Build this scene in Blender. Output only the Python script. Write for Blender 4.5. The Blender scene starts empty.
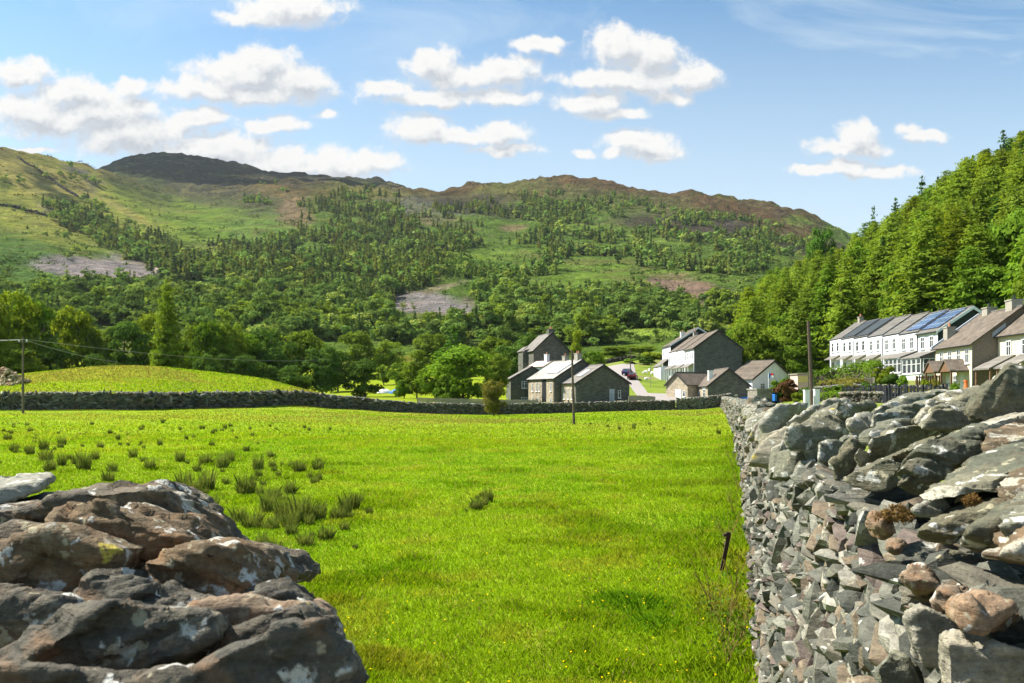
import bpy, bmesh, math, random
import numpy as np
from mathutils import Vector, Matrix, Euler
random.seed(7)
RNG = np.random.default_rng(11)
SC = bpy.context.scene
COL = SC.collection
F = 796.4            # focal length in pixels: 28 mm lens on a 36 mm sensor, 1024 px wide
HZ = 395.0           # pixel row of the horizon
CAMZ = 1.9

def px2u(px): return (px - 512.0) / F
def at(px, py, Y): return Vector(((px - 512.0) / F * Y, Y, CAMZ + (HZ - py) / F * Y))

# ------------------------------------------------------------------ noise
def _hash(ix, iy, iz, seed):
    h = (ix.astype(np.int64) * 374761393 + iy.astype(np.int64) * 668265263 + iz.astype(np.int64) * 2147483647 + seed * 974711) & 0xffffffff
    h = ((h ^ (h >> 13)) * 1274126177) & 0xffffffff
    h = (h ^ (h >> 16)) & 0xffffffff
    return h.astype(np.float64) / 4294967295.0

def vnoise(P, scale=1.0, seed=0):
    P = np.asarray(P, float) * scale
    if P.shape[-1] == 2: P = np.concatenate([P, np.zeros(P.shape[:-1] + (1,))], -1)
    i = np.floor(P).astype(np.int64); f = P - i; f = f * f * (3 - 2 * f)
    out = 0
    for dx in (0, 1):
        wx = f[..., 0] if dx else 1 - f[..., 0]
        for dy in (0, 1):
            wy = f[..., 1] if dy else 1 - f[..., 1]
            for dz in (0, 1):
                wz = f[..., 2] if dz else 1 - f[..., 2]
                out = out + wx * wy * wz * _hash(i[..., 0] + dx, i[..., 1] + dy, i[..., 2] + dz, seed)
    return out * 2 - 1

def fbm(P, scale=1.0, octaves=4, seed=0, gain=0.5):
    a, s, t, n = 1.0, scale, 0.0, 0.0
    for k in range(octaves):
        t = t + a * vnoise(P, s, seed + k * 17); n += a; a *= gain; s *= 2.03
    return t / n

def sstep(a, b, x):
    t = np.clip((x - a) / (b - a), 0, 1); return t * t * (3 - 2 * t)

# ------------------------------------------------------------------ objects
def tag(o, label=None, cat=None, group=None, kind=None):
    if label: o['label'] = label
    if cat: o['category'] = cat
    if group: o['group'] = group
    if kind: o['kind'] = kind
    return o

def empty(name, loc, rz=0.0, label=None, cat=None, group=None):
    o = bpy.data.objects.new(name, None); COL.objects.link(o)
    o.empty_display_size = 0.3
    o.location = loc; o.rotation_euler = (0, 0, rz)
    return tag(o, label, cat, group)

def link_mesh(name, me, mat, parent=None):
    o = bpy.data.objects.new(name, me); COL.objects.link(o)
    if mat is not None and len(me.materials) == 0: me.materials.append(mat)
    if parent is not None: o.parent = parent
    return o

def np_mesh(name, V, Fa, col=None, smooth=False):
    """V (n,3), Fa (m,k) all faces of k corners; col (n,3) per-vertex colour."""
    V = np.ascontiguousarray(V, np.float32); Fa = np.ascontiguousarray(Fa, np.int32)
    me = bpy.data.meshes.new(name); k = Fa.shape[1]; m = len(Fa)
    me.vertices.add(len(V)); me.vertices.foreach_set('co', V.ravel())
    me.loops.add(m * k); me.loops.foreach_set('vertex_index', Fa.ravel())
    me.polygons.add(m); me.polygons.foreach_set('loop_start', np.arange(0, m * k, k, dtype=np.int32))
    me.polygons.foreach_set('use_smooth', np.full(m, smooth, bool))
    if col is not None:
        a = me.attributes.new('Col', 'FLOAT_COLOR', 'POINT')
        c = np.ones((len(V), 4), np.float32); c[:, :3] = col
        a.data.foreach_set('color', c.ravel())
    me.update(calc_edges=True)
    return me

class MB:
    """collects boxes, prisms and tubes, then links them as one mesh object"""
    def __init__(s): s.v = []; s.f = []
    def add(s, vs, fs):
        n = len(s.v); s.v += [tuple(v) for v in vs]; s.f += [tuple(i + n for i in f) for f in fs]; return s
    def box(s, x0, x1, y0, y1, z0, z1):
        return s.add([(x0,y0,z0),(x1,y0,z0),(x1,y1,z0),(x0,y1,z0),(x0,y0,z1),(x1,y0,z1),(x1,y1,z1),(x0,y1,z1)],
                     [(0,3,2,1),(4,5,6,7),(0,1,5,4),(1,2,6,5),(2,3,7,6),(3,0,4,7)])
    def prism(s, poly, vec):
        """polygon of 3D points swept along vec"""
        n = len(poly); vec = Vector(vec); a = [Vector(p) for p in poly]; b = [p + vec for p in a]
        fs = [tuple(range(n))[::-1], tuple(range(n, 2 * n))] + [(i, (i + 1) % n, n + (i + 1) % n, n + i) for i in range(n)]
        return s.add(a + b, fs)
    def tube(s, pts, r, n=6, r1=None):
        pts = [Vector(p) for p in pts]; rings = []
        base = len(s.v); vs = []; fs = []
        for i, p in enumerate(pts):
            d = (pts[min(i + 1, len(pts) - 1)] - pts[max(i - 1, 0)]).normalized()
            ref = Vector((0, 0, 1)) if abs(d.z) < 0.9 else Vector((1, 0, 0))
            a = d.cross(ref).normalized(); b = d.cross(a).normalized()
            rr = r if r1 is None else r + (r1 - r) * i / max(1, len(pts) - 1)
            for k in range(n):
                t = 2 * math.pi * k / n; vs.append(p + a * (rr * math.cos(t)) + b * (rr * math.sin(t)))
        for i in range(len(pts) - 1):
            for k in range(n):
                fs.append((i*n+k, i*n+(k+1)%n, (i+1)*n+(k+1)%n, (i+1)*n+k))
        fs.append(tuple(range(n))[::-1]); m = (len(pts) - 1) * n; fs.append(tuple(m + k for k in range(n)))
        return s.add(vs, fs)
    def mesh(s, name):
        me = bpy.data.meshes.new(name); me.from_pydata(s.v, [], s.f); me.update()
        bm = bmesh.new(); bm.from_mesh(me); bmesh.ops.recalc_face_normals(bm, faces=bm.faces); bm.to_mesh(me); bm.free()
        return me
    def build(s, name, mat, parent=None, smooth=False):
        me = s.mesh(name)
        if smooth: me.polygons.foreach_set('use_smooth', [True] * len(me.polygons))
        return link_mesh(name, me, mat, parent)

def dup(o, parent=None):
    c = o.copy(); COL.objects.link(c)
    if parent is not None: c.parent = parent
    for ch in list(o.children): dup(ch, c)
    return c

# ------------------------------------------------------------------ materials
class NT:
    def __init__(s, m):
        m.use_nodes = True; s.t = m.node_tree; s.t.nodes.clear()
    def n(s, typ, **kw):
        nd = s.t.nodes.new(typ)
        for k, v in kw.items():
            if k.startswith('i_'):
                key = k[2:]; key = int(key) if key.isdigit() else key.replace('_', ' ')
                s.set(nd, key, v)
            else: setattr(nd, k, v)
        return nd
    def set(s, nd, key, v):
        sock = nd.inputs[key]
        if isinstance(v, bpy.types.NodeSocket): s.t.links.new(v, sock)
        elif isinstance(v, bpy.types.Node): s.t.links.new(v.outputs[0], sock)
        else: sock.default_value = v
    def math(s, op, a, b=0.0, c=None, clamp=False):
        nd = s.n('ShaderNodeMath', operation=op, use_clamp=clamp); s.set(nd, 0, a); s.set(nd, 1, b)
        if c is not None: s.set(nd, 2, c)
        return nd.outputs[0]
    def vm(s, op, a, b=None, c=None):
        nd = s.n('ShaderNodeVectorMath', operation=op); s.set(nd, 0, a)
        if b is not None: s.set(nd, 1, b)
        if c is not None: s.set(nd, 2, c)
        return nd.outputs['Value'] if op in ('LENGTH', 'DOT_PRODUCT', 'DISTANCE') else nd.outputs['Vector']
    def noise(s, vec, scale, detail=3, rough=0.55, dist=0.0):
        nd = s.n('ShaderNodeTexNoise', i_Scale=scale, i_Detail=detail, i_Roughness=rough, i_Distortion=dist)
        if vec is not None: s.set(nd, 'Vector', vec)
        return nd.outputs[0]
    def ramp(s, fac, stops, interp='LINEAR'):
        nd = s.n('ShaderNodeValToRGB'); cr = nd.color_ramp; cr.interpolation = interp
        while len(cr.elements) < len(stops): cr.elements.new(0.5)
        for e, (p, c) in zip(cr.elements, stops):
            e.position = p; e.color = tuple(c) + (1,) if len(c) == 3 else c
        s.set(nd, 0, fac); return nd.outputs[0]
    def mr(s, v, a, b, c=0.0, d=1.0):
        nd = s.n('ShaderNodeMapRange'); s.set(nd, 0, v)
        for i, x in enumerate((a, b, c, d)): s.set(nd, i + 1, x)
        return nd.outputs[0]
    def mix(s, fac, a, b, blend='MIX'):
        nd = s.n('ShaderNodeMix', data_type='RGBA', blend_type=blend)
        s.set(nd, 0, fac)
        for key, v in ((6, a), (7, b)):
            if isinstance(v, tuple) and len(v) == 3: v = v + (1,)
            s.set(nd, key, v)
        return nd.outputs[2]
    def pos(s): return s.n('ShaderNodeNewGeometry').outputs['Position']
    def obj(s): return s.n('ShaderNodeTexCoord').outputs['Object']
    def rnd(s): return s.n('ShaderNodeObjectInfo').outputs['Random']
    def attr(s, name='Col'): return s.n('ShaderNodeAttribute', attribute_name=name).outputs['Color']
    def bump(s, h, strength=0.4, dist=0.02):
        nd = s.n('ShaderNodeBump', i_Strength=strength, i_Distance=dist); s.set(nd, 'Height', h); return nd.outputs[0]
    def out(s, sh): 
        o = s.n('ShaderNodeOutputMaterial'); s.t.links.new(sh, o.inputs['Surface'])
    def pbr(s, col, rough=0.85, bump=None, metal=0.0, spec=0.3):
        b = s.n('ShaderNodeBsdfPrincipled')
        if isinstance(col, tuple) and len(col) == 3: col = col + (1,)
        s.set(b, 'Base Color', col); s.set(b, 'Roughness', rough); s.set(b, 'Metallic', metal); s.set(b, 'Specular IOR Level', spec)
        if bump is not None: s.set(b, 'Normal', bump)
        s.out(b.outputs[0]); return b

MATS = {}
def newmat(name):
    m = bpy.data.materials.new(name); MATS[name] = m; return m, NT(m)

def simple(name, c, rough=0.8, var=0.25, scale=3.0, metal=0.0, spec=0.3, bump=0.0, detail=4):
    """plain colour broken up by noise in object space"""
    m, t = newmat(name); o = t.obj()
    n = t.noise(o, scale, detail, 0.6)
    lo = tuple(x * (1 - var) for x in c); hi = tuple(min(1, x * (1 + var)) for x in c)
    col = t.ramp(n, [(0.25, lo), (0.75, hi)])
    bp = t.bump(n, bump, 0.02) if bump else None
    t.pbr(col, rough, bp, metal, spec); return m

def coursed(name, c1, c2, mortar, bw, bh, rough=0.9, bump=0.5, msize=0.012):
    """stone or slate courses: brick texture on the face's own plane (u along the face, v up)"""
    m, t = newmat(name); o = t.obj()
    sep = t.n('ShaderNodeSeparateXYZ'); t.set(sep, 0, o)
    nrm = t.n('ShaderNodeSeparateXYZ'); t.set(nrm, 0, t.n('ShaderNodeTexCoord').outputs['Normal'])
    ax = t.math('ABSOLUTE', nrm.outputs[0])
    pick = t.math('GREATER_THAN', ax, 0.6)
    u = t.math('ADD', t.math('MULTIPLY', sep.outputs[1], pick), t.math('MULTIPLY', sep.outputs[0], t.math('SUBTRACT', 1.0, pick)))
    cmb = t.n('ShaderNodeCombineXYZ'); t.set(cmb, 0, u); t.set(cmb, 1, sep.outputs[2])
    b = t.n('ShaderNodeTexBrick', i_Scale=1.0, i_Mortar_Size=msize, i_Bias=0.0, i_Brick_Width=bw, i_Row_Height=bh, offset=0.43)
    wob = t.n('ShaderNodeTexNoise', i_Scale=2.3, i_Detail=3)
    t.set(wob, 'Vector', cmb.outputs[0])
    v = t.vm('ADD', cmb.outputs[0], t.vm('MULTIPLY', wob.outputs[1], (0.10, 0.05, 0)))
    t.set(b, 'Vector', v); t.set(b, 'Color1', c1 + (1,)); t.set(b, 'Color2', c2 + (1,)); t.set(b, 'Mortar', mortar + (1,))
    n = t.noise(o, 1.1, 4, 0.65)
    col = t.mix(1.0, b.outputs[0], t.ramp(n, [(0.25, (0.62, 0.62, 0.6)), (0.75, (1.25, 1.22, 1.2))]), 'MULTIPLY')
    t.pbr(col, rough, t.bump(b.outputs[1], -bump, 0.02)); return m

def leafmat(name, c, trans=0.45, var=0.35, hue=None, scale=0.9, attr=False):
    """leaves: diffuse plus light coming through; colour varies from clump to clump and from tree to tree"""
    m, t = newmat(name); o = t.obj()
    n1 = t.noise(o, scale, 2, 0.6); n2 = t.noise(o, scale * 7, 1, 0.5)
    if hue is None: hue = tuple(min(1, x * y) for x, y in zip(c, (1.5, 1.2, 0.9)))
    base = t.mix(t.mr(n1, 0.3, 0.7), c, hue)
    if attr: base = t.attr()
    v = t.math('ADD', t.mr(n2, 0.25, 0.75, 1 - var, 1 + var), t.mr(t.rnd(), 0, 1, -var * 0.6, var * 0.6))
    col = t.vm('SCALE', base); nd = col.node; t.set(nd, 'Scale', v)
    d = t.n('ShaderNodeBsdfDiffuse'); t.set(d, 0, col)
    tr = t.n('ShaderNodeBsdfTranslucent')
    t.set(tr, 0, t.mix(1.0, col, (1.15, 1.1, 0.55), 'MULTIPLY'))
    g = t.n('ShaderNodeMixShader', i_0=trans); t.t.links.new(d.outputs[0], g.inputs[1]); t.t.links.new(tr.outputs[0], g.inputs[2])
    t.out(g.outputs[0]); return m
# ================================================================== terrain
# for each azimuth column (given as a pixel column) the ground's profile: (distance, pixel row) or (distance, None, height)
def Zp(Y, py): return CAMZ + (HZ - py) / F * Y
WALLP = [(-900, 60, .6), (-300, 62, .6), (0, 66, .49), (40, 67, .45), (130, 69, .42), (250, 80, .49), (330, 92, .28), (400, 100, -.42), (500, 101, -.74), (600, 108, -.4), (722, 114, -.27), (1900, 114, None)]
def wallY(px):
    return np.interp(px, [w[0] for w in WALLP], [w[1] for w in WALLP])
COLS = {
 -900: [(0,0.),(25,0.),(60,.6),(95,('p',370)),(130,3.),(200,4.),(330,('p',300)),(600,('p',180)),(1000,('p',100)),(1600,('p',70)),(2600,('p',120)),(5000,('p',240))],
 -200: [(0,0.),(25,0.),(64,.6),(95,('p',374)),(130,2.5),(190,2.),(330,('p',335)),(560,('p',265)),(850,('p',190)),(1150,('p',122)),(1500,('p',125)),(2600,('p',200)),(5000,('p',300))],
 0:    [(0,0.),(25,0.),(66,.49),(80,('p',388)),(98,('p',376)),(130,2.),(180,1.),(300,('p',350)),(500,('p',290)),(800,('p',226)),(1000,('p',182)),(1170,('p',151)),(1400,('p',152)),(2600,('p',215)),(5000,('p',300))],
 50:   [(0,0.),(25,0.),(67,.45),(80,('p',389)),(98,('p',369)),(130,2.),(180,1.),(300,('p',352)),(500,('p',292)),(800,('p',232)),(1050,('p',188)),(1260,('p',159)),(1500,('p',160)),(2600,('p',195)),(5000,('p',300))],
 100:  [(0,0.),(25,0.),(68,.45),(80,('p',389)),(100,('p',364)),(130,2.),(180,1.),(300,('p',350)),(480,('p',300)),(700,('p',262)),(1000,('p',215)),(1380,('p',171)),(1700,('p',174)),(2700,('p',168)),(3300,('p',190)),(5000,('p',300))],
 130:  [(0,0.),(25,0.),(69,.42),(82,('p',389)),(102,('p',363)),(132,2.),(180,1.),(300,('p',350)),(460,('p',305)),(700,('p',266)),(1000,('p',222)),(1350,('p',186)),(1700,('p',178)),(2200,('p',168)),(2700,('p',156)),(3300,('p',180)),(5000,('p',300))],
 165:  [(0,0.),(25,0.),(72,.44),(85,('p',390)),(104,('p',365)),(135,2.),(180,1.),(300,('p',348)),(450,('p',310)),(700,('p',270)),(1000,('p',232)),(1300,('p',203)),(1700,('p',188)),(2200,('p',168)),(2700,('p',151)),(3300,('p',178)),(5000,('p',300))],
 210:  [(0,0.),(25,0.),(76,.47),(88,('p',391)),(106,('p',370)),(135,1.5),(180,.6),(300,('p',345)),(450,('p',312)),(700,('p',272)),(1000,('p',236)),(1300,('p',206)),(1700,('p',190)),(2200,('p',172)),(2700,('p',157)),(3300,('p',180)),(5000,('p',300))],
 265:  [(0,0.),(25,0.),(81,.48),(92,('p',393)),(106,('p',377)),(135,1.),(180,.5),(300,('p',345)),(500,('p',303)),(750,('p',262)),(1050,('p',226)),(1300,('p',204)),(1500,('p',186)),(1750,('p',192)),(2600,('p',171)),(3300,('p',190)),(5000,('p',300))],
 330:  [(0,0.),(25,0.),(92,.28),(106,('p',396)),(130,('p',399)),(170,('p',395)),(220,('p',384)),(300,('p',358)),(360,('p',338)),(520,('p',303)),(800,('p',262)),(1050,('p',228)),(1300,('p',206)),(1500,('p',186)),(1750,('p',190)),(2500,('p',176)),(3300,('p',195)),(5000,('p',300))],
 390:  [(0,0.),(25,0.),(99,-.3),(125,('p',402)),(165,('p',394)),(225,('p',380)),(300,('p',358)),(360,('p',338)),(470,('p',316)),(640,('p',286)),(850,('p',258)),(1100,('p',226)),(1300,('p',206)),(1500,('p',188)),(1750,('p',193)),(2500,('p',182)),(3300,('p',200)),(5000,('p',300))],
 440:  [(0,0.),(25,0.),(100,-.6),(125,('p',403)),(165,('p',393)),(225,('p',378)),(300,('p',358)),(340,('p',345)),(430,('p',318)),(600,('p',288)),(800,('p',260)),(1100,('p',226)),(1300,('p',207)),(1500,('p',191)),(1750,('p',198)),(2600,('p',205)),(5000,('p',300))],
 500:  [(0,0.),(25,0.),(101,-.74),(122,('p',405)),(140,('p',401)),(165,('p',391)),(225,('p',376)),(330,('p',345)),(450,('p',315)),(700,('p',282)),(1000,('p',242)),(1250,('p',212)),(1540,('p',183)),(1800,('p',192)),(2600,('p',215)),(5000,('p',300))],
 565:  [(0,0.),(25,0.),(106,-.6),(122,('p',405)),(138,('p',401)),(165,('p',389)),(225,('p',372)),(330,('p',348)),(500,('p',312)),(700,('p',282)),(1000,('p',241)),(1300,('p',206)),(1620,('p',175)),(1900,('p',188)),(2600,('p',215)),(5000,('p',300))],
 620:  [(0,0.),(25,0.),(110,-.35),(124,('p',404)),(137,('p',399)),(150,('p',388)),(175,('p',373)),(200,('p',365)),(218,('p',360)),(330,('p',346)),(420,('p',328)),(580,('p',302)),(800,('p',270)),(1050,('p',236)),(1350,('p',204)),(1620,('p',182)),(1900,('p',194)),(2600,('p',215)),(5000,('p',300))],
 660:  [(0,0.),(25,0.),(111,-.3),(124,('p',403)),(132,('p',397)),(145,('p',390)),(175,('p',376)),(196,('p',366)),(215,('p',359)),(330,('p',345)),(420,('p',326)),(600,('p',300)),(820,('p',268)),(1050,('p',236)),(1350,('p',207)),(1600,('p',192)),(1900,('p',200)),(2600,('p',220)),(5000,('p',300))],
 700:  [(0,0.),(25,0.),(113,-.28),(125,('p',402)),(140,('p',394)),(170,('p',383)),(200,('p',371)),(250,('p',358)),(340,('p',342)),(500,('p',312)),(720,('p',281)),(950,('p',250)),(1300,('p',214)),(1580,('p',191)),(1900,('p',200)),(2600,('p',220)),(5000,('p',300))],
 735:  [(0,0.),(12,0.),(60,0.1),(114,.3),(140,2.),(170,4.5),(200,8.),(260,14.),(340,('p',342)),(500,('p',312)),(720,('p',281)),(950,('p',250)),(1300,('p',218)),(1590,('p',200)),(1900,('p',208)),(2600,('p',225)),(5000,('p',300))],
 780:  [(0,0.),(12,0.),(20,.5),(60,.9),(110,1.5),(140,2.6),(170,7.),(200,12.),(250,23.),(300,27.),(400,('p',332)),(560,('p',302)),(800,('p',272)),(1050,('p',242)),(1350,('p',220)),(1600,('p',206)),(1900,('p',214)),(2600,('p',230)),(5000,('p',300))],
 815:  [(0,0.),(12,0.),(20,.6),(60,1.),(80,1.8),(110,3.),(140,4.5),(170,10.),(200,17.),(250,28.),(300,33.),(400,36.),(560,('p',320)),(800,('p',280)),(1050,('p',250)),(1350,('p',232)),(1600,('p',215)),(1900,('p',222)),(2600,('p',232)),(5000,('p',300))],
 850:  [(0,0.),(12,0.),(20,.6),(40,.9),(62,1.3),(80,2.2),(100,3.4),(120,5.),(140,6.2),(170,13.),(200,20.),(250,33.),(320,42.),(450,44.),(800,('p',290)),(1600,('p',232)),(2600,('p',240)),(5000,('p',300))],
 940:  [(0,0.),(12,0.),(20,.6),(40,.9),(60,1.4),(74,2.0),(84,3.5),(96,4.5),(110,7.),(150,22.),(230,47.),(300,62.),(450,72.),(900,90.),(1600,('p',300)),(5000,('p',330))],
 1024: [(0,0.),(12,0.),(20,.6),(60,1.6),(74,2.1),(82,4.),(94,7.),(110,12.5),(150,30.),(220,60.),(300,84.),(450,105.),(900,140.),(1600,('p',300)),(5000,('p',330))],
 1150: [(0,0.),(12,0.),(20,.6),(50,1.6),(62,2.2),(72,5.),(94,14.),(110,22.),(150,42.),(220,78.),(300,108.),(450,135.),(900,180.),(1600,('p',300)),(5000,('p',330))],
 1900: [(0,0.),(12,0.),(20,.6),(30,2.),(40,8.),(60,20.),(110,45.),(220,105.),(300,135.),(450,170.),(900,220.),(1600,('p',200)),(5000,('p',330))],
}
LY = np.concatenate([np.linspace(0, 30, 16)[:-1], np.linspace(30, 240, 106)[:-1], np.geomspace(240, 5000, 150)])
PXK = np.arange(-900, 1901, 10.0)
def _build_table():
    keys = sorted(COLS)
    rows = []
    for k in keys:
        ys = [p[0] for p in COLS[k]]; zs = [Zp(p[0], p[1][1]) if isinstance(p[1], tuple) else p[1] for p in COLS[k]]
        rows.append(np.interp(LY, ys, zs))
    rows = np.array(rows)
    T = np.stack([np.interp(PXK, keys, rows[:, j]) for j in range(rows.shape[1])], 1)
    # soften the kinks
    def sm(T, ax, it):
        for _ in range(it):
            a = np.roll(T, 1, ax); b = np.roll(T, -1, ax)
            S = (a + 2 * T + b) / 4
            if ax == 0: S[0] = T[0]; S[-1] = T[-1]
            else: S[:, 0] = T[:, 0]; S[:, -1] = T[:, -1]
            T = S
        return T
    return sm(sm(T, 1, 3), 0, 2)
TAB = _build_table()
def ground(X, Y):
    """height of the ground at X, Y (numpy arrays or numbers)"""
    X = np.asarray(X, float); Y = np.asarray(Y, float)
    Ye = np.maximum(Y, 0.55 * np.hypot(X, Y) + 1e-6)   # beside and behind the camera the side columns are carried round
    px = np.clip(512 + F * X / np.maximum(Ye, 1e-3), PXK[0], PXK[-1] - 1e-3)
    a = (px - PXK[0]) / 10.0; i = np.clip(a.astype(int), 0, len(PXK) - 2); fa = a - i
    yc = np.clip(Ye, 0, 4999); j = np.clip(np.searchsorted(LY, yc, side='right') - 1, 0, len(LY) - 2); fb = (yc - LY[j]) / (LY[j + 1] - LY[j])
    z = TAB[i, j] * (1 - fa) * (1 - fb) + TAB[i + 1, j] * fa * (1 - fb) + TAB[i, j + 1] * (1 - fa) * fb + TAB[i + 1, j + 1] * fa * fb
    P = np.stack([X, Y], -1)
    far = sstep(260, 700, Ye)
    z = z + far * (fbm(P, 1 / 210, 4, 3) * 11 + (0.5 - np.abs(fbm(P, 1 / 90, 3, 9))) * 7 * sstep(700, 1300, Ye) + fbm(P, 1 / 28, 3, 21) * 2.6)
    crag = sstep(1150, 1500, Ye)
    z = z + crag * (np.abs(fbm(P, 1 / 60, 4, 33)) * 20 - 6 + np.abs(fbm(P, 1 / 22, 3, 35)) * 6)
    near = (1 - sstep(150, 300, Ye))
    z = z + near * (fbm(P, 1 / 9, 3, 5) * 0.10 + fbm(P, 1 / 1.7, 2, 8) * 0.018) * sstep(3, 8, np.hypot(X, Y))
    return z
def G(px, Y, dz=0.0):
    X = (px - 512) / F * Y
    return Vector((X, Y, float(ground(X, Y)) + dz))

# right-hand wall: where its foot on the field side runs
RW = [(-0.66, -3.0), (0.18, 0.0), (1.635, 5.25), (3.3, 11.2), (5.15, 17.8), (9.45, 33.6), (20.2, 75.0), (28.4, 108.0), (30.0, 114.5)]
def rw_x(y): return np.interp(y, [p[1] for p in RW], [p[0] for p in RW])

def build_terrain():
    pxs = np.concatenate([[-900, -700, -550, -420, -320, -240, -180, -130], np.arange(-100, 1130, 3.0), [1140, 1170, 1220, 1300, 1420, 1600, 1900]])
    ncol = len(pxs); u = (pxs - 512) / F
    nA, nB, nC = 110, 90, 260
    wy = wallY(pxs)
    rows = []
    for k in range(nA):
        s = k / nA; rows.append(0.35 * (wy / 0.35) ** s)
    for k in range(nB):
        s = k / nB; rows.append(wy + (260 - wy) * s)
    for k in range(nC + 1):
        s = k / nC; rows.append(np.full(ncol, 260 * (4900 / 260) ** s))
    Y = np.array(rows); X = Y * u[None, :]
    Z = ground(X, Y); nr = len(rows)
    V = np.stack([X, Y, Z], -1).reshape(-1, 3)
    idx = np.arange(nr * ncol).reshape(nr, ncol)
    q = np.stack([idx[:-1, :-1], idx[:-1, 1:], idx[1:, 1:], idx[1:, :-1]], -1)   # (nr-1, ncol-1, 4)
    yc = (Y[:-1, :-1] + Y[1:, 1:]) / 2; xc = (X[:-1, :-1] + X[1:, 1:]) / 2
    pc = np.broadcast_to((pxs[:-1] + pxs[1:]) / 2, yc.shape)
    rr = np.broadcast_to(np.arange(nr - 1)[:, None], yc.shape)
    right = xc > rw_x(yc) + 0.3
    fieldm = (rr < nA) & ~right
    mid = (rr >= nA) & (rr < nA + nB)
    meadow = mid & (pc < 505)
    village = ((rr < nA) & right) | (mid & (pc >= 505))
    mount = (yc > 1800) & (rr >= nA + nB)
    hills = (rr >= nA + nB) & ~mount
    out = {}
    for name, mask in (('pasture_field', fieldm), ('meadow', meadow), ('village_ground', village), ('hills', hills), ('mountain', mount)):
        f = q[mask]; used, inv = np.unique(f, return_inverse=True)
        out[name] = (V[used], inv.reshape(-1, 4))
    return out
# ================================================================== materials
def grassmat(name, a, b, c, dry):
    m, t = newmat(name); p = t.pos()
    n1 = t.noise(p, 0.11, 5, 0.6); n2 = t.noise(p, 1.3, 4, 0.65); n3 = t.noise(p, 14.0, 3, 0.7)
    col = t.ramp(n1, [(0.3, a), (0.5, b), (0.7, c)])
    col = t.mix(t.mr(n2, 0.52, 0.72), col, dry)
    n4 = t.noise(p, 0.55, 5, 0.72, 0.6)
    col = t.mix(t.mr(n4, 0.54, 0.70, 0, 0.7), col, (0.045, 0.105, 0.008))
    col = t.mix(1.0, col, t.ramp(n3, [(0.25, (0.6, 0.66, 0.6)), (0.75, (1.3, 1.25, 1.2))]), 'MULTIPLY')
    t.pbr(col, 0.95, t.bump(t.math('ADD', n3, t.math('MULTIPLY', n2, 2.0)), 0.7, 0.08), spec=0.05); return m
M_FIELD = grassmat('field_turf', (.150, .250, .009), (.195, .295, .010), (.235, .320, .014), (.250, .275, .035))
M_MEADOW = grassmat('meadow_turf', (.165, .235, .008), (.210, .270, .010), (.245, .290, .014), (.20, .21, .02))
def hillmat():
    m, t = newmat('hill_cover'); p = t.pos(); c = t.attr()
    n1 = t.noise(p, 0.022, 6, 0.68, 0.4); n2 = t.noise(p, 0.16, 5, 0.7); 
    v = t.ramp(n1, [(0.3, (0.45, 0.50, 0.45)), (0.5, (1.0, 1.0, 1.0)), (0.7, (1.5, 1.32, 1.05))])
    col = t.mix(1.0, c, v, 'MULTIPLY')
    n4 = t.noise(p, .055, 6, .75, .8); n5 = t.noise(p, .011, 5, .7, 1.2)
    col = t.mix(t.mr(n4, .53, .62, 0, .62), col, t.mix(.6, c, (.030, .055, .012)))  # dark mottles: bracken, and crag shadows put into the colour
    col = t.mix(t.mr(n5, .55, .62, 0, .55), col, (.17, .15, .055))
    col = t.mix(t.mr(n4, .44, .38, 0, .6), col, t.mix(.5, c, (.24, .22, .13)))
    col = t.mix(t.mr(n2, 0.56, 0.66, 0, 0.55), col, (0.045, 0.07, 0.022))
    t.pbr(col, 1.0, t.bump(t.math('ADD', t.math('MULTIPLY', n1, 6.0), t.math('ADD', t.math('MULTIPLY', n4, 3.0), n2)), 0.9, 7.0), spec=0.0); return m
M_HILL = hillmat()
def villagemat():
    m, t = newmat('village_turf'); p = t.pos()
    n1 = t.noise(p, 0.13, 4, 0.6); n2 = t.noise(p, 1.1, 4, 0.7)
    col = t.ramp(n1, [(0.38, (.10, .15, .022)), (0.52, (.165, .215, .024)), (0.66, (.17, .16, .07))])
    col = t.mix(t.mr(n2, 0.5, 0.7, 0, 0.5), col, (.07, .10, .02))
    t.pbr(col, 0.95, t.bump(n2, 0.6, 0.1), spec=0.05); return m
M_VILL = villagemat()
M_LANE = simple('lane_gravel', (.20, .19, .17), 0.95, .35, 9, bump=.5)
M_ASPHALT = simple('pale_tarmac', (.27, .24, .225), 0.95, .14, 2.0, bump=.2)
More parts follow.
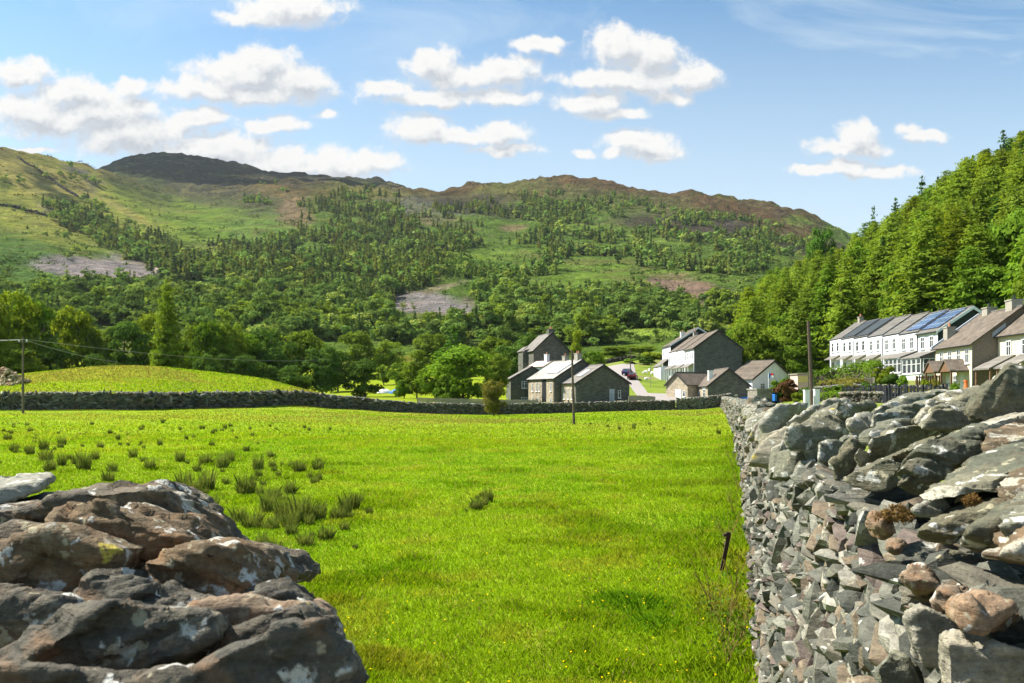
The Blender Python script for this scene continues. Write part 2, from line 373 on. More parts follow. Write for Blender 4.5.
def stonemat(name, attr=True, base=(.19, .20, .18), lichen=0.5, scale=1.0, brown=0.0):
    """slate: grey-green with layered grain, pale, rusty and yellow lichen patches"""
    m, t = newmat(name); o = t.obj()
    st = t.vm('MULTIPLY', o, (3.0 * scale, 3.0 * scale, 17.0 * scale))
    g = t.noise(st, 1.6, 6, 0.7, 0.3); n = t.noise(o, 5.0 * scale, 5, 0.65); fine = t.noise(o, 60 * scale, 4, 0.75)
    c0 = t.attr() if attr else t.mix(t.rnd(), base, tuple(x * y for x, y in zip(base, (1.25, 1.12, 1.0))))
    col = t.mix(1.0, c0, t.ramp(g, [(0.28, (0.55, 0.57, 0.56)), (0.5, (1.0, 1.0, 0.98)), (0.72, (1.45, 1.40, 1.30))]), 'MULTIPLY')
    col = t.mix(1.0, col, t.ramp(fine, [(0.3, (0.62, 0.62, 0.62)), (0.7, (1.32, 1.32, 1.32))]), 'MULTIPLY')
    if brown: 
        bn = t.noise(o, 3.2 * scale, 5, 0.7, 0.5)
        col = t.mix(t.mr(bn, 0.5, 0.66, 0, brown), col, (.24, .125, .055))
        bn2 = t.noise(o, 6.5 * scale, 5, 0.7, 0.5)
        col = t.mix(t.mr(bn2, 0.58, 0.66, 0, brown), col, (.30, .25, .17))
    if lichen:
        wob = t.n('ShaderNodeTexNoise', i_Scale=26 * scale, i_Detail=4); t.set(wob, 'Vector', o)
        wv = t.vm('SCALE', wob.outputs[1]); wv.node.inputs['Scale'].default_value = .09 / scale
        ov = t.vm('ADD', o, wv)
        rough_ = t.mr(fine, .36, .50)
        for sc_, rad, share, lc, k_ in ((8.0, .50, .30, (.40, .375, .30), .8), (19.0, .46, .26, (.50, .49, .44), .9), (14.0, .36, .016, (.46, .36, .06), .9), (30.0, .42, .2, (.33, .30, .20), .8)):
            vo = t.n('ShaderNodeTexVoronoi', i_Scale=sc_ * scale, i_Randomness=1.0); t.set(vo, 'Vector', ov)
            pk = t.n('ShaderNodeSeparateColor'); t.set(pk, 0, vo.outputs['Color'])
            m_ = t.math('MULTIPLY', t.mr(vo.outputs['Distance'], rad - .06, rad + .05, 1, 0), t.math('GREATER_THAN', pk.outputs[0], 1 - share * lichen))
            col = t.mix(t.math('MULTIPLY', t.math('MULTIPLY', m_, rough_), k_), col, lc)
    h = t.math('ADD', t.math('MULTIPLY', g, 1.3), t.math('ADD', t.math('MULTIPLY', fine, 0.45), n))
    t.pbr(col, 0.88, t.bump(h, 0.75, 0.02 / scale), spec=0.25); return m
M_STONE = stonemat('slate_rubble', True, lichen=0.16, scale=1.6)
M_STONEF = stonemat('far_wall_rubble', True, lichen=0.0, scale=0.8)
M_SLAB = stonemat('slate_slab', False, (.132, .136, .104), 0.7, 1.0)
M_SLABD = stonemat('dark_slate_slab', False, (.090, .094, .068), 0.6, 1.0, 0.25)
M_SLABP = stonemat('pale_slate_slab', False, (.225, .222, .186), 0.5, 1.2)
M_RUST = stonemat('rusty_boulder', False, (.185, .140, .100), 0.7, 2.4, 0.8)
M_BROWN = stonemat('brown_rock', False, (.115, .085, .052), 0.6, 1.7, 0.75)
M_GREYROCK = stonemat('grey_rock', False, (.078, .072, .058), 0.5, 1.5, 0.6)
M_CORE = simple('wall_hearting', (.045, .042, .035), 0.95, .3, 6)
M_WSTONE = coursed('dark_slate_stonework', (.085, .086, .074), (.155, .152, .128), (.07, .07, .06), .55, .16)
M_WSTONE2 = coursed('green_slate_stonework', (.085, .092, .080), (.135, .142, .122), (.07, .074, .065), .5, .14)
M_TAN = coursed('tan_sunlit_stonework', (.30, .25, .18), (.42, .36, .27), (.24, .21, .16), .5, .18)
M_WHITE = simple('white_render', (.74, .73, .71), .8, .05, 1.2)
def render_mat(name, c):
    m, t = newmat(name); o = t.obj(); n = t.noise(t.vm('MULTIPLY', o, (2.2, 2.2, .35)), 1.6, 5, .7); n2 = t.noise(o, 7, 4, .7)
    col = t.ramp(n, [(.30, tuple(x * y for x, y in zip(c, (.72, .71, .66)))), (.55, c)])
    col = t.mix(1.0, col, t.ramp(n2, [(.3, (.92, .92, .92)), (.7, (1.05, 1.05, 1.05))]), 'MULTIPLY'); t.pbr(col, .85, t.bump(n2, .3, .01)); return m
M_WHITE = render_mat('white_render', (.73, .745, .79))
M_CREAM = render_mat('cream_render', (.66, .58, .44))
M_OLDCREAM = simple('cream_render', (.66, .58, .44), .85, .08, 1.4)
M_ENDWALL = simple('brown_end_wall', (.20, .16, .125), .95, .3, 5, bump=.4)  # brown for the end wall, darker than the cream front
M_GABLEDK = simple('dark_green_hung_slate', (.028, .038, .034), .8, .25, 2)
M_ROOFBR = coursed('brown_slate_roof', (.105, .085, .068), (.165, .135, .108), (.08, .065, .05), .35, .22, bump=.3)
M_ROOFGR = coursed('grey_slate_roof', (.15, .14, .125), (.215, .20, .18), (.11, .10, .09), .35, .22, bump=.3)
M_ROOFLT = coursed('pale_slate_roof', (.29, .28, .26), (.37, .36, .335), (.24, .23, .215), .4, .25, bump=.2)
M_ROOFDK = simple('dark_roof_panel', (.035, .042, .045), .45, .2, 2)
M_LEAD = simple('lead_flashing', (.42, .45, .50), .5, .12, 2)
M_TRIM = simple('white_paint', (.74, .74, .72), .5, .04, 2)
M_DKTRIM = simple('dark_bargeboard', (.035, .033, .03), .6, .2, 3)
def glassmat():
    m, t = newmat('window_glass'); n = t.noise(t.obj(), 1.5, 2)
    t.pbr(t.ramp(n, [(0.3, (.02, .025, .03)), (0.7, (.075, .085, .095))]), 0.06, spec=0.6); return m
M_GLASS = glassmat()
def pvmat():
    m, t = newmat('solar_cells'); o = t.obj()
    b = t.n('ShaderNodeTexBrick', offset=0.0, i_Scale=1.0, i_Mortar_Size=0.035, i_Brick_Width=1.0, i_Row_Height=1.55)
    cmb = t.n('ShaderNodeCombineXYZ'); sp = t.n('ShaderNodeSeparateXYZ'); t.set(sp, 0, o); t.set(cmb, 0, sp.outputs[1]); t.set(cmb, 1, t.math('MULTIPLY', sp.outputs[0], 1.25))
    t.set(b, 'Vector', cmb.outputs[0]); t.set(b, 'Color1', (.03, .06, .15, 1)); t.set(b, 'Color2', (.045, .085, .20, 1)); t.set(b, 'Mortar', (.45, .5, .55, 1))
    t.pbr(b.outputs[0], 0.15, spec=0.8); return m
M_PV = pvmat()
M_WOOD = simple('weathered_timber', (.27, .235, .19), .9, .25, 4, bump=.3)
M_WOODB = simple('brown_timber', (.16, .09, .05), .8, .25, 4, bump=.3)
M_POLE = simple('tarred_pole', (.085, .062, .045), .85, .3, 3, bump=.3)
M_POLEG = simple('grey_post', (.22, .20, .17), .8, .2, 3)
M_BLACK = simple('black_paint', (.018, .02, .026), .55, .2, 3)
M_RUSTM = simple('rusty_iron', (.055, .032, .022), .85, .4, 30, bump=.6)
M_TERRA = simple('terracotta', (.42, .18, .10), .8, .2, 3)
M_PINK = simple('pink_render', (.62, .42, .36), .85, .08, 2)
M_BRICKC = simple('chimney_stone', (.30, .275, .23), .9, .25, 3, bump=.3)
M_WOOL = simple('off_white_fleece', (.72, .70, .64), .95, .1, 6, bump=.4)
M_BARK = simple('bark', (.085, .066, .048), .95, .35, 4, bump=.5)
M_CABLE = simple('grey_cable', (.30, .29, .26), .6, .1, 3)
M_RED = simple('red_paint', (.50, .03, .03), .35, .1, 3)
M_BLUE = simple('blue_paint', (.03, .16, .52), .3, .1, 3)
M_DKRED = simple('dark_red_paint', (.075, .014, .018), .3, .1, 3)
M_DKBLUE = simple('dark_blue_paint', (.03, .05, .11), .3, .1, 3)
M_TYRE = simple('tyre_rubber', (.02, .02, .02), .9, .2, 5)
M_YELLOW = simple('yellow_board', (.68, .52, .18), .7, .1, 3)
M_ORANGE = simple('orange_pot', (.65, .16, .04), .7, .1, 3)

LEAF_BROAD = leafmat('broad_leaf', (0.140, 0.207, 0.026), .42, .38, (0.204, 0.275, 0.033))
LEAF_DARK = leafmat('dark_leaf', (0.057, 0.111, 0.022), .35, .38, (0.098, 0.160, 0.027))
LEAF_YEL = leafmat('yellow_green_leaf', (0.156, 0.219, 0.018), .45, .35, (0.219, 0.263, 0.020))
LEAF_LARCH = leafmat('larch_needles', (0.150, 0.228, 0.024), .47, .32, (.205, .268, .03))
LEAF_SPRUCE = leafmat('spruce_needles', (0.045, 0.108, 0.018), .35, .38, (0.090, 0.173, 0.024))
LEAF_MID = leafmat('mid_green_leaf', (0.104, 0.196, 0.020), .45, .38, (0.174, 0.268, 0.026))
LEAF_HILLB = leafmat('hillside_broad_leaf', (0.118, 0.200, 0.043), .32, .35, (0.199, 0.269, 0.054), 0.25)
LEAF_HILLC = leafmat('hillside_conifer_needles', (0.078, 0.147, 0.040), .32, .35, (0.137, 0.202, 0.048), 0.25)
LEAF_HILLY = leafmat('young_conifer_needles', (0.102, 0.181, 0.029), .32, .35, (0.174, 0.239, 0.038), 0.25)
LEAF_FAR = leafmat('far_leaf', (.06, .11, .02), .32, .3, None, 0.2, attr=True)
LEAF_BRONZE = leafmat('bronze_leaf', (0.094, 0.046, 0.024), .3, .4, (0.132, 0.077, 0.033))
LEAF_OLIVE = leafmat('olive_shrub_leaf', (0.150, 0.156, 0.029), .4, .35, (0.195, 0.169, 0.039))
BLADE = leafmat('grass_blade', (.1, .2, .01), .5, .12, None, 0.3, attr=True)
RUSH = leafmat('rush_stem', (0.115, 0.170, 0.034), .5, .35, (.22, .24, .07), 3.0)
DRY = leafmat('dry_stem', (.22, .17, .07), .3, .3)
# ================================================================== setting objects
TER = build_terrain()
# ground cover of the hills: (column, row, half width, half height, tilt in degrees, albedo, strength), read where it lies on the slopes
GRASS = (.250, .265, .060); BRACK = (.100, .165, .030); HEATH = (.100, .062, .034); SCREE = (.27, .235, .235); STRAW = (.34, .28, .10); CRAG = (.13, .12, .115); DARKG = (.050, .085, .022); BRIGHT = (.180, .270, .042)
COVER = [
 (60, 200, 120, 45, 12, GRASS, .9), (190, 215, 90, 30, 15, BRIGHT, .6), (270, 228, 50, 16, 5, (.14, .22, .05), .9), (30, 175, 80, 14, 12, STRAW, .6), (95, 168, 50, 5, 20, STRAW, .7), (115, 205, 50, 5, 28, STRAW, .6),
 (52, 190, 44, 5, 33, (.04, .055, .025), .9), (80, 178, 24, 4, 25, CRAG, .8), (5, 182, 14, 6, 30, DARKG, .8), (52, 212, 22, 6, 35, (.21, .17, .15), .6),
 (30, 262, 60, 24, 12, (.085, .155, .04), .9), (95, 268, 62, 12, 5, SCREE, .95), (130, 272, 30, 14, 20, SCREE, .9), (150, 260, 30, 8, 30, (.22, .17, .12), .7), (60, 262, 25, 10, 0, SCREE, .7),
 (295, 212, 24, 16, 35, (.22, .15, .10), .85), (265, 190, 26, 8, 10, (.17, .13, .06), .7), (240, 250, 60, 8, 5, STRAW, .35),
 (170, 172, 80, 24, 8, (.050, .058, .034), .9), (220, 196, 60, 14, 10, (.090, .082, .064), .6), (330, 182, 80, 8, 3, (.075, .070, .045), .8), (140, 185, 40, 16, 30, (.065, .085, .035), .7),  # dark patches on cloud-shaded slopes; that shade is partly put into the colour
 (360, 190, 55, 6, 3, (.17, .17, .05), .7), (430, 208, 50, 10, 5, CRAG, .7), (420, 222, 50, 5, 3, (.20, .14, .10), .6),
 (570, 185, 100, 10, 4, HEATH, .95), (700, 205, 90, 12, 10, HEATH, .95), (780, 215, 50, 14, 12, HEATH, .95), (620, 200, 110, 10, 8, (.115, .125, .045), .6), (500, 190, 40, 7, -10, (.16, .17, .05), .7), (690, 228, 80, 15, 6, (.055, .042, .040), .9), (480, 205, 60, 12, 4, (.06, .05, .045), .8), (740, 235, 45, 13, 5, (.075, .06, .055), .85),
 (620, 232, 70, 7, 8, BRIGHT, .6), (800, 238, 70, 18, 22, (.080, .070, .052), .85), (770, 222, 60, 9, 18, HEATH, .8), (800, 222, 16, 4, 15, BRIGHT, .7), (560, 205, 50, 4, 3, BRACK, .8), (590, 268, 90, 22, 4, (.125, .205, .034), .9), (560, 285, 50, 14, 0, (.13, .205, .03), .85), (480, 252, 40, 8, 0, BRIGHT, .7), (400, 250, 40, 6, 5, BRACK, .8),
 (517, 228, 14, 5, 8, (.25, .18, .10), .8), (690, 288, 38, 11, 12, (.24, .16, .125), .95), (665, 284, 14, 6, 35, (.22, .15, .12), .9), (720, 292, 22, 6, 8, (.23, .16, .12), .9),
 (430, 303, 42, 12, 8, SCREE, .95), (460, 312, 20, 9, 0, SCREE, .9), (445, 288, 18, 5, -20, (.26, .22, .15), .8), (400, 296, 20, 6, 0, SCREE, .8), (480, 306, 14, 4, 30, (.24, .19, .15), .7),
 (640, 335, 40, 9, 0, BRIGHT, .9), (350, 360, 14, 6, 0, (.24, .24, .04), .9), (370, 385, 50, 12, 0, (.22, .26, .03), .8), (660, 352, 40, 8, 0, BRIGHT, .9), (95, 318, 16, 6, 35, BRIGHT, .9), (400, 362, 14, 8, 0, (.25, .23, .05), .8),
]
def cover_colour(V):
    X, Y, Z = V[:, 0], V[:, 1], V[:, 2]
    px = 512 + F * X / Y; py = HZ - F * (Z - CAMZ) / Y
    w1 = fbm(V[:, :2], 1 / 55, 4, 71); w2 = fbm(V[:, :2], 1 / 55, 4, 91)
    px = px + w1 * 16; py = py + w2 * 8
    col = np.tile(np.array(BRACK), (len(V), 1))
    hi = sstep(215, 185, py)[:, None]
    col = col * (1 - hi) + np.array(HEATH) * hi
    for (cx, cy, rx, ry, a, c, s) in COVER:
        ca, sa = math.cos(math.radians(a)), math.sin(math.radians(a))
        dx, dy = px - cx, py - cy
        q = np.sqrt(((dx * ca + dy * sa) / rx) ** 2 + ((-dx * sa + dy * ca) / ry) ** 2)
        w = (s * sstep(1.25, 0.65, q))[:, None]
        col = col * (1 - w) + np.array(c) * w
    return np.clip(col, 0, 1)

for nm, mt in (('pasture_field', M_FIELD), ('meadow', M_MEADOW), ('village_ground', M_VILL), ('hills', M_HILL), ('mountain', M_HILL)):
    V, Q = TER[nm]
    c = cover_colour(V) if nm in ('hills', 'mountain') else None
    if nm == 'mountain': c = c * np.array((.48, .58, .66))  # mountain's colour darkened and blued to deepen the cloud shade on it
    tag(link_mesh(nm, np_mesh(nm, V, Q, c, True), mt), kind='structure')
mb = MB(); mb.add([(-6000, -4000, -1.6), (6000, -4000, -1.6), (6000, 6000, -1.6), (-6000, 6000, -1.6)], [(0, 1, 2, 3)])
tag(mb.build('ground', M_FIELD), kind='structure')
mb = MB(); mb.add([(-40, -14, -.01), (40, -14, -.01), (40, .34, -.01), (-40, .34, -.01)], [(0, 1, 2, 3)])
tag(mb.build('lane', M_LANE), kind='structure')

def drape(name, rows, mat, dz=.03, n=14, m=4):
    """a sheet laid on the ground: rows = list of (left px, right px, Y)"""
    rows = sorted(rows, key=lambda r: r[2]); ys = np.linspace(rows[0][2], rows[-1][2], n)
    l = np.interp(ys, [r[2] for r in rows], [r[0] for r in rows]); r = np.interp(ys, [q[2] for q in rows], [q[1] for q in rows])
    t = np.linspace(0, 1, m); P = l[:, None] * (1 - t) + r[:, None] * t
    X = (P - 512) / F * ys[:, None]; Yg = np.repeat(ys[:, None], m, 1); Z = ground(X, Yg) + dz
    V = np.stack([X, Yg, Z], -1).reshape(-1, 3); idx = np.arange(n * m).reshape(n, m)
    Q = np.stack([idx[:-1, :-1], idx[:-1, 1:], idx[1:, 1:], idx[1:, :-1]], -1).reshape(-1, 4)
    return tag(link_mesh(name, np_mesh(name, V, Q, None, True), mat), kind='structure')
drape('added_bounce_ground', [(738, 812, 97), (742, 815, 118), (744, 800, 139)], M_LANE, .05, 30, 8)  # unseen pale sheet added to lessen green bounce on the bungalow gable
drape('road', [(640, 735, 126), (640, 700, 134), (636, 648, 140), (632, 645, 148), (628, 640, 158), (602, 637, 166), (600, 636, 178), (600, 634, 196), (602, 634, 205)], M_ASPHALT, .05, 60, 8)

# ================================================================== stones
def hull_template(seed, kind='slate'):
    r = random.Random(seed); pts = []
    if kind == 'slate':
        n = r.randint(5, 7); 
        for z, s in ((-.5, r.uniform(.75, 1)), (r.uniform(-.15, .2), 1.05), (.5, r.uniform(.55, .95))):
            for k in range(n):
                a = 2 * math.pi * (k + r.uniform(-.33, .33)) / n; rr = s * r.uniform(.72, 1.05) * .5
                pts.append((rr * math.cos(a) * 1.05, rr * math.sin(a), z + r.uniform(-.12, .12)))
    else:
        for k in range(22):
            v = Vector((r.gauss(0, 1), r.gauss(0, 1), r.gauss(0, 1))).normalized() * .5 * r.uniform(.85, 1.05); pts.append(tuple(v))
    bm = bmesh.new()
    for p in pts: bm.verts.new(p)
    res = bmesh.ops.convex_hull(bm, input=bm.verts)
    bmesh.ops.delete(bm, geom=[v for v in bm.verts if not v.link_faces], context='VERTS')
    bmesh.ops.triangulate(bm, faces=bm.faces); bm.verts.index_update()
    V = np.array([v.co[:] for v in bm.verts]); T = np.array([[v.index for v in f.verts] for f in bm.faces]); bm.free()
    return V, T
TPL = [hull_template(i) for i in range(18)] + [hull_template(100 + i, 'round') for i in range(4)]

def rot_from_axes(ax, ay, az): return np.stack([ax, ay, az], -1)

def scatter(tpls, idx, M, T, col):
    """join many copies: idx template per copy, M (n,3,3), T (n,3), col (n,3)"""
    Vs, Fs, Cs = [], [], []; off = 0
    for k in np.unique(idx):
        V, Fc = tpls[k]; s = np.where(idx == k)[0]
        W = np.einsum('nij,vj->nvi', M[s], V) + T[s][:, None, :]
        n, v = len(s), len(V)
        Vs.append(W.reshape(-1, 3)); Fs.append((Fc[None] + (np.arange(n) * v)[:, None, None] + off).reshape(-1, Fc.shape[1]))
        Cs.append(np.repeat(col[s], v, 0)); off += n * v
    return np.concatenate(Vs), np.concatenate(Fs), np.concatenate(Cs)

STONE_PAL = np.array([(.135, .136, .110), (.175, .172, .140), (.095, .098, .082), (.125, .098, .085), (.150, .138, .108), (.165, .130, .090), (.235, .226, .19), (.065, .068, .057), (.115, .115, .095)])
def face_stones(P, N, Tn, size, rng, pal=STONE_PAL, flat=.34, jitter=.34, bright=1.0):
    """stones bedded in a wall face. P points, N outward normals, Tn tangents, size (n)"""
    n = len(P); up = np.cross(N, Tn); up /= np.linalg.norm(up, axis=1)[:, None]; up *= np.sign(up[:, 2:3] + 1e-9)
    ang = rng.normal(0, jitter, n); odd = rng.random(n) < .18; ang[odd] += rng.choice([-1.2, 1.3], odd.sum())
    a1 = Tn * np.cos(ang)[:, None] + up * np.sin(ang)[:, None]; a2 = -Tn * np.sin(ang)[:, None] + up * np.cos(ang)[:, None]
    tilt = rng.normal(0, .17, n)[:, None]; a3 = N * np.cos(tilt) + a1 * np.sin(tilt); a1 = a1 * np.cos(tilt) - N * np.sin(tilt)
    L = size * rng.uniform(.9, 2.5, n); H = size * rng.uniform(flat * .55, flat * 1.7, n); D = size * rng.uniform(.9, 1.5, n)
    # template axes: x long, y deep, z thin
    M = np.stack([a1 * L[:, None], a3 * D[:, None], a2 * H[:, None]], -1)
    T = P + N * (rng.normal(0, .20, n) * size)[:, None] - N * (D * .30)[:, None]
    c = pal[rng.integers(0, len(pal), n)] * rng.uniform(.72, 1.28, n)[:, None] * bright
    idx = rng.integers(0, 18, n); rnd = rng.random(n) < .1; idx[rnd] = rng.integers(18, 22, rnd.sum())
    return idx, M, T, c

def wall_points(path, hfun, step_fun, rng, side=1, batter=.12, zoff=0.0):
    """points over one face of a wall whose foot follows path [(x,y)...]; side=+1: the face looks to the left of the walking direction"""
    P = np.array(path, float); seg = np.hypot(*(P[1:] - P[:-1]).T); cum = np.concatenate([[0], np.cumsum(seg)])
    out_p, out_n, out_t, out_s = [], [], [], []
    s = 0.0
    while s < cum[-1]:
        x = np.interp(s, cum, P[:, 0]); y = np.interp(s, cum, P[:, 1]); i = min(np.searchsorted(cum, s, side='right') - 1, len(seg) - 1)
        d = (P[i + 1] - P[i]) / seg[i]; nrm = np.array((-d[1], d[0])) * side
        st = step_fun(x, y); h = hfun(s, cum[-1]); g = float(ground(x, y)) + zoff
        nz = max(2, int(h / (st * .50)))
        zz = (np.arange(nz) + rng.random(nz)) / nz * h
        for z in zz:
            jx = rng.uniform(-.5, .5) * st
            q = np.array((x + d[0] * jx - nrm[0] * batter * z / 1.5, y + d[1] * jx - nrm[1] * batter * z / 1.5, g + z - .02))
            out_p.append(q); out_n.append((nrm[0] * .996, nrm[1] * .996, .08)); out_t.append((d[0], d[1], 0)); out_s.append(st)
        s += st * .70
    return np.array(out_p), np.array(out_n), np.array(out_t), np.array(out_s)

def core(path, h, thick, side, inset=.08, zoff=-.3, bat=.12):
    """the dark hearting inside a wall"""
    mb = MB(); P = [Vector((p[0], p[1], 0)) for p in path]; rows = []
    for i, p in enumerate(P):
        d = (P[min(i + 1, len(P) - 1)] - P[max(i - 1, 0)]).normalized(); n = Vector((-d.y, d.x, 0)) * side
        hh = h(i) if callable(h) else h; g = float(ground(p.x, p.y))
        a = p - n * inset; b = p - n * (thick - inset); ta = p - n * (inset + bat * hh / 1.5); tb = p - n * (thick - inset - .12 * hh / 1.5)
        rows.append([(a.x, a.y, g + zoff), (ta.x, ta.y, g + hh), (tb.x, tb.y, g + hh), (b.x, b.y, g + zoff)])
    vs = [v for r in rows for v in r]; fs = []
    for i in range(len(rows) - 1):
        for k in range(4):
            fs.append((i*4+k, i*4+(k+1)%4, (i+1)*4+(k+1)%4, (i+1)*4+k))
    fs.append((0, 1, 2, 3)); m = (len(rows) - 1) * 4; fs.append((m+3, m+2, m+1, m))
    mb.add(vs, fs); return mb

def rocky(name, verts, faces, mat, parent, voxel=.012, amp=.02, seed=0, strata=None, fine=.004, chips=7, facet=0.0, layer=0.0, deep=1.0):
    """rough natural rock: a rough solid, remeshed and weathered by layered noise"""
    me = bpy.data.meshes.new(name); me.from_pydata([tuple(v) for v in verts], [], faces); me.update()
    bm = bmesh.new(); bm.from_mesh(me)
    bmesh.ops.recalc_face_normals(bm, faces=bm.faces)
    rr = random.Random(seed); c0 = sum((v.co for v in bm.verts), Vector()) / len(bm.verts); ext = max((v.co - c0).length for v in bm.verts)
    for k in range(chips):            # break off corners
        n = Vector((rr.gauss(0, 1), rr.gauss(0, 1) - .5, rr.gauss(0, 1) + .2)).normalized()
        hi = max((v.co - c0).dot(n) for v in bm.verts); p = c0 + n * (hi - ext * rr.uniform(.03, .13) * deep)
        res = bmesh.ops.bisect_plane(bm, geom=bm.verts[:] + bm.edges[:] + bm.faces[:], plane_co=p, plane_no=n, clear_outer=True)
        bmesh.ops.holes_fill(bm, edges=[e for e in bm.edges if e.is_boundary], sides=0)
    bmesh.ops.recalc_face_normals(bm, faces=bm.faces)
    if layer and strata is not None:      # slate splits into sheets: cut the block along its bedding and let each sheet sit a little askew
        kv = Vector(strata).normalized(); u1 = kv.orthogonal().normalized(); u2 = kv.cross(u1)
        lo = min((v.co - c0).dot(kv) for v in bm.verts); hi = max((v.co - c0).dot(kv) for v in bm.verts); t = lo; out = bmesh.new(); tmpm = bpy.data.meshes.new('layer')
        while t < hi - 1e-4:
            th = layer * rr.choice((.5, .7, 1.0, 1.0, 1.6, 2.2)); t1 = min(hi + 1e-3, t + th); q = bm.copy()
            kt = (kv + u1 * rr.gauss(0, .05) + u2 * rr.gauss(0, .05)).normalized()
            for co, no in ((c0 + kv * (t - .0015), -kt), (c0 + kv * (t1 + .0015), kt)):
                if not q.verts: break
                bmesh.ops.bisect_plane(q, geom=q.verts[:] + q.edges[:] + q.faces[:], plane_co=co, plane_no=no, clear_outer=True)
                bmesh.ops.holes_fill(q, edges=[e for e in q.edges if e.is_boundary], sides=0)
            if len(q.verts) > 3:
                cq = sum((v.co for v in q.verts), Vector()) / len(q.verts); exq = max((v.co - cq).length for v in q.verts)
                for j in range(3):        # a broken edge or two of its own
                    an = rr.random() * 6.283; n = (u1 * math.cos(an) + u2 * math.sin(an) + kv * rr.gauss(0, .25)).normalized(); h_ = max((v.co - cq).dot(n) for v in q.verts)
                    bmesh.ops.bisect_plane(q, geom=q.verts[:] + q.edges[:] + q.faces[:], plane_co=cq + n * (h_ - exq * rr.uniform(.01, .10)), plane_no=n, clear_outer=True)
                    bmesh.ops.holes_fill(q, edges=[e for e in q.edges if e.is_boundary], sides=0)
                sh = u1 * rr.gauss(0, layer * .16) + u2 * rr.gauss(0, layer * .16); sc = rr.uniform(.97, 1.02)
                for v in q.verts:
                    d_ = v.co - cq; v.co = cq + sh + d_ * sc
                bmesh.ops.recalc_face_normals(q, faces=q.faces); q.to_mesh(tmpm); out.from_mesh(tmpm)
            q.free(); t = t1
        bpy.data.meshes.remove(tmpm); bm.free(); bm = out
    bm.to_mesh(me); bm.free()
    tmp = bpy.data.objects.new('tmp', me); COL.objects.link(tmp)
    md = tmp.modifiers.new('r', 'REMESH'); md.mode = 'VOXEL'; md.voxel_size = voxel
    dg = bpy.context.evaluated_depsgraph_get(); dg.update()
    new = bpy.data.meshes.new_from_object(tmp.evaluated_get(dg)); bpy.data.objects.remove(tmp); bpy.data.meshes.remove(me)
    n = len(new.vertices); V = np.empty(n * 3, np.float32); new.vertices.foreach_get('co', V); V = V.reshape(-1, 3).astype(float)
    N = np.empty(n * 3, np.float32); new.vertices.foreach_get('normal', N); N = N.reshape(-1, 3).astype(float)
    if n:
        S = V.copy()
        if strata is not None:     # grain along the bedding: squeeze the sample space across it
            k = np.array(strata, float); k /= np.linalg.norm(k); c = S @ k
            S = S - np.outer(c, k) + np.outer(c * 6.0, k)
            S2 = S
        else: S2 = S
        d = fbm(V, 5.0, 3, seed) * amp * .35 + fbm(S2, 40, 3, seed + 9) * fine
        d += (np.abs(fbm(V, 9.0, 2, seed + 31)) - .25) * amp * .5
        if facet:                     # broken faces: each patch leans its own way, with a step at its edge
            rs = np.random.default_rng(seed + 77); ns = max(10, int(n / 1000)); sd = V[rs.integers(0, n, ns)]; gr = rs.normal(0, .36, (ns, 3))
            best = np.full(n, 1e9); who = np.zeros(n, int); W_ = S2 if strata is not None else V; off = fbm(V, 14, 2, seed + 8)
            cs = sd.copy()
            if strata is not None: k3 = np.array(strata, float); k3 /= np.linalg.norm(k3); cc_ = cs @ k3; cs = cs - np.outer(cc_, k3) + np.outer(cc_ * 2.5, k3); W_ = V - np.outer(V @ k3, k3) + np.outer((V @ k3) * 2.5, k3)
            for j in range(ns):
                dd = ((W_ - cs[j]) ** 2).sum(1) * (1 + .25 * off); m_ = dd < best; best[m_] = dd[m_]; who[m_] = j
            d += np.clip(((V - sd[who]) * gr[who]).sum(1), -facet * 1.9, facet * 1.9) + rs.normal(0, facet * .3, ns)[who]
        if strata is not None:        # slate breaks in sheets: each layer sits a little proud of or behind the next
            lay = np.floor(c / .022 + 1.1 * fbm(V, 3.0, 2, seed + 3) + .35 * fbm(V, 14, 2, seed + 4)).astype(np.int64)
            d += (_hash(lay, lay * 0, lay * 0, seed) - .5) * amp * .95
        V = V + N * d[:, None]
        new.vertices.foreach_set('co', V.astype(np.float32).ravel())
    new.name = name; new.polygons.foreach_set('use_smooth', [True] * len(new.polygons)); new.update()
    new.materials.clear(); new.materials.append(mat)
    o = bpy.data.objects.new(name, new); COL.objects.link(o)
    # origin at the rock's middle
    if n:
        c = V.mean(0); new.transform(Matrix.Translation(-Vector(c))); o.location = c
    if parent is not None: o.parent = parent
    return o

def slab(name, poly, Y, vec, mat, parent, grad=(0.0, 0.0), **kw):
    """a slab whose front outline is given as it shows; it stands at distance Y (changing with column and row by grad) and runs back along vec"""
    cx = sum(p[0] for p in poly) / len(poly); cy = sum(p[1] for p in poly) / len(poly)
    a = [at(p[0], p[1], Y + grad[0] * (p[0] - cx) / 100 + grad[1] * (p[1] - cy) / 100) for p in poly]
    vec = Vector(vec); c = sum(a, Vector()) / len(a)
    b = [c + (p - c) * .86 + vec for p in a]
    n = len(a)
    fs = [tuple(range(n)), tuple(range(2 * n - 1, n - 1, -1))] + [(i, n + i, n + (i + 1) % n, (i + 1) % n) for i in range(n)]
    return rocky(name, a + b, fs, mat, parent, **kw)
def adopt(o, parent):
    o.parent = parent; o.matrix_parent_inverse = parent.matrix_basis.inverted(); return o

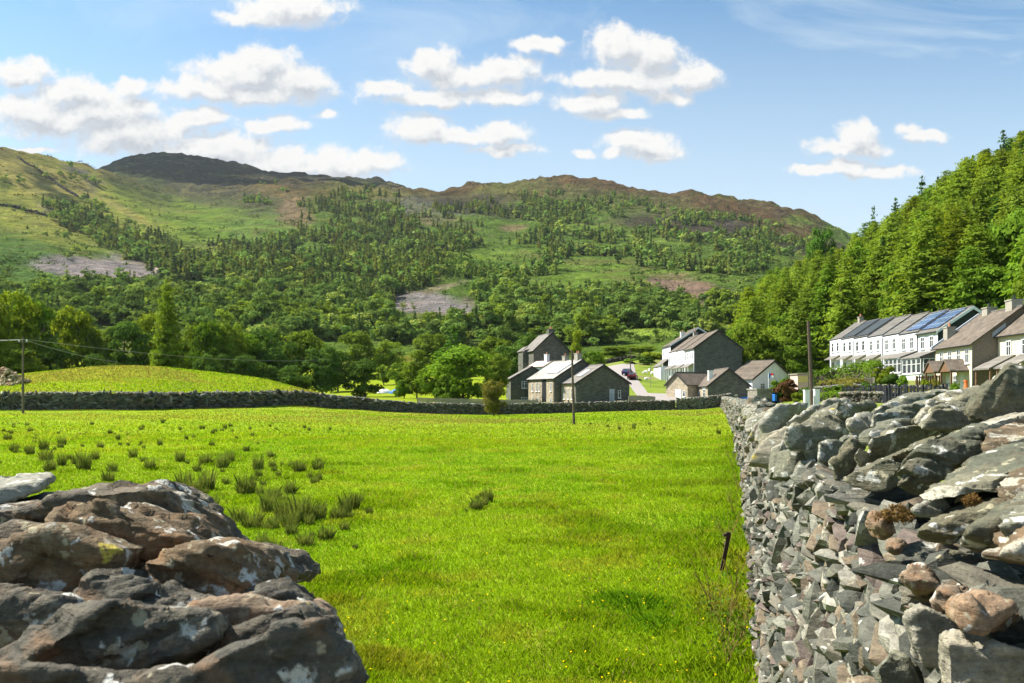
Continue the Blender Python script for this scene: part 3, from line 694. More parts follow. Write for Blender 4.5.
# ================================================================== the wall on the right
rng = np.random.default_rng(5)
def rw_h(s, tot): return float(np.interp(s, [0, 4.2, 5, 6, 9, 14, 40, 118], [1.60, 1.60, 1.55, 1.53, 1.45, 1.38, 1.33, 1.3]))
wall_r = empty('drystone_wall', (0.5, 0.6, 0), 0, 'tall rough slate drystone wall with big leaning capstones along the right of the field', 'wall', 'drystone walls')
def st_r(x, y): return min(.25, max(.105, .090 + y * .0068))
P_, N_, T_, S_ = wall_points(RW, rw_h, st_r, rng, side=1, batter=.24)
i_, M_, T2_, c_ = face_stones(P_, N_, T_, S_, rng)
V, Fc, C = scatter(TPL, i_, M_, T2_, c_)
o = link_mesh('stonework', np_mesh('right_wall_stonework', V, Fc, C), M_STONE); adopt(o, wall_r)
# the far side and the end, coarser
P2 = [(x + .72, y) for x, y in RW]
a = wall_points(P2, lambda s, t: rw_h(s, t) , lambda x, y: .26, rng, side=-1, batter=.12)
i_, M_, T2_, c_ = face_stones(*a, rng)
V, Fc, C = scatter(TPL, i_, M_, T2_, c_); o = link_mesh('rear_stonework', np_mesh('right_wall_rear', V, Fc, C), M_STONE); adopt(o, wall_r)
cum = [0]
for a, b in zip(RW, RW[1:]): cum.append(cum[-1] + math.dist(a, b))
o = core(RW, lambda i: rw_h(cum[i], 0) - .06, .72, 1, .13, bat=.24).build('hearting', M_CORE); adopt(o, wall_r)

n = 1300; yy = rng.uniform(1.0, 7.5, n); oo = rng.uniform(.32, .72, n)
T2_ = np.stack([rw_x(yy) + oo, yy, np.array([rw_h(q * 1.04 + 3.1, 0) for q in yy]) - .05 + rng.uniform(0, .03, n)], -1)
M_ = np.array([np.array(Euler((q[0] * .2, q[1] * .2, q[2] * 3)).to_matrix()) @ np.diag((.12 * (1 + abs(q[3])), .08 * (1 + .5 * abs(q[4])), .038)) for q in rng.normal(0, 1, (n, 5))])
i_ = rng.integers(0, 18, n); c_ = STONE_PAL[rng.integers(0, 9, n)] * rng.uniform(.45, .85, n)[:, None]
V, Fc, C = scatter(TPL, i_, M_, T2_, c_); o = link_mesh('top_rubble', np_mesh('right_wall_top_rubble', V, Fc, C), M_STONE); adopt(o, wall_r)
# capstones further along: slabs set on edge and leaning
CAPT = []
for k in range(7):
    r = random.Random(40 + k); vs = []
    w, th, h = r.uniform(.5, .68), r.uniform(.13, .24), r.uniform(.24, .38)
    pr = [(-w/2, 0), (-w/2 + r.uniform(.0, .1), h * r.uniform(.5, .8)), (-w * r.uniform(.05, .25), h), (w * r.uniform(.1, .3), h * r.uniform(.8, 1.02)), (w/2, h * r.uniform(.4, .7)), (w/2 * r.uniform(.85, 1), -.03)]
    tw = r.uniform(-.05, .05)
    A = [(x, -th/2 + r.uniform(-.02, .02), z) for x, z in pr]; B = [(x * .95 + tw, th/2 + r.uniform(-.02, .02), z * r.uniform(.85, 1)) for x, z in pr]
    n = len(pr); fs = [tuple(range(n)), tuple(range(2*n-1, n-1, -1))] + [(i, n+i, n+(i+1)%n, (i+1)%n) for i in range(n)]
    CAPT.append(rocky('coping_stone', A + B, fs, [M_SLAB, M_SLABP, M_SLAB, M_SLABP, M_SLABP, M_SLAB, M_SLABP][k], None, voxel=.022, amp=.02, seed=60 + k, strata=(0, 1, .2), fine=.004))
r = random.Random(9); y = 5.2; k = 0; caps = []
while y < 113:
    x = float(rw_x(y)); d = (rw_x(y + .5) - rw_x(y - .5)); ang = -math.atan(d)
    sc = r.uniform(.8, 1.15)
    caps.append((x + .40 + r.uniform(-.06, .06), y, rw_h(y * 1.04 + 3, 0) + float(ground(x, y)) - .05, ang + r.gauss(0, .22), r.gauss(-.5, .2), r.gauss(0, .12), sc))
    y += r.uniform(.16, .30) * (1 if y < 30 else 1.5)
use_proto = set()
fr = []
for k, (x, y, z, rz, lean, roll, sc) in enumerate(caps):
    src = CAPT[k % 7]
    if k < 90:
        if k < 7: o = src
        else: o = src.copy(); COL.objects.link(o)
        o.location = (x, y, z); o.rotation_euler = (lean, roll, rz); o.scale = (sc, sc, sc); adopt(o, wall_r)
    else: fr.append((x, y, z, rz, lean, roll, sc))
fr = np.array(fr); n = len(fr)
M = np.array([np.array(Euler((q[4], q[5], q[3])).to_matrix()) @ np.diag((.58 * q[6], .19 * q[6], .34 * q[6])) for q in fr])
T3 = fr[:, :3].copy(); T3[:, 2] += .13
cc = STONE_PAL[rng.integers(0, 9, n)] * rng.uniform(1.0, 1.7, n)[:, None]
V, Fc, C = scatter(TPL, rng.integers(0, 18, n), M, T3, cc)
o = tag(link_mesh('distant_coping', np_mesh('right_wall_distant_coping', V, Fc, C), M_STONE), kind='stuff'); adopt(o, wall_r)

# the big capstones close by, each traced from its front outline
BK = (.12, .42, .06)
NEAR_SLABS = [
 # outline, distance, run, material, strata, grad
 ([(962,418),(970,405),(982,391),(994,380),(1006,369),(1014,364),(1024,368),(1045,372),(1052,425),(1000,428)], 2.45, (.10,.16,.05), M_SLABD, (.3,1,0), (0,0)),
 ([(908,424),(923,409),(933,402),(947,395),(964,391),(980,389),(992,391),(975,404),(965,420),(935,424)], 3.0, (.15,.35,.02), M_SLAB, (.2,.4,1), (0,0)),
 ([(868,427),(875,415),(892,409),(920,404),(928,408),(912,424),(884,429)], 3.7, (.2,.4,.02), M_SLAB, (.2,.3,1), (0,0)),
 ([(860,421),(873,409),(885,402),(904,396),(928,391),(938,395),(926,405),(892,412),(878,419)], 4.3, (.25,.45,.02), M_SLAB, (.2,.3,1), (0,0)),
 ([(843,476),(848,464),(856,452),(866,437),(885,431),(913,425),(935,421),(928,436),(904,452),(876,464)], 3.1, (.25,.40,.05), M_SLAB, (.3,.3,1), (.15,0)),
 ([(905,426),(918,416),(937,407),(952,410),(965,415),(985,421),(968,431),(930,430)], 2.75, (.14,.35,.02), M_SLAB, (.2,.3,1), (0,0)),
 ([(840,478),(860,468),(880,460),(906,450),(938,439),(920,452),(905,464),(891,478),(892,494),(868,494),(848,486)], 2.72, (.22,.36,.10), M_SLABD, (.3,.2,1), (-.2,0)),
 ([(890,476),(897,468),(904,462),(916,452),(934,441),(951,433),(970,431),(980,436),(986,452),(976,460),(959,468),(944,478),(930,487),(914,497),(898,495),(890,486)], 2.08, (.16,.22,.05), M_SLABD, (.4,.5,1), (0,0)),
 ([(962,432),(985,425),(1010,418),(1040,412),(1075,408),(1075,442),(1024,437),(995,441),(982,438)], 2.30, (.12,.40,.12), M_SLABP, (.1,.2,1), (0,0)),
 ([(976,437),(996,438),(1024,434),(1070,432),(1070,460),(1024,456),(1001,456),(985,459)], 1.98, (.1,.3,.05), M_BROWN, (.1,.2,1), (0,0)),
 ([(926,492),(934,482),(947,473),(970,464),(994,457),(1024,455),(1075,452),(1075,484),(1024,474),(994,479),(959,487),(938,495)], 1.80, (.14,.30,.05), M_SLABD, (.2,.2,1), (0,0)),
 ([(907,503),(925,495),(946,488),(970,481),(998,477),(1075,468),(1075,502),(1024,498),(985,494),(950,500),(925,507)], 1.72, (.12,.30,.05), M_SLAB, (.2,.2,1), (0,0)),
 ([(986,494),(1005,488),(1030,482),(1075,476),(1075,510),(1024,506),(1000,505)], 1.58, (.1,.3,.05), M_BROWN, (.2,.2,1), (0,0)),
 ([(899,549),(910,535),(936,525),(960,518),(980,512),(1024,499),(1075,488),(1075,520),(1000,523),(962,534),(944,545),(942,556),(918,554)], 1.60, (.12,.25,.09), M_SLABD, (.2,.2,1), (0,0)),
 ([(939,543),(957,532),(990,519),(1020,509),(1065,500),(1065,542),(1010,546),(994,562),(968,570),(952,564),(942,557)], 1.42, (.10,.20,.05), M_SLABD, (.2,.4,1), (0,0)),
 ([(991,525),(1024,518),(1070,512),(1070,545),(1024,545),(1003,550)], 1.34, (.08,.2,.05), M_SLAB, (.2,.3,1), (0,0)),
 ([(966,572),(974,565),(990,566),(1002,553),(1024,544),(1060,538),(1060,596),(1020,592),(998,590),(978,580)], 1.22, (.06,.2,.03), M_BROWN, (.2,.3,1), (0,0)),
 ([(915,512),(928,502),(941,495),(951,496),(957,507),(937,520),(926,518)], 1.80, (.05,.14,.02), M_SLABP, (.3,.8,1), (0,0)),
 ([(784,441),(792,424),(806,416),(815,415),(843,418),(840,440),(818,446),(816,466),(805,466),(802,454),(782,453)], 4.9, (.4,.45,.12), M_SLAB, (.5,.6,.4), (0,0)),
 ([(770,452),(780,440),(796,438),(804,452),(803,464),(786,460)], 5.4, (.3,.3,.1), M_SLABP, (.5,.6,.4), (0,0)),
 ([(815,446),(824,441),(834,442),(836,455),(832,467),(819,469)], 4.35, (.25,.3,.05), M_SLAB, (.5,.6,.4), (0,0)),
 ([(842,422),(846,418),(852,417),(862,424),(868,429),(858,439),(851,449),(847,440),(846,431)], 3.75, (.2,.25,.05), M_SLABP, (.7,.6,.2), (0,0)),
 ([(830,457),(838,448),(848,441),(855,450),(848,464),(842,474),(833,474)], 3.5, (.22,.3,.05), M_SLABD, (.6,.6,.2), (0,0)),
 ([(832,417),(837,406),(849,400),(862,408),(858,419),(846,421)], 4.9, (.3,.35,.03), M_SLAB, (.4,.4,.8), (0,0)),
 ([(811,412),(818,404),(832,399),(840,404),(834,415),(820,417)], 5.5, (.35,.4,.03), M_SLABP, (.4,.4,.8), (0,0)),
 ([(785,424),(794,416),(806,406),(818,402),(806,417),(794,432),(786,434)], 6.0, (.4,.4,.04), M_SLABP, (.8,.4,.3), (0,0)),
 ([(756,424),(766,412),(780,404),(792,404),(784,418),(772,432),(760,436)], 8.2, (.4,.5,.05), M_SLABP, (.8,.4,.3), (0,0)),
 # boulders bedded in the face below
 ([(901,575),(908,566),(916,560),(924,560),(934,572),(944,584),(940,596),(934,603),(922,598),(910,586)], 1.58, (.05,.12,0), M_RUST, (.4,.5,.6), (0,0)),
 ([(935,592),(948,586),(958,582),(978,580),(984,590),(972,603),(962,612),(950,614),(941,604)], 1.40, (.04,.12,0), M_RUST, None, (0,0)),
 ([(960,616),(964,602),(974,594),(986,589),(1006,595),(1024,606),(1048,618),(1054,645),(1030,660),(1000,648),(976,636),(964,628)], 1.20, (.05,.14,0), M_RUST, None, (0,0)),
 ([(904,615),(909,606),(916,600),(936,611),(955,620),(960,638),(956,664),(936,666),(918,662),(911,640)], 1.45, (.05,.12,0), M_SLABP, (.5,.5,.5), (0,0)),
 ([(952,640),(966,634),(984,652),(996,642),(1024,650),(1056,656),(1056,712),(960,712),(956,680)], 1.22, (.04,.12,0), M_SLABP, (.5,.5,.5), (0,0)),
 ([(880,668),(894,650),(908,656),(918,668),(926,690),(920,712),(884,712)], 1.50, (.05,.1,0), M_SLAB, (.7,.4,.3), (0,0)),
 ([(862,520),(870,509),(884,506),(894,514),(896,530),(884,538),(870,534)], 1.98, (.06,.12,0), M_RUST, None, (0,0)),
 ([(858,436),(872,426),(892,421),(915,421),(930,427),(915,440),(880,446),(862,446)], 3.45, (.3,.3,.02), M_SLAB, (.2,.3,1), (0,0)),
 ([(884,532),(892,526),(902,530),(906,544),(896,552),(886,546)], 1.86, (.05,.1,0), M_RUST, None, (0,0)),
]
for k, (poly, Y, vec, m, st, gr) in enumerate(NEAR_SLABS):
    if k >= 27 or 10 <= k <= 17: Y *= .93
    nm = 'boulder' if m is M_RUST else 'coping_stone'
    vec = (vec[0], vec[1], vec[2] - .03)
    if 1 <= k <= 17 and m not in (M_SLABD,): vec = (.34, .42, .035)
    elif 1 <= k <= 17: vec = (.24, .30, .02)
    big = max(p[0] for p in poly) - min(p[0] for p in poly)
    o = slab(nm, poly, Y, vec, m, None, gr, voxel=max(.005, .0029 * Y), amp=.004 * (1 + .2 * Y) if m is not M_RUST else .006, deep=1.0 if m is not M_RUST else 2.1, seed=100 + k, strata=st, fine=.004 if m is not M_RUST else .006, chips=5 if m is not M_RUST else 13, facet=.0008 * Y if m is not M_RUST else .002, layer=.016 * Y + .012 if m is not M_RUST else 0)
    adopt(o, wall_r)
    if m is M_RUST: o['label'] = 'rusty pinkish boulder bedded in the wall face'

# moss tufts in the joints
moss = leafmat('dry_brown_moss', (.12, .085, .04), .3, .4)
for (px, py, Y, s) in ((886, 518, 1.86, .024), (896, 513, 1.82, .026), (972, 500, 1.5, .015), (905, 517, 1.8, .018)):
    n = 500; c = np.array(at(px, py, Y)); r_ = rng.normal(0, 1, (n, 3)); r_ /= np.linalg.norm(r_, axis=1)[:, None]
    p = c + r_ * (rng.random(n) ** .4)[:, None] * s * np.array((1.2, .8, .8)); q = rng.normal(0, 1, (n, 3)) * s * .22; w = rng.normal(0, 1, (n, 3)) * s * .06
    V = np.stack([p - w, p + w, p + q], 1).reshape(-1, 3)
    o = link_mesh('moss_tuft', np_mesh('moss_tuft', V, np.arange(n * 3).reshape(-1, 3)), moss); adopt(o, wall_r)

# ================================================================== the near wall end at the lower left
wall_l = empty('drystone_wall', (-1.2, 1.0, 0), 0, 'dark rough wall top of lichened rocks filling the lower left corner, close up', 'wall', 'drystone walls')
mb = MB(); mb.prism([(-5, .62, -.1), (-.42, .62, -.1), (-.48, 1.30, -.1), (-.96, 1.92, -.1), (-5, 1.92, -.1)], (0, 0, 1.62))
adopt(mb.build('hearting', M_CORE), wall_l)
a1 = wall_points([(-5, 1.97), (-.95, 1.97)], lambda s, t: 1.50, lambda x, y: .15, rng, side=1)
a4 = wall_points([(-.95, 1.97), (-.42, 1.34)], lambda s, t: 1.46, lambda x, y: .14, rng, side=1)
a2 = wall_points([(-.36, 1.34), (-.36, .62)], lambda s, t: 1.48, lambda x, y: .13, rng, side=1)
a3 = wall_points([(-5, .56), (-.36, .56)], lambda s, t: 1.45, lambda x, y: .17, rng, side=-1)
a = [np.concatenate(t) for t in zip(a1, a2, a3, a4)]
V, Fc, C = scatter(TPL, *face_stones(*a, rng)); adopt(link_mesh('stonework', np_mesh('left_wall_stonework', V, Fc, C), M_STONE), wall_l)
n = 700; xx = rng.uniform(-4.9, -.55, n); yy = rng.uniform(.7, 1.85, n); k_ = (yy - 1.30) * .78 + .62 < -xx; xx, yy = xx[k_], yy[k_]; n = len(xx)
M_ = np.array([np.array(Euler((q[0] * .2, q[1] * .2, q[2] * 3)).to_matrix()) @ np.diag((.16 * (1 + abs(q[3])), .11 * (1 + .5 * abs(q[4])), .06)) for q in rng.normal(0, 1, (n, 5))])
V, Fc, C = scatter(TPL, rng.integers(0, 18, n), M_, np.stack([xx, yy, 1.55 + .04 * rng.random(n) + .06 * (yy > 1.5) + .10 * (xx < -1.5)], -1), STONE_PAL[rng.integers(0, 9, n)]); adopt(link_mesh('top_rubble', np_mesh('left_wall_top', V, Fc, C), M_STONE), wall_l)
LEFT = [
 ([(165,640),(205,628),(240,640),(250,670),(225,690),(170,690)], .93, (0,.12,-.02), M_GREYROCK, (-.3,.3,1), .012),
 ([(246,592),(280,582),(300,597),(322,616),(332,640),(300,655),(256,635)], .94, (-.02,.12,-.02), M_GREYROCK, (-.4,.3,1), .012),
 ([(-100,604),(-30,588),(10,592),(40,604),(70,622),(50,668),(-100,690)], .86, (0,.12,-.02), M_GREYROCK, (-.4,.3,1), .015),
 ([(-90,512),(-30,508),(0,506),(36,499),(56,512),(40,545),(0,575),(-90,590)], 1.36, (-.03,.24,-.035), M_GREYROCK, (.25,.2,1), .02),
 ([(-60,492),(0,492),(26,489),(40,487),(44,489),(38,494),(10,503),(-10,512),(-60,520)], 1.62, (-.14,.36,.0), M_SLABP, (.1,.1,1), .016),
 ([(-60,545),(-20,532),(0,516),(12,504),(40,494),(75,480),(110,475),(122,472),(136,475),(152,481),(172,492),(186,508),(205,520),(224,538),(246,554),(255,575),(240,620),(60,640),(-60,640)], 1.27, (-.03,.28,-.035), M_GREYROCK, (.25,.2,1), .022),
 ([(222,545),(245,548),(262,554),(279,556),(283,566),(292,577),(279,589),(262,592),(240,600),(225,590)], 1.24, (.0,.22,-.035), M_GREYROCK, (.1,.3,1), .014),
 ([(36,530),(45,515),(60,503),(76,496),(92,498),(110,505),(126,511),(142,512),(160,515),(173,525),(184,537),(192,548),(170,575),(60,580),(30,552)], 1.08, (.0,.20,-.035), M_BROWN, (.2,.5,1), .022),
 ([(-40,572),(0,548),(15,540),(38,528),(52,525),(72,528),(96,535),(122,546),(110,575),(80,600),(40,620),(-40,640)], .96, (-.02,.2,-.035), M_BROWN, (.5,.3,1), .02),
 ([(118,575),(140,558),(156,549),(176,541),(192,537),(216,538),(229,545),(241,560),(253,575),(264,590),(270,602),(248,622),(180,625),(130,606)], 1.0, (.0,.18,-.035), M_BROWN, (.3,.4,1), .018),
 ([(40,622),(58,598),(76,574),(95,567),(116,573),(150,590),(202,606),(210,640),(60,650)], .90, (0,.14,-.035), M_GREYROCK, (-.3,.3,1), .016),
 ([(160,618),(178,609),(205,602),(226,597),(256,597),(276,603),(300,608),(314,620),(300,650),(230,660),(180,645)], .88, (0,.16,-.035), M_RUST, (.1,.3,1), .014),
 ([(-50,672),(0,640),(20,612),(40,605),(70,607),(95,604),(116,603),(140,609),(166,609),(200,624),(217,632),(190,655),(150,678),(100,700),(-50,720)], .77, (-.01,.12,-.035), M_GREYROCK, (-.5,.3,1), .015),
 ([(190,662),(215,640),(240,614),(264,598),(280,594),(300,608),(316,626),(322,650),(240,690),(195,690)], .81, (0,.14,-.035), M_GREYROCK, (-.6,.3,1), .014),
 ([(130,720),(150,698),(182,678),(230,650),(262,636),(292,626),(320,624),(329,636),(346,656),(364,684),(376,720)], .70, (-.02,.12,-.035), M_GREYROCK, (-.5,.3,1), .014),
 ([(-50,668),(40,665),(110,674),(180,668),(205,690),(205,730),(-50,730)], .67, (0,.10,-.035), M_GREYROCK, (-.3,.3,1), .013),
 ([(296,612),(304,606),(313,609),(316,616),(306,621)], .82, (0,.02,-.035), M_RUST, None, .004),
]
for k, (poly, Y, vec, m, st, amp) in enumerate(LEFT):
    o = slab('coping_stone', poly, Y, vec, m, None, (0, 0), voxel=.0046, amp=amp * .30, seed=200 + k, strata=st, fine=.0045, chips=9, facet=.0025, layer=.034); adopt(o, wall_l)

# ================================================================== field walls across the far end
def far_wall(label, pxs, hfun, step, thick=.6, bright=1.0, pal=STONE_PAL, capb=1.25, Yf=wallY, name='drystone_wall', dz=0, cope=True):
    Y = np.array([float(Yf(p)) for p in pxs]); X = (np.array(pxs) - 512) / F * Y
    path = list(zip(X, Y)); c = path[len(path) // 2]
    root = empty(name, (c[0], c[1], float(ground(*c))), 0, label, 'wall', 'drystone walls')
    tot = sum(math.dist(a, b) for a, b in zip(path, path[1:]))
    cumx = np.concatenate([[0], np.cumsum([math.dist(a, b) for a, b in zip(path, path[1:])])])
    hf = lambda s, t: float(np.interp(np.interp(s, cumx, pxs), *hfun))
    a = wall_points(path, hf, lambda x, y: step, rng, side=-1)
    b = wall_points([(x, y + thick) for x, y in path], hf, lambda x, y: step * 1.6, rng, side=1)
    a = [np.concatenate(t) for t in zip(a, b)]
    V, Fc, C = scatter(TPL, *face_stones(*a, rng, pal=pal, bright=bright))
    adopt(link_mesh('stonework', np_mesh('field_wall_stonework', V, Fc, C), M_STONEF), root)
    adopt(core([(x, y) for x, y in path], lambda i: hf(cumx[i], 0) - .04, thick, -1, .07).build('hearting', M_CORE), root)
    if cope:
        n = int(tot / .28); s = np.sort(rng.random(n)) * tot; x = np.interp(s, cumx, X); y = np.interp(s, cumx, Y) + thick * .5
        hz = np.array([hf(q, 0) for q in s]) + ground(x, y) + .03
        M = np.array([np.array(Euler((r_[0] * .15, r_[1] * .2 + .5 * (r_[3] > .6), r_[2] * .3)).to_matrix()) @ np.diag((.34, thick * 1.0, .15)) for r_ in rng.normal(0, 1, (n, 4))])
        cc = pal[rng.integers(0, len(pal), n)] * rng.uniform(.9, 1.4, n)[:, None] * capb
        V, Fc, C = scatter(TPL, rng.integers(0, 18, n), M, np.stack([x, y, hz], -1), np.clip(cc, 0, .8))
        adopt(link_mesh('coping', np_mesh('field_wall_coping', V, Fc, C), M_STONEF), root)
    return root
WPX = list(range(-320, 0, 40)) + list(range(0, 681, 15))
far_wall('long dark drystone wall crossing the far end of the field below the green mound', WPX, ([-320, 60, 250, 330, 400, 500, 600, 680], [1.35, 1.40, 1.45, 1.42, 1.30, 1.32, 1.30, 1.30]), .28, bright=.85)
far_wall('short paler taller drystone wall at the field corner below the low stone cottage', list(range(678, 734, 6)), ([678, 734], [1.62, 1.70]), .30, bright=1.35)
def hill_at(px, py):
    ys = np.linspace(300, 1650, 700); z = ground((px - 512) / F * ys, ys); r = HZ - F * (z - CAMZ) / ys
    i = np.argmax(r <= py); return float(ys[i])
for pts, lab in (([(-20, 204), (20, 209), (45, 216), (64, 222)], 'thin dark wall line crossing the left hillside above the wood'), ([(18, 158), (40, 172), (62, 188), (82, 200)], 'dark wall line slanting down the upper left hillside')):
    hy = {p[0]: hill_at(*p) for p in pts}; pp = [p[0] for p in pts]
    far_wall(lab, list(np.arange(pp[0], pp[-1], 6.0)), ([pp[0], pp[-1]], [2.2, 2.2]), 1.5, bright=.35, thick=1.2, Yf=lambda p, pp=pp, hy=hy: float(np.interp(p, pp, [hy[q] for q in pp])), cope=False)
far_wall('dark drystone wall on the rise behind the car park', list(range(602, 692, 8)), ([602, 692], [1.1, 1.4]), .4, bright=.45, Yf=lambda p: 216, cope=False)
# ================================================================== trees
def leaf_quads(P, Nn, size, rng, aspect=1.5):
    n = len(P); a = rng.normal(0, 1, (n, 3)); a -= (a * Nn).sum(1)[:, None] * Nn; a /= np.linalg.norm(a, axis=1)[:, None]; b = np.cross(Nn, a)
    s = size if np.ndim(size) else np.full(n, size)
    a = a * (s * aspect)[:, None] * .5; b = b * s[:, None] * .5
    # kite-shaped leaf cluster
    V = np.stack([P - a, P + b * .9 - a * .1, P + a, P - b * .9 - a * .1], 1).reshape(-1, 3)
    return V, np.arange(n * 4).reshape(-1, 4)

def unit(v): return v / np.linalg.norm(v, axis=-1)[..., None]

def broad_crown(seed, nclump=26, per=110, leaf=.045, base=.22, wide=.36, top=1.0, pear=0.0, loose=0.0):
    """crown of a tree one unit tall: clumps spread through a rounded volume with gaps between"""
    rng = np.random.default_rng(seed); Ps, Ns, Ss = [], [], []
    cz = (base + top) / 2; rz = (top - base) / 2
    k = 0
    while k < nclump:
        d = unit(rng.normal(0, 1, 3)); rr = rng.uniform(.45, .92) if rng.random() < .8 else rng.uniform(0, .5)
        w = wide * (1 - pear * max(0, d[2]))
        c = np.array((d[0] * w * rr, d[1] * w * rr, cz + d[2] * rz * rr))
        r = rng.uniform(.085, .17) * (wide / .36) ** .5
        m = int(per * (r / .125) ** 2)
        v = unit(rng.normal(0, 1, (m, 3))); v[:, 2] = np.where(v[:, 2] < -.35, -v[:, 2] * .6, v[:, 2])
        rad = r * (rng.random(m) ** .35)
        p = c + v * rad[:, None] * np.array((1.15, 1.15, .85))
        p += rng.normal(0, .012 + loose, (m, 3))
        out = unit(v * .9 + unit(p - np.array((0, 0, cz - .1)) + 1e-6) * .5 + rng.normal(0, .45, (m, 3)))
        Ps.append(p); Ns.append(out); Ss.append(leaf * rng.uniform(.6, 1.35, m)); k += 1
    return leaf_quads(np.concatenate(Ps), np.concatenate(Ns), np.concatenate(Ss), rng)

def conifer_crown(seed, levels=24, branches=8, seg=6, leaf=.045, wide=.2, base=.1, droop=.25, power=.9, gap=.12, top_sparse=0.0, m=3):
    rng = np.random.default_rng(seed); Ps, Ns, Ss = [], [], []
    for L in range(levels):
        f = (L + rng.random() * .7) / levels; z = base + (1 - base) * f
        R = wide * ((1 - f) ** power * .97 + .03) * (1 if f > .12 else .7 + f * 2.5)
        nb = max(3, int(branches * (1 - f * .55)))
        ph = rng.random() * 6.28
        for b in range(nb):
            if rng.random() < gap + top_sparse * f: continue
            a = ph + 6.283 * b / nb + rng.normal(0, .2); Rb = R * rng.uniform(.6, 1.18)
            ns = max(2, int(seg * (Rb / wide) + 1.5))
            t = (np.arange(ns) + rng.random(ns)) / ns
            rad = Rb * (.12 + .88 * t); zz = z - droop * Rb * t ** 1.5 + .10 * Rb * np.maximum(0, t - .7)
            p = np.stack([np.cos(a) * rad, np.sin(a) * rad, zz], -1); p = np.repeat(p, m, 0) + rng.normal(0, .013 + .05 * Rb, (ns * m, 3)) * np.array((1, 1, .5))
            nn = unit(np.stack([np.full(ns * m, np.cos(a) * .75), np.full(ns * m, np.sin(a) * .75), np.full(ns * m, .5)], -1) + rng.normal(0, .45, (ns * m, 3)))
            Ps.append(p); Ns.append(nn); Ss.append(leaf * rng.uniform(.6, 1.3, ns * m) * (.5 + .6 * (1 - f)))
    p = np.stack([rng.normal(0, .004, 14), rng.normal(0, .004, 14), np.linspace(.9, 1.0, 14)], -1)
    Ps.append(p); Ns.append(unit(rng.normal(0, 1, (14, 3)))); Ss.append(np.full(14, leaf * .45))
    return leaf_quads(np.concatenate(Ps), np.concatenate(Ns), np.concatenate(Ss), rng, 1.9)

def trunk_mesh(name, seed, h=.9, r=.016, limbs=5, spread=.22, start=.25):
    rr = random.Random(seed); mb = MB()
    pts = [(rr.gauss(0, .006) * k, rr.gauss(0, .006) * k, h * k / 6 - .01) for k in range(7)]
    mb.tube(pts, r, 7, r * .18)
    for i in range(limbs):
        f = start + (1 - start) * (i + rr.random()) / limbs * .75; z = h * f; a = rr.random() * 6.28; L = spread * rr.uniform(.6, 1.1)
        mb.tube([(0, 0, z), (math.cos(a) * L * .5, math.sin(a) * L * .5, z + L * .35), (math.cos(a) * L, math.sin(a) * L, z + L * .8)], r * .45, 5, r * .1)
    return mb.mesh(name)

KIND = {}
def kind(name, crowns, trunks, crown_mat, width):
    KIND[name] = (crowns, trunks, crown_mat, width)
def cm(name, VQ): return np_mesh(name, VQ[0], VQ[1])
kind('broad', [cm('broad_crown', broad_crown(s, 38, 180, .033, -.06, .40)) for s in (1, 2, 3, 4)], [trunk_mesh('broad_trunk', s, .8, .022, 6, .3, .2) for s in (1, 2)], LEAF_BROAD, .84)
kind('tall', [cm('tall_crown', broad_crown(s, 32, 190, .030, -.04, .24, 1.0, .3)) for s in (11, 12, 13)], [trunk_mesh('tall_trunk', s, .9, .015, 6, .18, .2) for s in (3, 4)], LEAF_MID, .52)
kind('bush', [cm('bush_crown', broad_crown(s, 22, 150, .07, .0, .58)) for s in (21, 22, 23)], [trunk_mesh('bush_stem', s, .6, .03, 5, .4, .1) for s in (5,)], LEAF_MID, 1.2)
kind('larch', [cm('larch_crown', conifer_crown(s, 36, 11, 9, .024, .19, .02, .06, .46, .14, 0.0, 6)) for s in (31, 32, 33, 34, 35)], [trunk_mesh('larch_trunk', s, .98, .012, 0) for s in (6, 7)], LEAF_LARCH, .40)
kind('spruce', [cm('spruce_crown', conifer_crown(s, 30, 11, 8, .030, .20, .05, .40, .95, .10, 0.0, 5)) for s in (41, 42, 43)], [trunk_mesh('spruce_trunk', s, .98, .012, 0) for s in (8,)], LEAF_SPRUCE, .40)
kind('gappy', [cm('gappy_crown', conifer_crown(s, 17, 7, 6, .040, .18, .20, .10, .7, .34, .1)) for s in (51, 52, 53)], [trunk_mesh('gappy_trunk', s, 1.0, .011, 0) for s in (9,)], LEAF_SPRUCE, .38)

TREE_COUNT = {}
def tree(kindname, base, h, w, name, label, cat='tree', group=None, mat=None, rz=None, trunk=True):
    crowns, trunks, cmat, uw = KIND[kindname]
    k = TREE_COUNT.get((kindname, name), 0); TREE_COUNT[(kindname, name)] = k + 1
    root = empty(name, base, random.random() * 6.28 if rz is None else rz, label, cat, group)
    key = (kindname, k % len(crowns), mat.name if mat else '')
    me = crowns[k % len(crowns)]
    if mat is not None:
        if key not in MESHC: MESHC[key] = me.copy(); MESHC[key].materials.clear(); MESHC[key].materials.append(mat)
        me = MESHC[key]
    c = link_mesh('crown', me, cmat, root); s = w / uw; c.scale = (s, s, h)
    if trunk:
        t = link_mesh('trunk', trunks[k % len(trunks)], M_BARK, root); ts = (s + h) / 2; t.scale = (ts, ts, h)
    return root
MESHC = {}
def tree_px(kindname, px, Y, top, wpx, name, label, **kw):
    b = G(px, Y, -.1); h = CAMZ + (HZ - top) / F * Y - b.z
    return tree(kindname, b, h, wpx / F * Y, name, label, **kw)
B_ = dict(group='broadleaf trees at the foot of the hills')
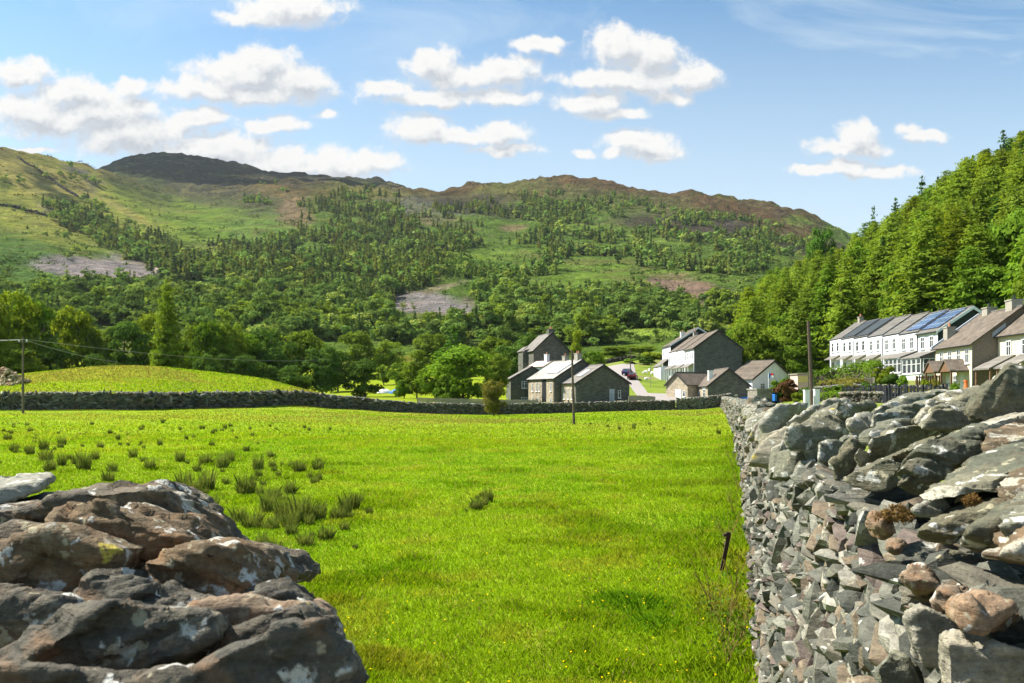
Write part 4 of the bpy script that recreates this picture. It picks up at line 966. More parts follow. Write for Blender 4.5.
# belt behind the mound on the left
T = tree_px
T('broad', 4, 128, 282, 62, 'broadleaf_tree', 'yellow-green tree at the far left edge behind the mound', mat=LEAF_YEL)
T('tall', -22, 122, 290, 60, 'broadleaf_tree', 'bright tree cut by the left edge behind the mound', mat=LEAF_YEL)
T('broad', 32, 134, 296, 52, 'broadleaf_tree', 'mid green tree just right of the left power pole', mat=LEAF_MID)
T('broad', 55, 150, 303, 52, 'broadleaf_tree', 'dark tree in the belt above the left end of the mound', mat=LEAF_DARK)
T('broad', 76, 140, 304, 50, 'broadleaf_tree', 'light yellowish tree in the belt above the left half of the mound', mat=LEAF_YEL)
T('broad', 98, 142, 322, 46, 'broadleaf_tree', 'olive round-topped tree left of the dark round tree above the mound', mat=LEAF_BROAD)
T('broad', 126, 138, 319, 52, 'broadleaf_tree', 'dark round dense tree above the mound, left of the tall larch', mat=LEAF_DARK)
T('tall', 150, 150, 311, 34, 'broadleaf_tree', 'pale thin-crowned tree just left of the tall larch', mat=LEAF_YEL)
T('larch', 167, 128, 280, 36, 'larch_tree', 'tall narrow larch standing above all the trees behind the mound', mat=LEAF_LARCH)
for (px, Y, top, w, m, lab) in ((188, 146, 316, 36, LEAF_BROAD, 'olive tree right beside the tall larch'), (207, 140, 318, 40, LEAF_MID, 'rounded olive tree second right of the tall larch'), (229, 142, 316, 38, LEAF_BROAD, 'tall-domed olive tree above the right half of the mound'),
   (250, 146, 332, 40, LEAF_MID, 'lower mid green tree above the right slope of the mound'), (272, 150, 320, 50, LEAF_DARK, 'dark broad tree behind the right slope of the mound'), (300, 154, 328, 50, LEAF_BROAD, 'broad dark olive tree behind the right end of the mound'), (322, 150, 342, 44, LEAF_DARK, 'low dark tree at the right foot of the mound'),
   (60, 128, 346, 46, LEAF_DARK, 'low dark shrubby tree under the belt left of the mound top'), (100, 132, 350, 40, LEAF_DARK, 'low dark shrub under the belt near the mound top'), (18, 120, 345, 50, LEAF_BROAD, 'low leafy tree behind the rubble bank at far left'),
   (212, 134, 350, 40, LEAF_DARK, 'low dark shrub at the foot of the olive trees right of the larch'), (245, 136, 354, 44, LEAF_DARK, 'low dark undergrowth tree behind the right slope of the mound'), (285, 138, 362, 46, LEAF_DARK, 'low dark undergrowth tree near the right end of the mound')):
    T('broad', px, Y, top, w, 'broadleaf_tree', lab, mat=m)
# middle of the valley
for (kd, px, Y, top, w, m, lab) in (('broad', 365, 150, 358, 38, LEAF_DARK, 'dark low tree standing alone in the valley meadow left of the slim tree'), ('tall', 417, 140, 343, 30, LEAF_BROAD, 'slim tree with a rounded top left of the big leafy tree'),
   ('broad', 402, 190, 360, 28, LEAF_MID, 'small light tree behind the tents'), ('broad', 355, 230, 330, 40, LEAF_BROAD, 'round tree at the top edge of the valley meadow'), ('broad', 385, 240, 338, 40, LEAF_BROAD, 'round tree above the far valley meadow, behind the slim tree'),
   ('broad', 463, 128, 344, 76, LEAF_MID, 'big broad leafy tree left of the stone houses'), ('broad', 492, 136, 350, 38, LEAF_BROAD, 'darker tree joined to the big leafy tree beside the houses'), ('broad', 440, 134, 362, 46, LEAF_MID, 'lower leafy tree on the left side of the big leafy tree'),
   ('gappy', 453, 170, 326, 46, LEAF_SPRUCE, 'dark pine with an open crown behind the big leafy tree'), ('broad', 522, 170, 329, 48, LEAF_DARK, 'dark tree left of the tall dark gable house'), ('broad', 497, 185, 335, 40, LEAF_BROAD, 'rounded tree between the pine and the dark tree'),
   ('tall', 577, 158, 330, 18, LEAF_YEL, 'small bright green round-headed tree right of the tall dark gable'), ('broad', 592, 156, 348, 28, LEAF_MID, 'green tree behind the chimneys of the stone houses'), ('broad', 612, 235, 346, 36, LEAF_BROAD, 'dark green tree behind the car park wall'),
   ('broad', 640, 250, 344, 34, LEAF_BROAD, 'round tree on the rise behind the car park'), ('broad', 622, 240, 350, 24, LEAF_DARK, 'dark round bush behind the car park wall'), ('broad', 430, 250, 330, 40, LEAF_BROAD, 'round hillside tree directly above the slim tree'),
   ('broad', 338, 180, 350, 40, LEAF_DARK, 'dark tree beside the valley meadow at the right end of the mound')):
    T(kd, px, Y, top, w, 'pine_tree' if kd == 'gappy' else 'broadleaf_tree', lab, mat=m)
T('bush', 452, 119, 374, 34, 'shrub', 'bright leafy shrub behind the board fence', cat='shrub', mat=LEAF_MID)
T('bush', 404, 140, 378, 22, 'shrub', 'small light green shrub by the tents', cat='shrub', mat=LEAF_MID)
T('bush', 384, 200, 364, 22, 'shrub', 'pale rounded shrub in the valley meadow', cat='shrub', mat=LEAF_BROAD)
T('broad', 494, 97.5, 377, 26, 'hawthorn_tree', 'small scrubby thorn tree growing in front of the field wall', mat=LEAF_OLIVE)
for (px, Y, top, w, m, lab) in ((650, 205, 352, 26, LEAF_YEL, 'yellow-green bush on the verge behind the car park'), (644, 200, 355, 18, LEAF_DARK, 'dark rounded bush at the top of the grass verge'), (630, 204, 358, 14, LEAF_MID, 'small bush beside the end of the car park'), (668, 212, 353, 18, LEAF_YEL, 'yellowish bush left of the white houses')):
    T('bush', px, Y, top, w, 'shrub', lab, cat='shrub', mat=m)

# forest on the right-hand slope
rf = random.Random(77); forest = []
def sky_top(px): return np.interp(px, [728, 740, 760, 785, 815, 850, 890, 930, 960, 1000, 1024, 1100, 1250], [345, 305, 266, 246, 240, 232, 212, 186, 166, 146, 136, 118, 80])
def hasroom(x, y, d): return all((x - q[0]) ** 2 + (y - q[1]) ** 2 > d * d for q in forest)
tries = 0
while tries < 9000 and len(forest) < 330:
    tries += 1
    px = rf.uniform(738, 1140); Y = rf.uniform(92, 320); X = (px - 512) / F * Y
    lim = np.interp(px, [738, 760, 800, 830, 860, 940, 1024, 1140], [152, 142, 140, 140, 134, 108, 96, 84])
    if Y < lim: continue
    if px < 760 and Y > 250: continue
    if not hasroom(X, Y, 3.9 + (Y - 90) * .012): continue
    g = float(ground(X, Y)); top = HZ - (g + 14 - CAMZ) * F / Y
    if top < sky_top(px) - 30: continue
    forest.append((X, Y, g, px))
forest.sort(key=lambda q: q[1])
for (X, Y, g, px) in forest:
    hmax = CAMZ + (HZ - sky_top(px)) / F * Y - g + 1.5
    h = min(rf.uniform(14, 21), max(7, hmax)); q = rf.random()
    edge = Y < np.interp(px, [738, 850, 940, 1024], [170, 158, 128, 114])
    if q < .66 or (px < 830 and q < .85):
        kd, m = 'larch', rf.choice([LEAF_LARCH, LEAF_LARCH, LEAF_LARCH, LEAF_MID, LEAF_YEL, LEAF_BROAD]); w = h * rf.uniform(.48, .68); nm = 'larch_tree'; lab = 'bright green larch in the wood on the slope behind the terraces'
    elif q < .90:
        kd, m = 'broad', rf.choice([LEAF_MID, LEAF_MID, LEAF_LARCH]); h *= .78; w = h * rf.uniform(.5, .7); nm = 'broadleaf_tree'; lab = 'round-crowned green tree among the larches on the slope behind the terraces'
    else:
        kd, m = 'spruce', LEAF_SPRUCE if rf.random() < .6 else LEAF_MID; w = h * rf.uniform(.3, .42); nm = 'spruce_tree'; lab = 'dark spruce among the larches on the slope behind the terraces'
    tree(kd, (X, Y, g - .2), h, w, nm, lab, group={'larch_tree': 'larches on the right-hand slope', 'broadleaf_tree': 'broadleaf trees on the right-hand slope', 'spruce_tree': 'spruces on the right-hand slope'}[nm], mat=m)
for (px, Y, top, w, lab) in ((874, 268, 206, 20, 'thin open conifer standing out on the skyline left of the two tallest'), (896, 262, 198, 26, 'open-branched conifer breaking the skyline above the terrace'), (922, 255, 176, 26, 'tall thin conifer with gaps in its branches on the skyline'), (938, 250, 176, 20, 'thin conifer close right of the tall gappy one on the skyline'),
   (1003, 240, 130, 26, 'dark conifer on the skyline near the right edge'), (1020, 236, 131, 24, 'dark conifer on the skyline at the right edge'), (968, 196, 208, 36, 'open conifer with a bare trunk in the middle of the right wood'), (985, 228, 154, 22, 'dark spiky conifer top left of the right-edge skyline pair')):
    T('gappy', px, Y, top, w, 'conifer_tree', lab)
T('broad', 823, 255, 221, 32, 'pine_tree', 'dark flat-topped pine on the skyline where the wood meets the hill', mat=LEAF_SPRUCE)
T('broad', 748, 146, 320, 54, 'broadleaf_tree', 'bright leafy tree right of the big dark gable', mat=LEAF_LARCH)
T('broad', 776, 146, 318, 52, 'broadleaf_tree', 'bright leafy tree above the white bungalow', mat=LEAF_LARCH)
T('broad', 1000, 104, 262, 60, 'broadleaf_tree', 'leafy tree behind the chimneys of the cream terrace', mat=LEAF_MID)
T('broad', 800, 142, 336, 40, 'broadleaf_tree', 'shaded leafy tree left of the white terrace', mat=LEAF_MID)
# ================================================================== the wooded hillside
# (column, row, half width, half height, tilt, density, share of conifers, young)
WOODS = [
 (120, 325, 220, 26, 0, .95, .06, 0), (330, 322, 200, 22, 0, .97, .10, 0), (520, 325, 160, 20, 0, .95, .10, 0), (690, 320, 90, 24, 0, .85, .15, 0), (250, 300, 130, 18, 3, .92, .25, 0),
 (330, 268, 110, 34, 4, .88, .75, 0), (215, 280, 50, 14, 20, .8, .5, 0), (150, 250, 105, 15, 22, .82, .65, 0), (90, 228, 32, 9, 10, .7, .7, 0), (70, 292, 50, 10, 10, .75, .05, 0), (130, 296, 60, 8, 8, .8, .1, 0), (80, 275, 10, 6, 0, .6, .5, 0),
 (362, 218, 62, 26, 5, .92, .9, 0), (475, 214, 42, 16, 2, .95, .95, 0), (545, 212, 45, 16, 5, .65, .85, 0), (420, 240, 60, 14, 5, .6, .85, 0), (295, 250, 34, 12, 0, .6, .8, 0),
 (500, 284, 62, 19, 5, .95, .95, 1), (440, 268, 60, 14, 5, .75, .9, 1), (430, 255, 30, 12, 0, .8, .85, 0),
 (610, 250, 90, 15, 6, .42, .75, 0), (600, 232, 80, 8, 6, .25, .8, 0), (690, 258, 70, 17, 8, .55, .4, 0), (735, 248, 34, 22, 10, .55, .35, 0), (790, 245, 40, 14, 20, .4, .4, 0), (640, 212, 90, 9, 10, .28, .7, 0), (720, 232, 60, 12, 8, .5, .75, 0),
 (640, 300, 110, 12, 3, .80, .25, 0), (570, 305, 50, 9, 0, .85, .3, 0), (725, 305, 30, 12, 0, .85, .2, 0), (545, 268, 20, 6, 0, .5, .7, 0),
 (255, 205, 14, 6, 0, .5, .6, 0), (72, 187, 50, 3.5, 33, .75, .15, 0), (84, 178, 26, 3, 26, .7, .1, 0), (10, 180, 12, 4, 20, .6, .1, 0), (40, 215, 40, 2.5, 18, .5, .1, 0), (265, 190, 24, 5, 8, .6, .5, 0), (20, 300, 60, 10, 5, .8, .05, 0),
]
CLEAR = [(640, 336, 44, 8), (350, 362, 18, 10), (372, 384, 60, 14), (402, 362, 14, 8), (100, 317, 22, 6), (660, 352, 50, 10), (612, 356, 40, 8), (432, 313, 60, 20), (98, 274, 60, 15), (692, 295, 42, 14), (640, 372, 60, 20), (582, 288, 64, 15), (500, 256, 34, 7), (20, 275, 45, 18)]
def wood_at(px, py):
    d = np.full(px.shape, .022); cf = np.full(px.shape, .35); yg = np.zeros(px.shape)
    for (cx, cy, rx, ry, a, dd, c, y) in WOODS:
        ca, sa = math.cos(math.radians(a)), math.sin(math.radians(a)); dx, dy = px - cx, py - cy
        q = np.sqrt(((dx * ca + dy * sa) / rx) ** 2 + ((-dx * sa + dy * ca) / ry) ** 2)
        v = dd * sstep(1.15, .85, q); m = v > d
        d = np.where(m, v, d); cf = np.where(m, c, cf); yg = np.where(m, y, yg)
    for (cx, cy, rx, ry) in CLEAR:
        q = np.hypot((px - cx) / rx, (py - cy) / ry); d = d * np.clip(sstep(.85, 1.1, q), .04, 1)
    d = np.where(py < 197, d * .25, d)
    return d, cf, yg
rng = np.random.default_rng(91)
N_ = 150000
cpx = rng.uniform(-70, 850, N_); cy_ = np.exp(rng.uniform(math.log(168), math.log(1580), N_))
cX = (cpx - 512) / F * cy_; cZ = ground(cX, cy_)
jp = np.stack([cX, cy_], -1)
wpx = cpx + fbm(jp, 1 / 70, 3, 301) * 24; wpy = HZ - F * (cZ - CAMZ) / cy_ + fbm(jp, 1 / 70, 3, 302) * 9
dens, cfr, yng = wood_at(wpx, wpy)
gaps = sstep(-.16, .20, fbm(jp, 1 / 38, 3, 305))
# a proper count per area: each try stands for the same share of the picture's columns and of log distance, so weight by the ground it covers
wgt = np.clip((cy_ / 620) ** 1.25, .12, 1.0)
ok = rng.random(N_) < dens * gaps * wgt
sel = np.where(ok)[0]
cell = {}; keep = []
for i in sel[np.argsort(cy_[sel])]:
    con = rng.random() < cfr[i] * (.62 if cfr[i] < .9 else .9)
    h = (rng.uniform(6, 10) if yng[i] else rng.uniform(8, 15)) if con else rng.uniform(5, 11) * rng.choice([1.0, 1.0, 1.45])
    if dens[i] < .04: h *= rng.uniform(.3, .6)
    sp = (2.9 if con else 5.2) + cy_[i] * .0028
    k = (int(cX[i] // sp), int(cy_[i] // sp), int(sp * 2))
    if k in cell: continue
    cell[k] = 1; keep.append((cX[i], cy_[i], cZ[i], con, h, yng[i]))
print('HILL TREES', len(keep))
inframe = [q for q in keep if -20 < 512 + F * q[0] / q[1] < 780]
rank = sorted(inframe, key=lambda q: -(q[4] / q[1]))
nb = sum(1 for o in bpy.data.objects if o.name.split('.')[0] == 'broadleaf_tree')
ind_b = [q for q in rank if not q[3]][:max(0, 300 - nb)]; ind_c = [q for q in rank if q[3]][:290]
ids = set(map(id, ind_b + ind_c))
def lod_join(cands, tpl, colours, width, name):
    n = len(cands)
    if not n: return None
    r = np.random.default_rng(17); idx = r.integers(0, len(tpl), n)
    h = np.array([q[4] for q in cands]); w = h * r.uniform(.85, 1.35, n) * width; a = r.random(n) * 6.28
    M = np.zeros((n, 3, 3)); M[:, 0, 0] = np.cos(a) * w; M[:, 0, 1] = -np.sin(a) * w; M[:, 1, 0] = np.sin(a) * w; M[:, 1, 1] = np.cos(a) * w; M[:, 2, 2] = h
    T = np.array([(q[0], q[1], q[2] - .4) for q in cands])
    c = np.array(colours)[r.integers(0, len(colours), n)] * r.uniform(.72, 1.3, n)[:, None]
    return scatter(tpl, idx, M, T, c)
LB = [broad_crown(300 + s, 15, 18, .10, .06, .40) for s in range(5)]; LBs = [broad_crown(320 + s, 9, 8, .17, .04, .38) for s in range(5)]
LC = [conifer_crown(340 + s, 11, 6, 2, .085, .25, .05, .35, .9, .08) for s in range(5)]; LCs = [conifer_crown(360 + s, 7, 4, 1, .15, .25, .05, .35, .9, .05) for s in range(5)]
rest = [q for q in keep if id(q) not in ids]
pb = [(0.150, 0.235, 0.050), (0.203, 0.278, 0.058), (0.118, 0.199, 0.044), (0.247, 0.300, 0.066), (0.166, 0.257, 0.061)]
pc = [(0.102, 0.142, 0.037), (0.162, 0.188, 0.044), (0.070, 0.109, 0.035), (0.192, 0.205, 0.051), (0.120, 0.160, 0.040)]
py_ = [(.12, .19, .03), (.15, .215, .036), (.10, .165, .03)]
parts = [lod_join([q for q in rest if not q[3] and q[1] < 560], LB, pb, 1.0, 'a'), lod_join([q for q in rest if not q[3] and q[1] >= 560], LBs, pb, 1.0, 'b'),
         lod_join([q for q in rest if q[3] and not q[5] and q[1] < 560], LC, pc, 1.0, 'c'), lod_join([q for q in rest if q[3] and not q[5] and q[1] >= 560], LCs, pc, 1.0, 'd'), lod_join([q for q in rest if q[3] and q[5]], LC, py_, 1.05, 'e')]
parts = [p for p in parts if p is not None]; off = 0; Vs, Fs, Cs = [], [], []
for V, Fc, C in parts: Vs.append(V); Fs.append(Fc + off); Cs.append(C); off += len(V)
tag(link_mesh('far_woodland', np_mesh('far_woodland', np.concatenate(Vs), np.concatenate(Fs), np.concatenate(Cs)), LEAF_FAR), kind='stuff')
print('WOODLAND QUADS', sum(len(f) for f in Fs))
def hill_tree(q, con, name, label, group, mats):
    crowns, trunks, _, uw = KIND['spruce' if con else 'broad']
    k = random.randrange(len(crowns)); m = random.choice(mats); key = ('hill', con, k, m.name)
    if key not in MESHC:
        MESHC[key] = cm(name, HILLC[con][k]); MESHC[key].materials.append(m)
    o = link_mesh(name, MESHC[key], m); h = q[4]; w = h * random.uniform(.85, 1.2) * (1.0 if con else 1.05)
    o.location = (q[0], q[1], q[2] - .4); o.scale = (w, w, h); o.rotation_euler = (0, 0, random.random() * 6.28)
    tag(o, label, 'tree', group)
# scrub, bracken and heather tufts over the open slopes: nobody could count them
Ns = 60000; spx = rng.uniform(-60, 850, Ns); sY = np.exp(rng.uniform(math.log(330), math.log(1620), Ns)); sX = (spx - 512) / F * sY; sP = np.stack([sX, sY], -1)
cl = fbm(sP, 1 / 60, 4, 611) + .6 * fbm(sP, 1 / 16, 3, 612); spy = HZ - F * (ground(sX, sY) - CAMZ) / sY
okS = (cl > .22) & (rng.random(Ns) < .2 + .7 * sstep(.2, .7, cl)) & (rng.random(Ns) < (sY / 1000) ** 1.2)
for (cx, cy, rx, ry) in ((435, 305, 46, 14), (100, 268, 62, 12), (692, 290, 40, 10)): okS &= ~((np.hypot((spx - cx) / rx, (spy - cy) / ry) < 1) & (rng.random(Ns) < .93))
sX, sY, spy = sX[okS], sY[okS], spy[okS]; ns = len(sX); K = 7; hS = rng.uniform(.8, 2.6, ns)
Pq = np.repeat(np.stack([sX, sY, ground(sX, sY)], -1), K, 0) + rng.normal(0, 1, (ns * K, 3)) * np.repeat(hS, K)[:, None] * np.array((.95, .8, .22)); Pq[:, 2] += np.repeat(hS, K) * .35
Vq, Qq = leaf_quads(Pq, unit(rng.normal(0, .6, (ns * K, 3)) + np.array((-.1, -.35, .8))), np.repeat(hS, K) * .85, rng, 1.4)
pal = np.array([(.055, .095, .020), (.075, .120, .024), (.040, .070, .018), (.10, .135, .030)])[rng.integers(0, 4, ns)]; hp = np.array([(.070, .050, .026), (.045, .040, .024), (.085, .085, .03)])[rng.integers(0, 3, ns)]
hm_ = (rng.random(ns) < sstep(232, 200, spy) * .75)[:, None]; pal = np.where(hm_, hp, pal) * rng.uniform(.7, 1.25, ns)[:, None]
tag(link_mesh('hill_scrub', np_mesh('hill_scrub', Vq, Qq, np.repeat(np.repeat(pal, K, 0), 4, 0)), LEAF_FAR), kind='stuff'); print('SCRUB', ns)
HILLC = {False: [broad_crown(400 + s, 24, 60, .060, .06, .40) for s in range(4)], True: [conifer_crown(420 + s, 18, 8, 4, .06, .24, .05, .35, .9, .08) for s in range(3)]}
for q in ind_b: hill_tree(q, False, 'broadleaf_tree', 'rounded broadleaf tree in the wood covering the foot of the hillside', 'broadleaf trees on the lower hillside', [LEAF_HILLB, LEAF_HILLB, LEAF_BROAD])
for q in ind_c: hill_tree(q, True, 'conifer_tree', 'pointed conifer in the wood on the hillside across the valley', 'conifers on the hillside', [LEAF_HILLC] if not q[5] else [LEAF_HILLY])
# ================================================================== buildings
WC = {}
def window_mesh(w, h, bars):
    key = (round(w, 2), round(h, 2), bars)
    if key in WC: return WC[key]
    f = MB(); t = .08
    f.box(-w/2, -w/2 + t, -.06, .03, 0, h); f.box(w/2 - t, w/2, -.06, .03, 0, h)
    f.box(-w/2 + t, w/2 - t, -.06, .03, 0, t); f.box(-w/2 + t, w/2 - t, -.06, .03, h - t, h)
    for k in range(1, bars + 1):
        x = -w/2 + w * k / (bars + 1); f.box(x - .03, x + .03, -.05, .03, t, h - t)
    f.box(-w/2 + t, w/2 - t, -.045, .03, h * .62, h * .62 + .05)
    f.box(-w/2 - .06, w/2 + .06, -.13, .03, -.09, -.003)
    p = MB().box(-w/2 + t, w/2 - t, -.015, .02, t, h - t)
    WC[key] = (f.mesh('window'), p.mesh('pane')); return WC[key]
def window(root, loc, rz, w=.9, h=1.2, bars=1, fm=None, name='window'):
    f, p = window_mesh(w, h, bars)
    o = link_mesh(name, f, M_TRIM, root); o.location = loc; o.rotation_euler = (0, 0, rz)
    link_mesh('pane', p, M_GLASS, o); return o
LEFT_ = -math.pi / 2
DC = {}
def door(root, loc, rz, mat, w=.9, h=2.05):
    key = (w, h)
    if key not in DC:
        d = MB().box(-w/2, w/2, -.05, .02, 0, h); d.box(-w*.3, w*.3, -.075, -.05, h*.55, h*.9); d.box(-w*.3, w*.3, -.075, -.05, .15, h*.45)
        DC[key] = d.mesh('door'), MB().box(w*.33, w*.40, -.11, -.05, 1.0, 1.06).mesh('handle')
    o = link_mesh('door', DC[key][0].copy(), None, root); o.data.materials.append(mat); o.location = loc; o.rotation_euler = (0, 0, rz)
    link_mesh('handle', DC[key][1], M_BLACK, o); return o
def body(root, W, L, eave, ridge, base, wall, roof, x0=0.0, barge=None, over=.25, side=None, thick=.14, skew=.5):
    """walls and roof; the gable stands at y=0 looking along -y, the ridge runs along +y; heights are above the root"""
    a, b = x0 - W/2, x0 + W/2; rx = a + W * skew
    MB().prism([(a, 0, base), (b, 0, base), (b, 0, eave), (rx, 0, ridge), (a, 0, eave)], (0, L, 0)).build('wall', wall, root)
    if side is not None:
        MB().box(a - .03, a - .002, .003, L - .003, base, eave - .02).build('front_wall', side, root)
    r = MB()
    for sx, ex in ((a, -1), (b, 1)):
        run = abs(rx - sx); sl = (ridge - eave) / run; ox = sx + ex * over; oz = eave - sl * over
        p = [(ox, -over, oz + .01), (rx, -over, ridge + .01), (rx, -over, ridge + thick + .04), (ox, -over, oz + thick)]
        r.prism(p, (0, L + 2 * over, 0))
    ro = r.build('roof', roof, root)
    r = MB(); r.box(rx - .12, rx + .12, -over, L + over, ridge + thick + .0, ridge + thick + .10); r.build('ridge_tiles', M_ROOFGR, ro)
    if barge is not None:
        bb = MB()
        for sx, ex in ((a, -1), (b, 1)):
            run = abs(rx - sx); sl = (ridge - eave) / run; ox = sx + ex * over; oz = eave - sl * over
            bb.prism([(ox, -over - .05, oz - .16), (rx, -over - .05, ridge - .16), (rx, -over - .05, ridge + thick + .05), (ox, -over - .05, oz + thick + .02)], (0, .045, 0))
        bb.build('bargeboard', barge, root)
    g = MB(); g.tube([(a - over - .06, -over, eave - (ridge - eave) / (W * skew) * over + .06), (a - over - .06, L + over, eave - (ridge - eave) / (W * skew) * over + .06)], .06, 6); g.build('gutter', M_BLACK, root)
    return ro
def chimney(parent, loc, w=.7, h=1.3, mat=None, pots=1, potm=None):
    if parent.name.startswith('roof'): parent = parent.parent
    m = MB().box(-w/2, w/2, -w*.6, w*.6, -.6, h); m.box(-w/2-.06, w/2+.06, -w*.6-.06, w*.6+.06, h + .002, h+.12)
    c = m.build('chimney', mat or M_BRICKC, parent); c.location = loc
    for k in range(pots):
        p = MB().tube([(0, (k - (pots-1)/2) * .45, h + .1), (0, (k - (pots-1)/2) * .45, h + .55)], .13, 8, .10); p.build('chimney_pot', potm or M_TERRA, c)
    return c
def roofx(W, eave, ridge, x): return eave + (ridge - eave) * x / (W / 2)

# --- the pair of slate ranges in the middle of the valley
th = math.radians(27)
b1 = empty('stone_house', (14.9, 130.2, 0), th, 'dark slate house with a pale door in its broad gable towards the field', 'house', 'village buildings')
W = 10.4; ro = body(b1, W, 4.6, 3.85, 6.75, .0, M_WSTONE, M_ROOFGR, barge=M_DKTRIM)
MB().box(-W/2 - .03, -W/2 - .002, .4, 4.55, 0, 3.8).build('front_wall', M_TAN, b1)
door(b1, (1.7, 0, .9), 0, M_LEAD, 1.0, 2.0)
window(b1, (3.2, 0, 1.4), 0, .55, 1.3, 0)
for y in (1.2, 2.4, 3.6): window(b1, (-W/2 - .03, y, 1.2), LEFT_, .4, 1.8, 0)
sl = math.atan2(2.9, W/2)
s = MB().box(-1.1, 1.1, 1.2, 2.6, 0, .06).build('skylight', M_LEAD, ro); s.location = (-W/4, 0, roofx(W, 3.85, 6.75, W/4) + .20); s.rotation_euler = (0, -sl, 0)
m = MB(); m.box(-5.0, 2.6, -3.0, -2.85, 0, .9); 
st = MB(); 
for k in range(6): st.box(-1.6 + k * .42, -1.18 + k * .42, -1.1, -.06, -.3, .1 + k * .14)
st.build('outside_steps', M_WSTONE2, b1)
r_ = MB(); r_.tube([(-1.7, -1.0, 1.1), (1.0, -1.0, 2.0)], .03, 5); r_.tube([(-1.7, -1.0, -.2), (-1.7, -1.0, 1.1)], .03, 5); r_.tube([(1.0, -1.0, .8), (1.0, -1.0, 2.0)], .03, 5); r_.build('handrail', M_POLEG, b1)
loc = Vector((14.9, 130.2, 0)) + Matrix.Rotation(th, 3, 'Z') @ Vector((-1.2, 4.75, 0))
b2 = empty('stone_house', loc, th, 'slate house with a pale roof and tall dark opening in its tan sunlit front', 'house', 'village buildings')
ro = body(b2, 10.6, 9.0, 4.65, 7.75, .3, M_WSTONE, M_ROOFLT, barge=M_DKTRIM)
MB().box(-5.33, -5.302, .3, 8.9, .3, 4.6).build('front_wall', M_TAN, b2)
MB().box(-5.37, -5.335, 2.6, 4.0, .4, 4.5).build('tall_opening', M_BLACK, b2)
for y in (1.0, 5.0, 6.0, 7.4): window(b2, (-5.33, y, 2.5), LEFT_, .45, 1.5, 0)
for y in (1.0, 5.4, 7.4): window(b2, (-5.33, y, .6), LEFT_, .5, 1.0, 0)
chimney(ro, (.0, 1.1, 7.6), .9, 1.25, pots=2); chimney(ro, (.1, 5.4, 7.6), .8, 1.0, pots=1)
s = MB().box(-1.6, 1.6, 1.0, 4.6, 0, .05).build('skylight', M_LEAD, ro); s.location = (-2.7, 0, 6.42); s.rotation_euler = (0, -math.atan2(3.1, 5.3), 0)
b3 = empty('stone_cottage', at(532, 395, 141) * 1.0, math.radians(8), 'small dark slate gabled wing with white windows left of the pale-roofed house', 'house', 'village buildings'); b3.location.z = 0
body(b3, 7.6, 6, 4.75, 6.85, .0, M_WSTONE2, M_ROOFGR, barge=M_DKTRIM)
window(b3, (-1.35, 0, 3.1), 0, 1.0, 1.25, 1); window(b3, (-1.4, 0, .55), 0, 1.1, .95, 1)
b4 = empty('stone_house', (at(551.5, 395, 156).x, 156, 3.0), math.radians(14), 'tall dark gable house rising behind the others, with orange chimney pots on its peak', 'house', 'village buildings')
ro = body(b4, 7.3, 9, 7.6, 11.0, -1.0, M_WSTONE, M_ROOFGR, barge=M_DKTRIM)
chimney(ro, (.1, .9, 11.0), 1.1, .75, pots=3, mat=M_WSTONE)
MB().prism([(-4.9, 4, 7.6), (-3.66, 4, 8.5), (-3.66, 4, 8.65), (-4.9, 4, 7.75)], (0, 4, 0)).build('side_roof', M_ROOFGR, b4); MB().box(-4.7, -3.66, 4.1, 7.9, -1, 7.6).build('side_wing', M_WSTONE, b4)
window(b4, (-2.9, 0, 3.2), 0, .6, 1.2, 1)
b5 = empty('cottage', (at(552, 395, 149).x, 149, 2.6), math.radians(35), 'small white-washed cottage with a pinkish roof tucked under the tall dark gable', 'house', 'village buildings')
ro = body(b5, 4.2, 4.6, 4.6, 5.6, -1.0, M_WHITE, M_PINK); chimney(ro, (-.6, .8, 5.2), .65, 1.6, M_WHITE, 1)

# --- white terrace with the big dark gable
W = 8.56; LABW = ['white-fronted house with a huge dark slate gable end above the low stone cottage', 'middle house of the white row running back from the huge dark gable', 'third house of the white row running back from the huge dark gable']
for k in range(3):
    Yk = 142 + 7.7 * k; g0 = float(ground(33, Yk)) - .4
    t1 = empty('terraced_house', (36.75, Yk, g0), 0, LABW[k], 'house', 'white houses with the dark gable')
    ev = 10.3 + .12 * k - g0
    ro = body(t1, W, 7.696, ev, ev + 3.05, -1.5, M_WSTONE2 if k == 0 else M_WHITE, M_ROOFBR, barge=M_DKTRIM if k == 0 else None, side=M_WHITE, over=.25 if k == 0 else .002)
    for y in (1.1, 2.9, 4.8, 6.6): window(t1, (-W/2 - .03, y, ev - 2.0), LEFT_, .95, 1.3, 1)
    for y in (1.1, 4.8): window(t1, (-W/2 - .03, y, ev - 5.6), LEFT_, 1.2, 1.7, 1)
    for y in (2.9, 6.6): door(t1, (-W/2 - .03, y, ev - 6.0), LEFT_, M_LEAD)
    MB().prism([(-W/2 - 1.1, .2, ev - 3.45), (-W/2 - .03, .2, ev - 2.75), (-W/2 - .03, .2, ev - 2.63), (-W/2 - 1.1, .2, ev - 3.33)], (0, 7.2, 0)).build('porch_roof', M_ROOFGR, t1)
    for y in (.4, 2.6, 4.8, 7.0): MB().box(-W/2 - 1.05, -W/2 - .93, y, y + .12, ev - 7.6, ev - 3.42).build('porch_post', M_TRIM, t1)
    if k == 2: chimney(ro, (.3, 3.5, ev + 3.0), .8, .9, M_BRICKC)
g0 = 6.0
t2 = empty('terraced_house', (38.9, 166.2, g0), 0, 'white house with a white-edged black gable peeping over the row behind the huge dark gable', 'house', 'white houses with the dark gable')
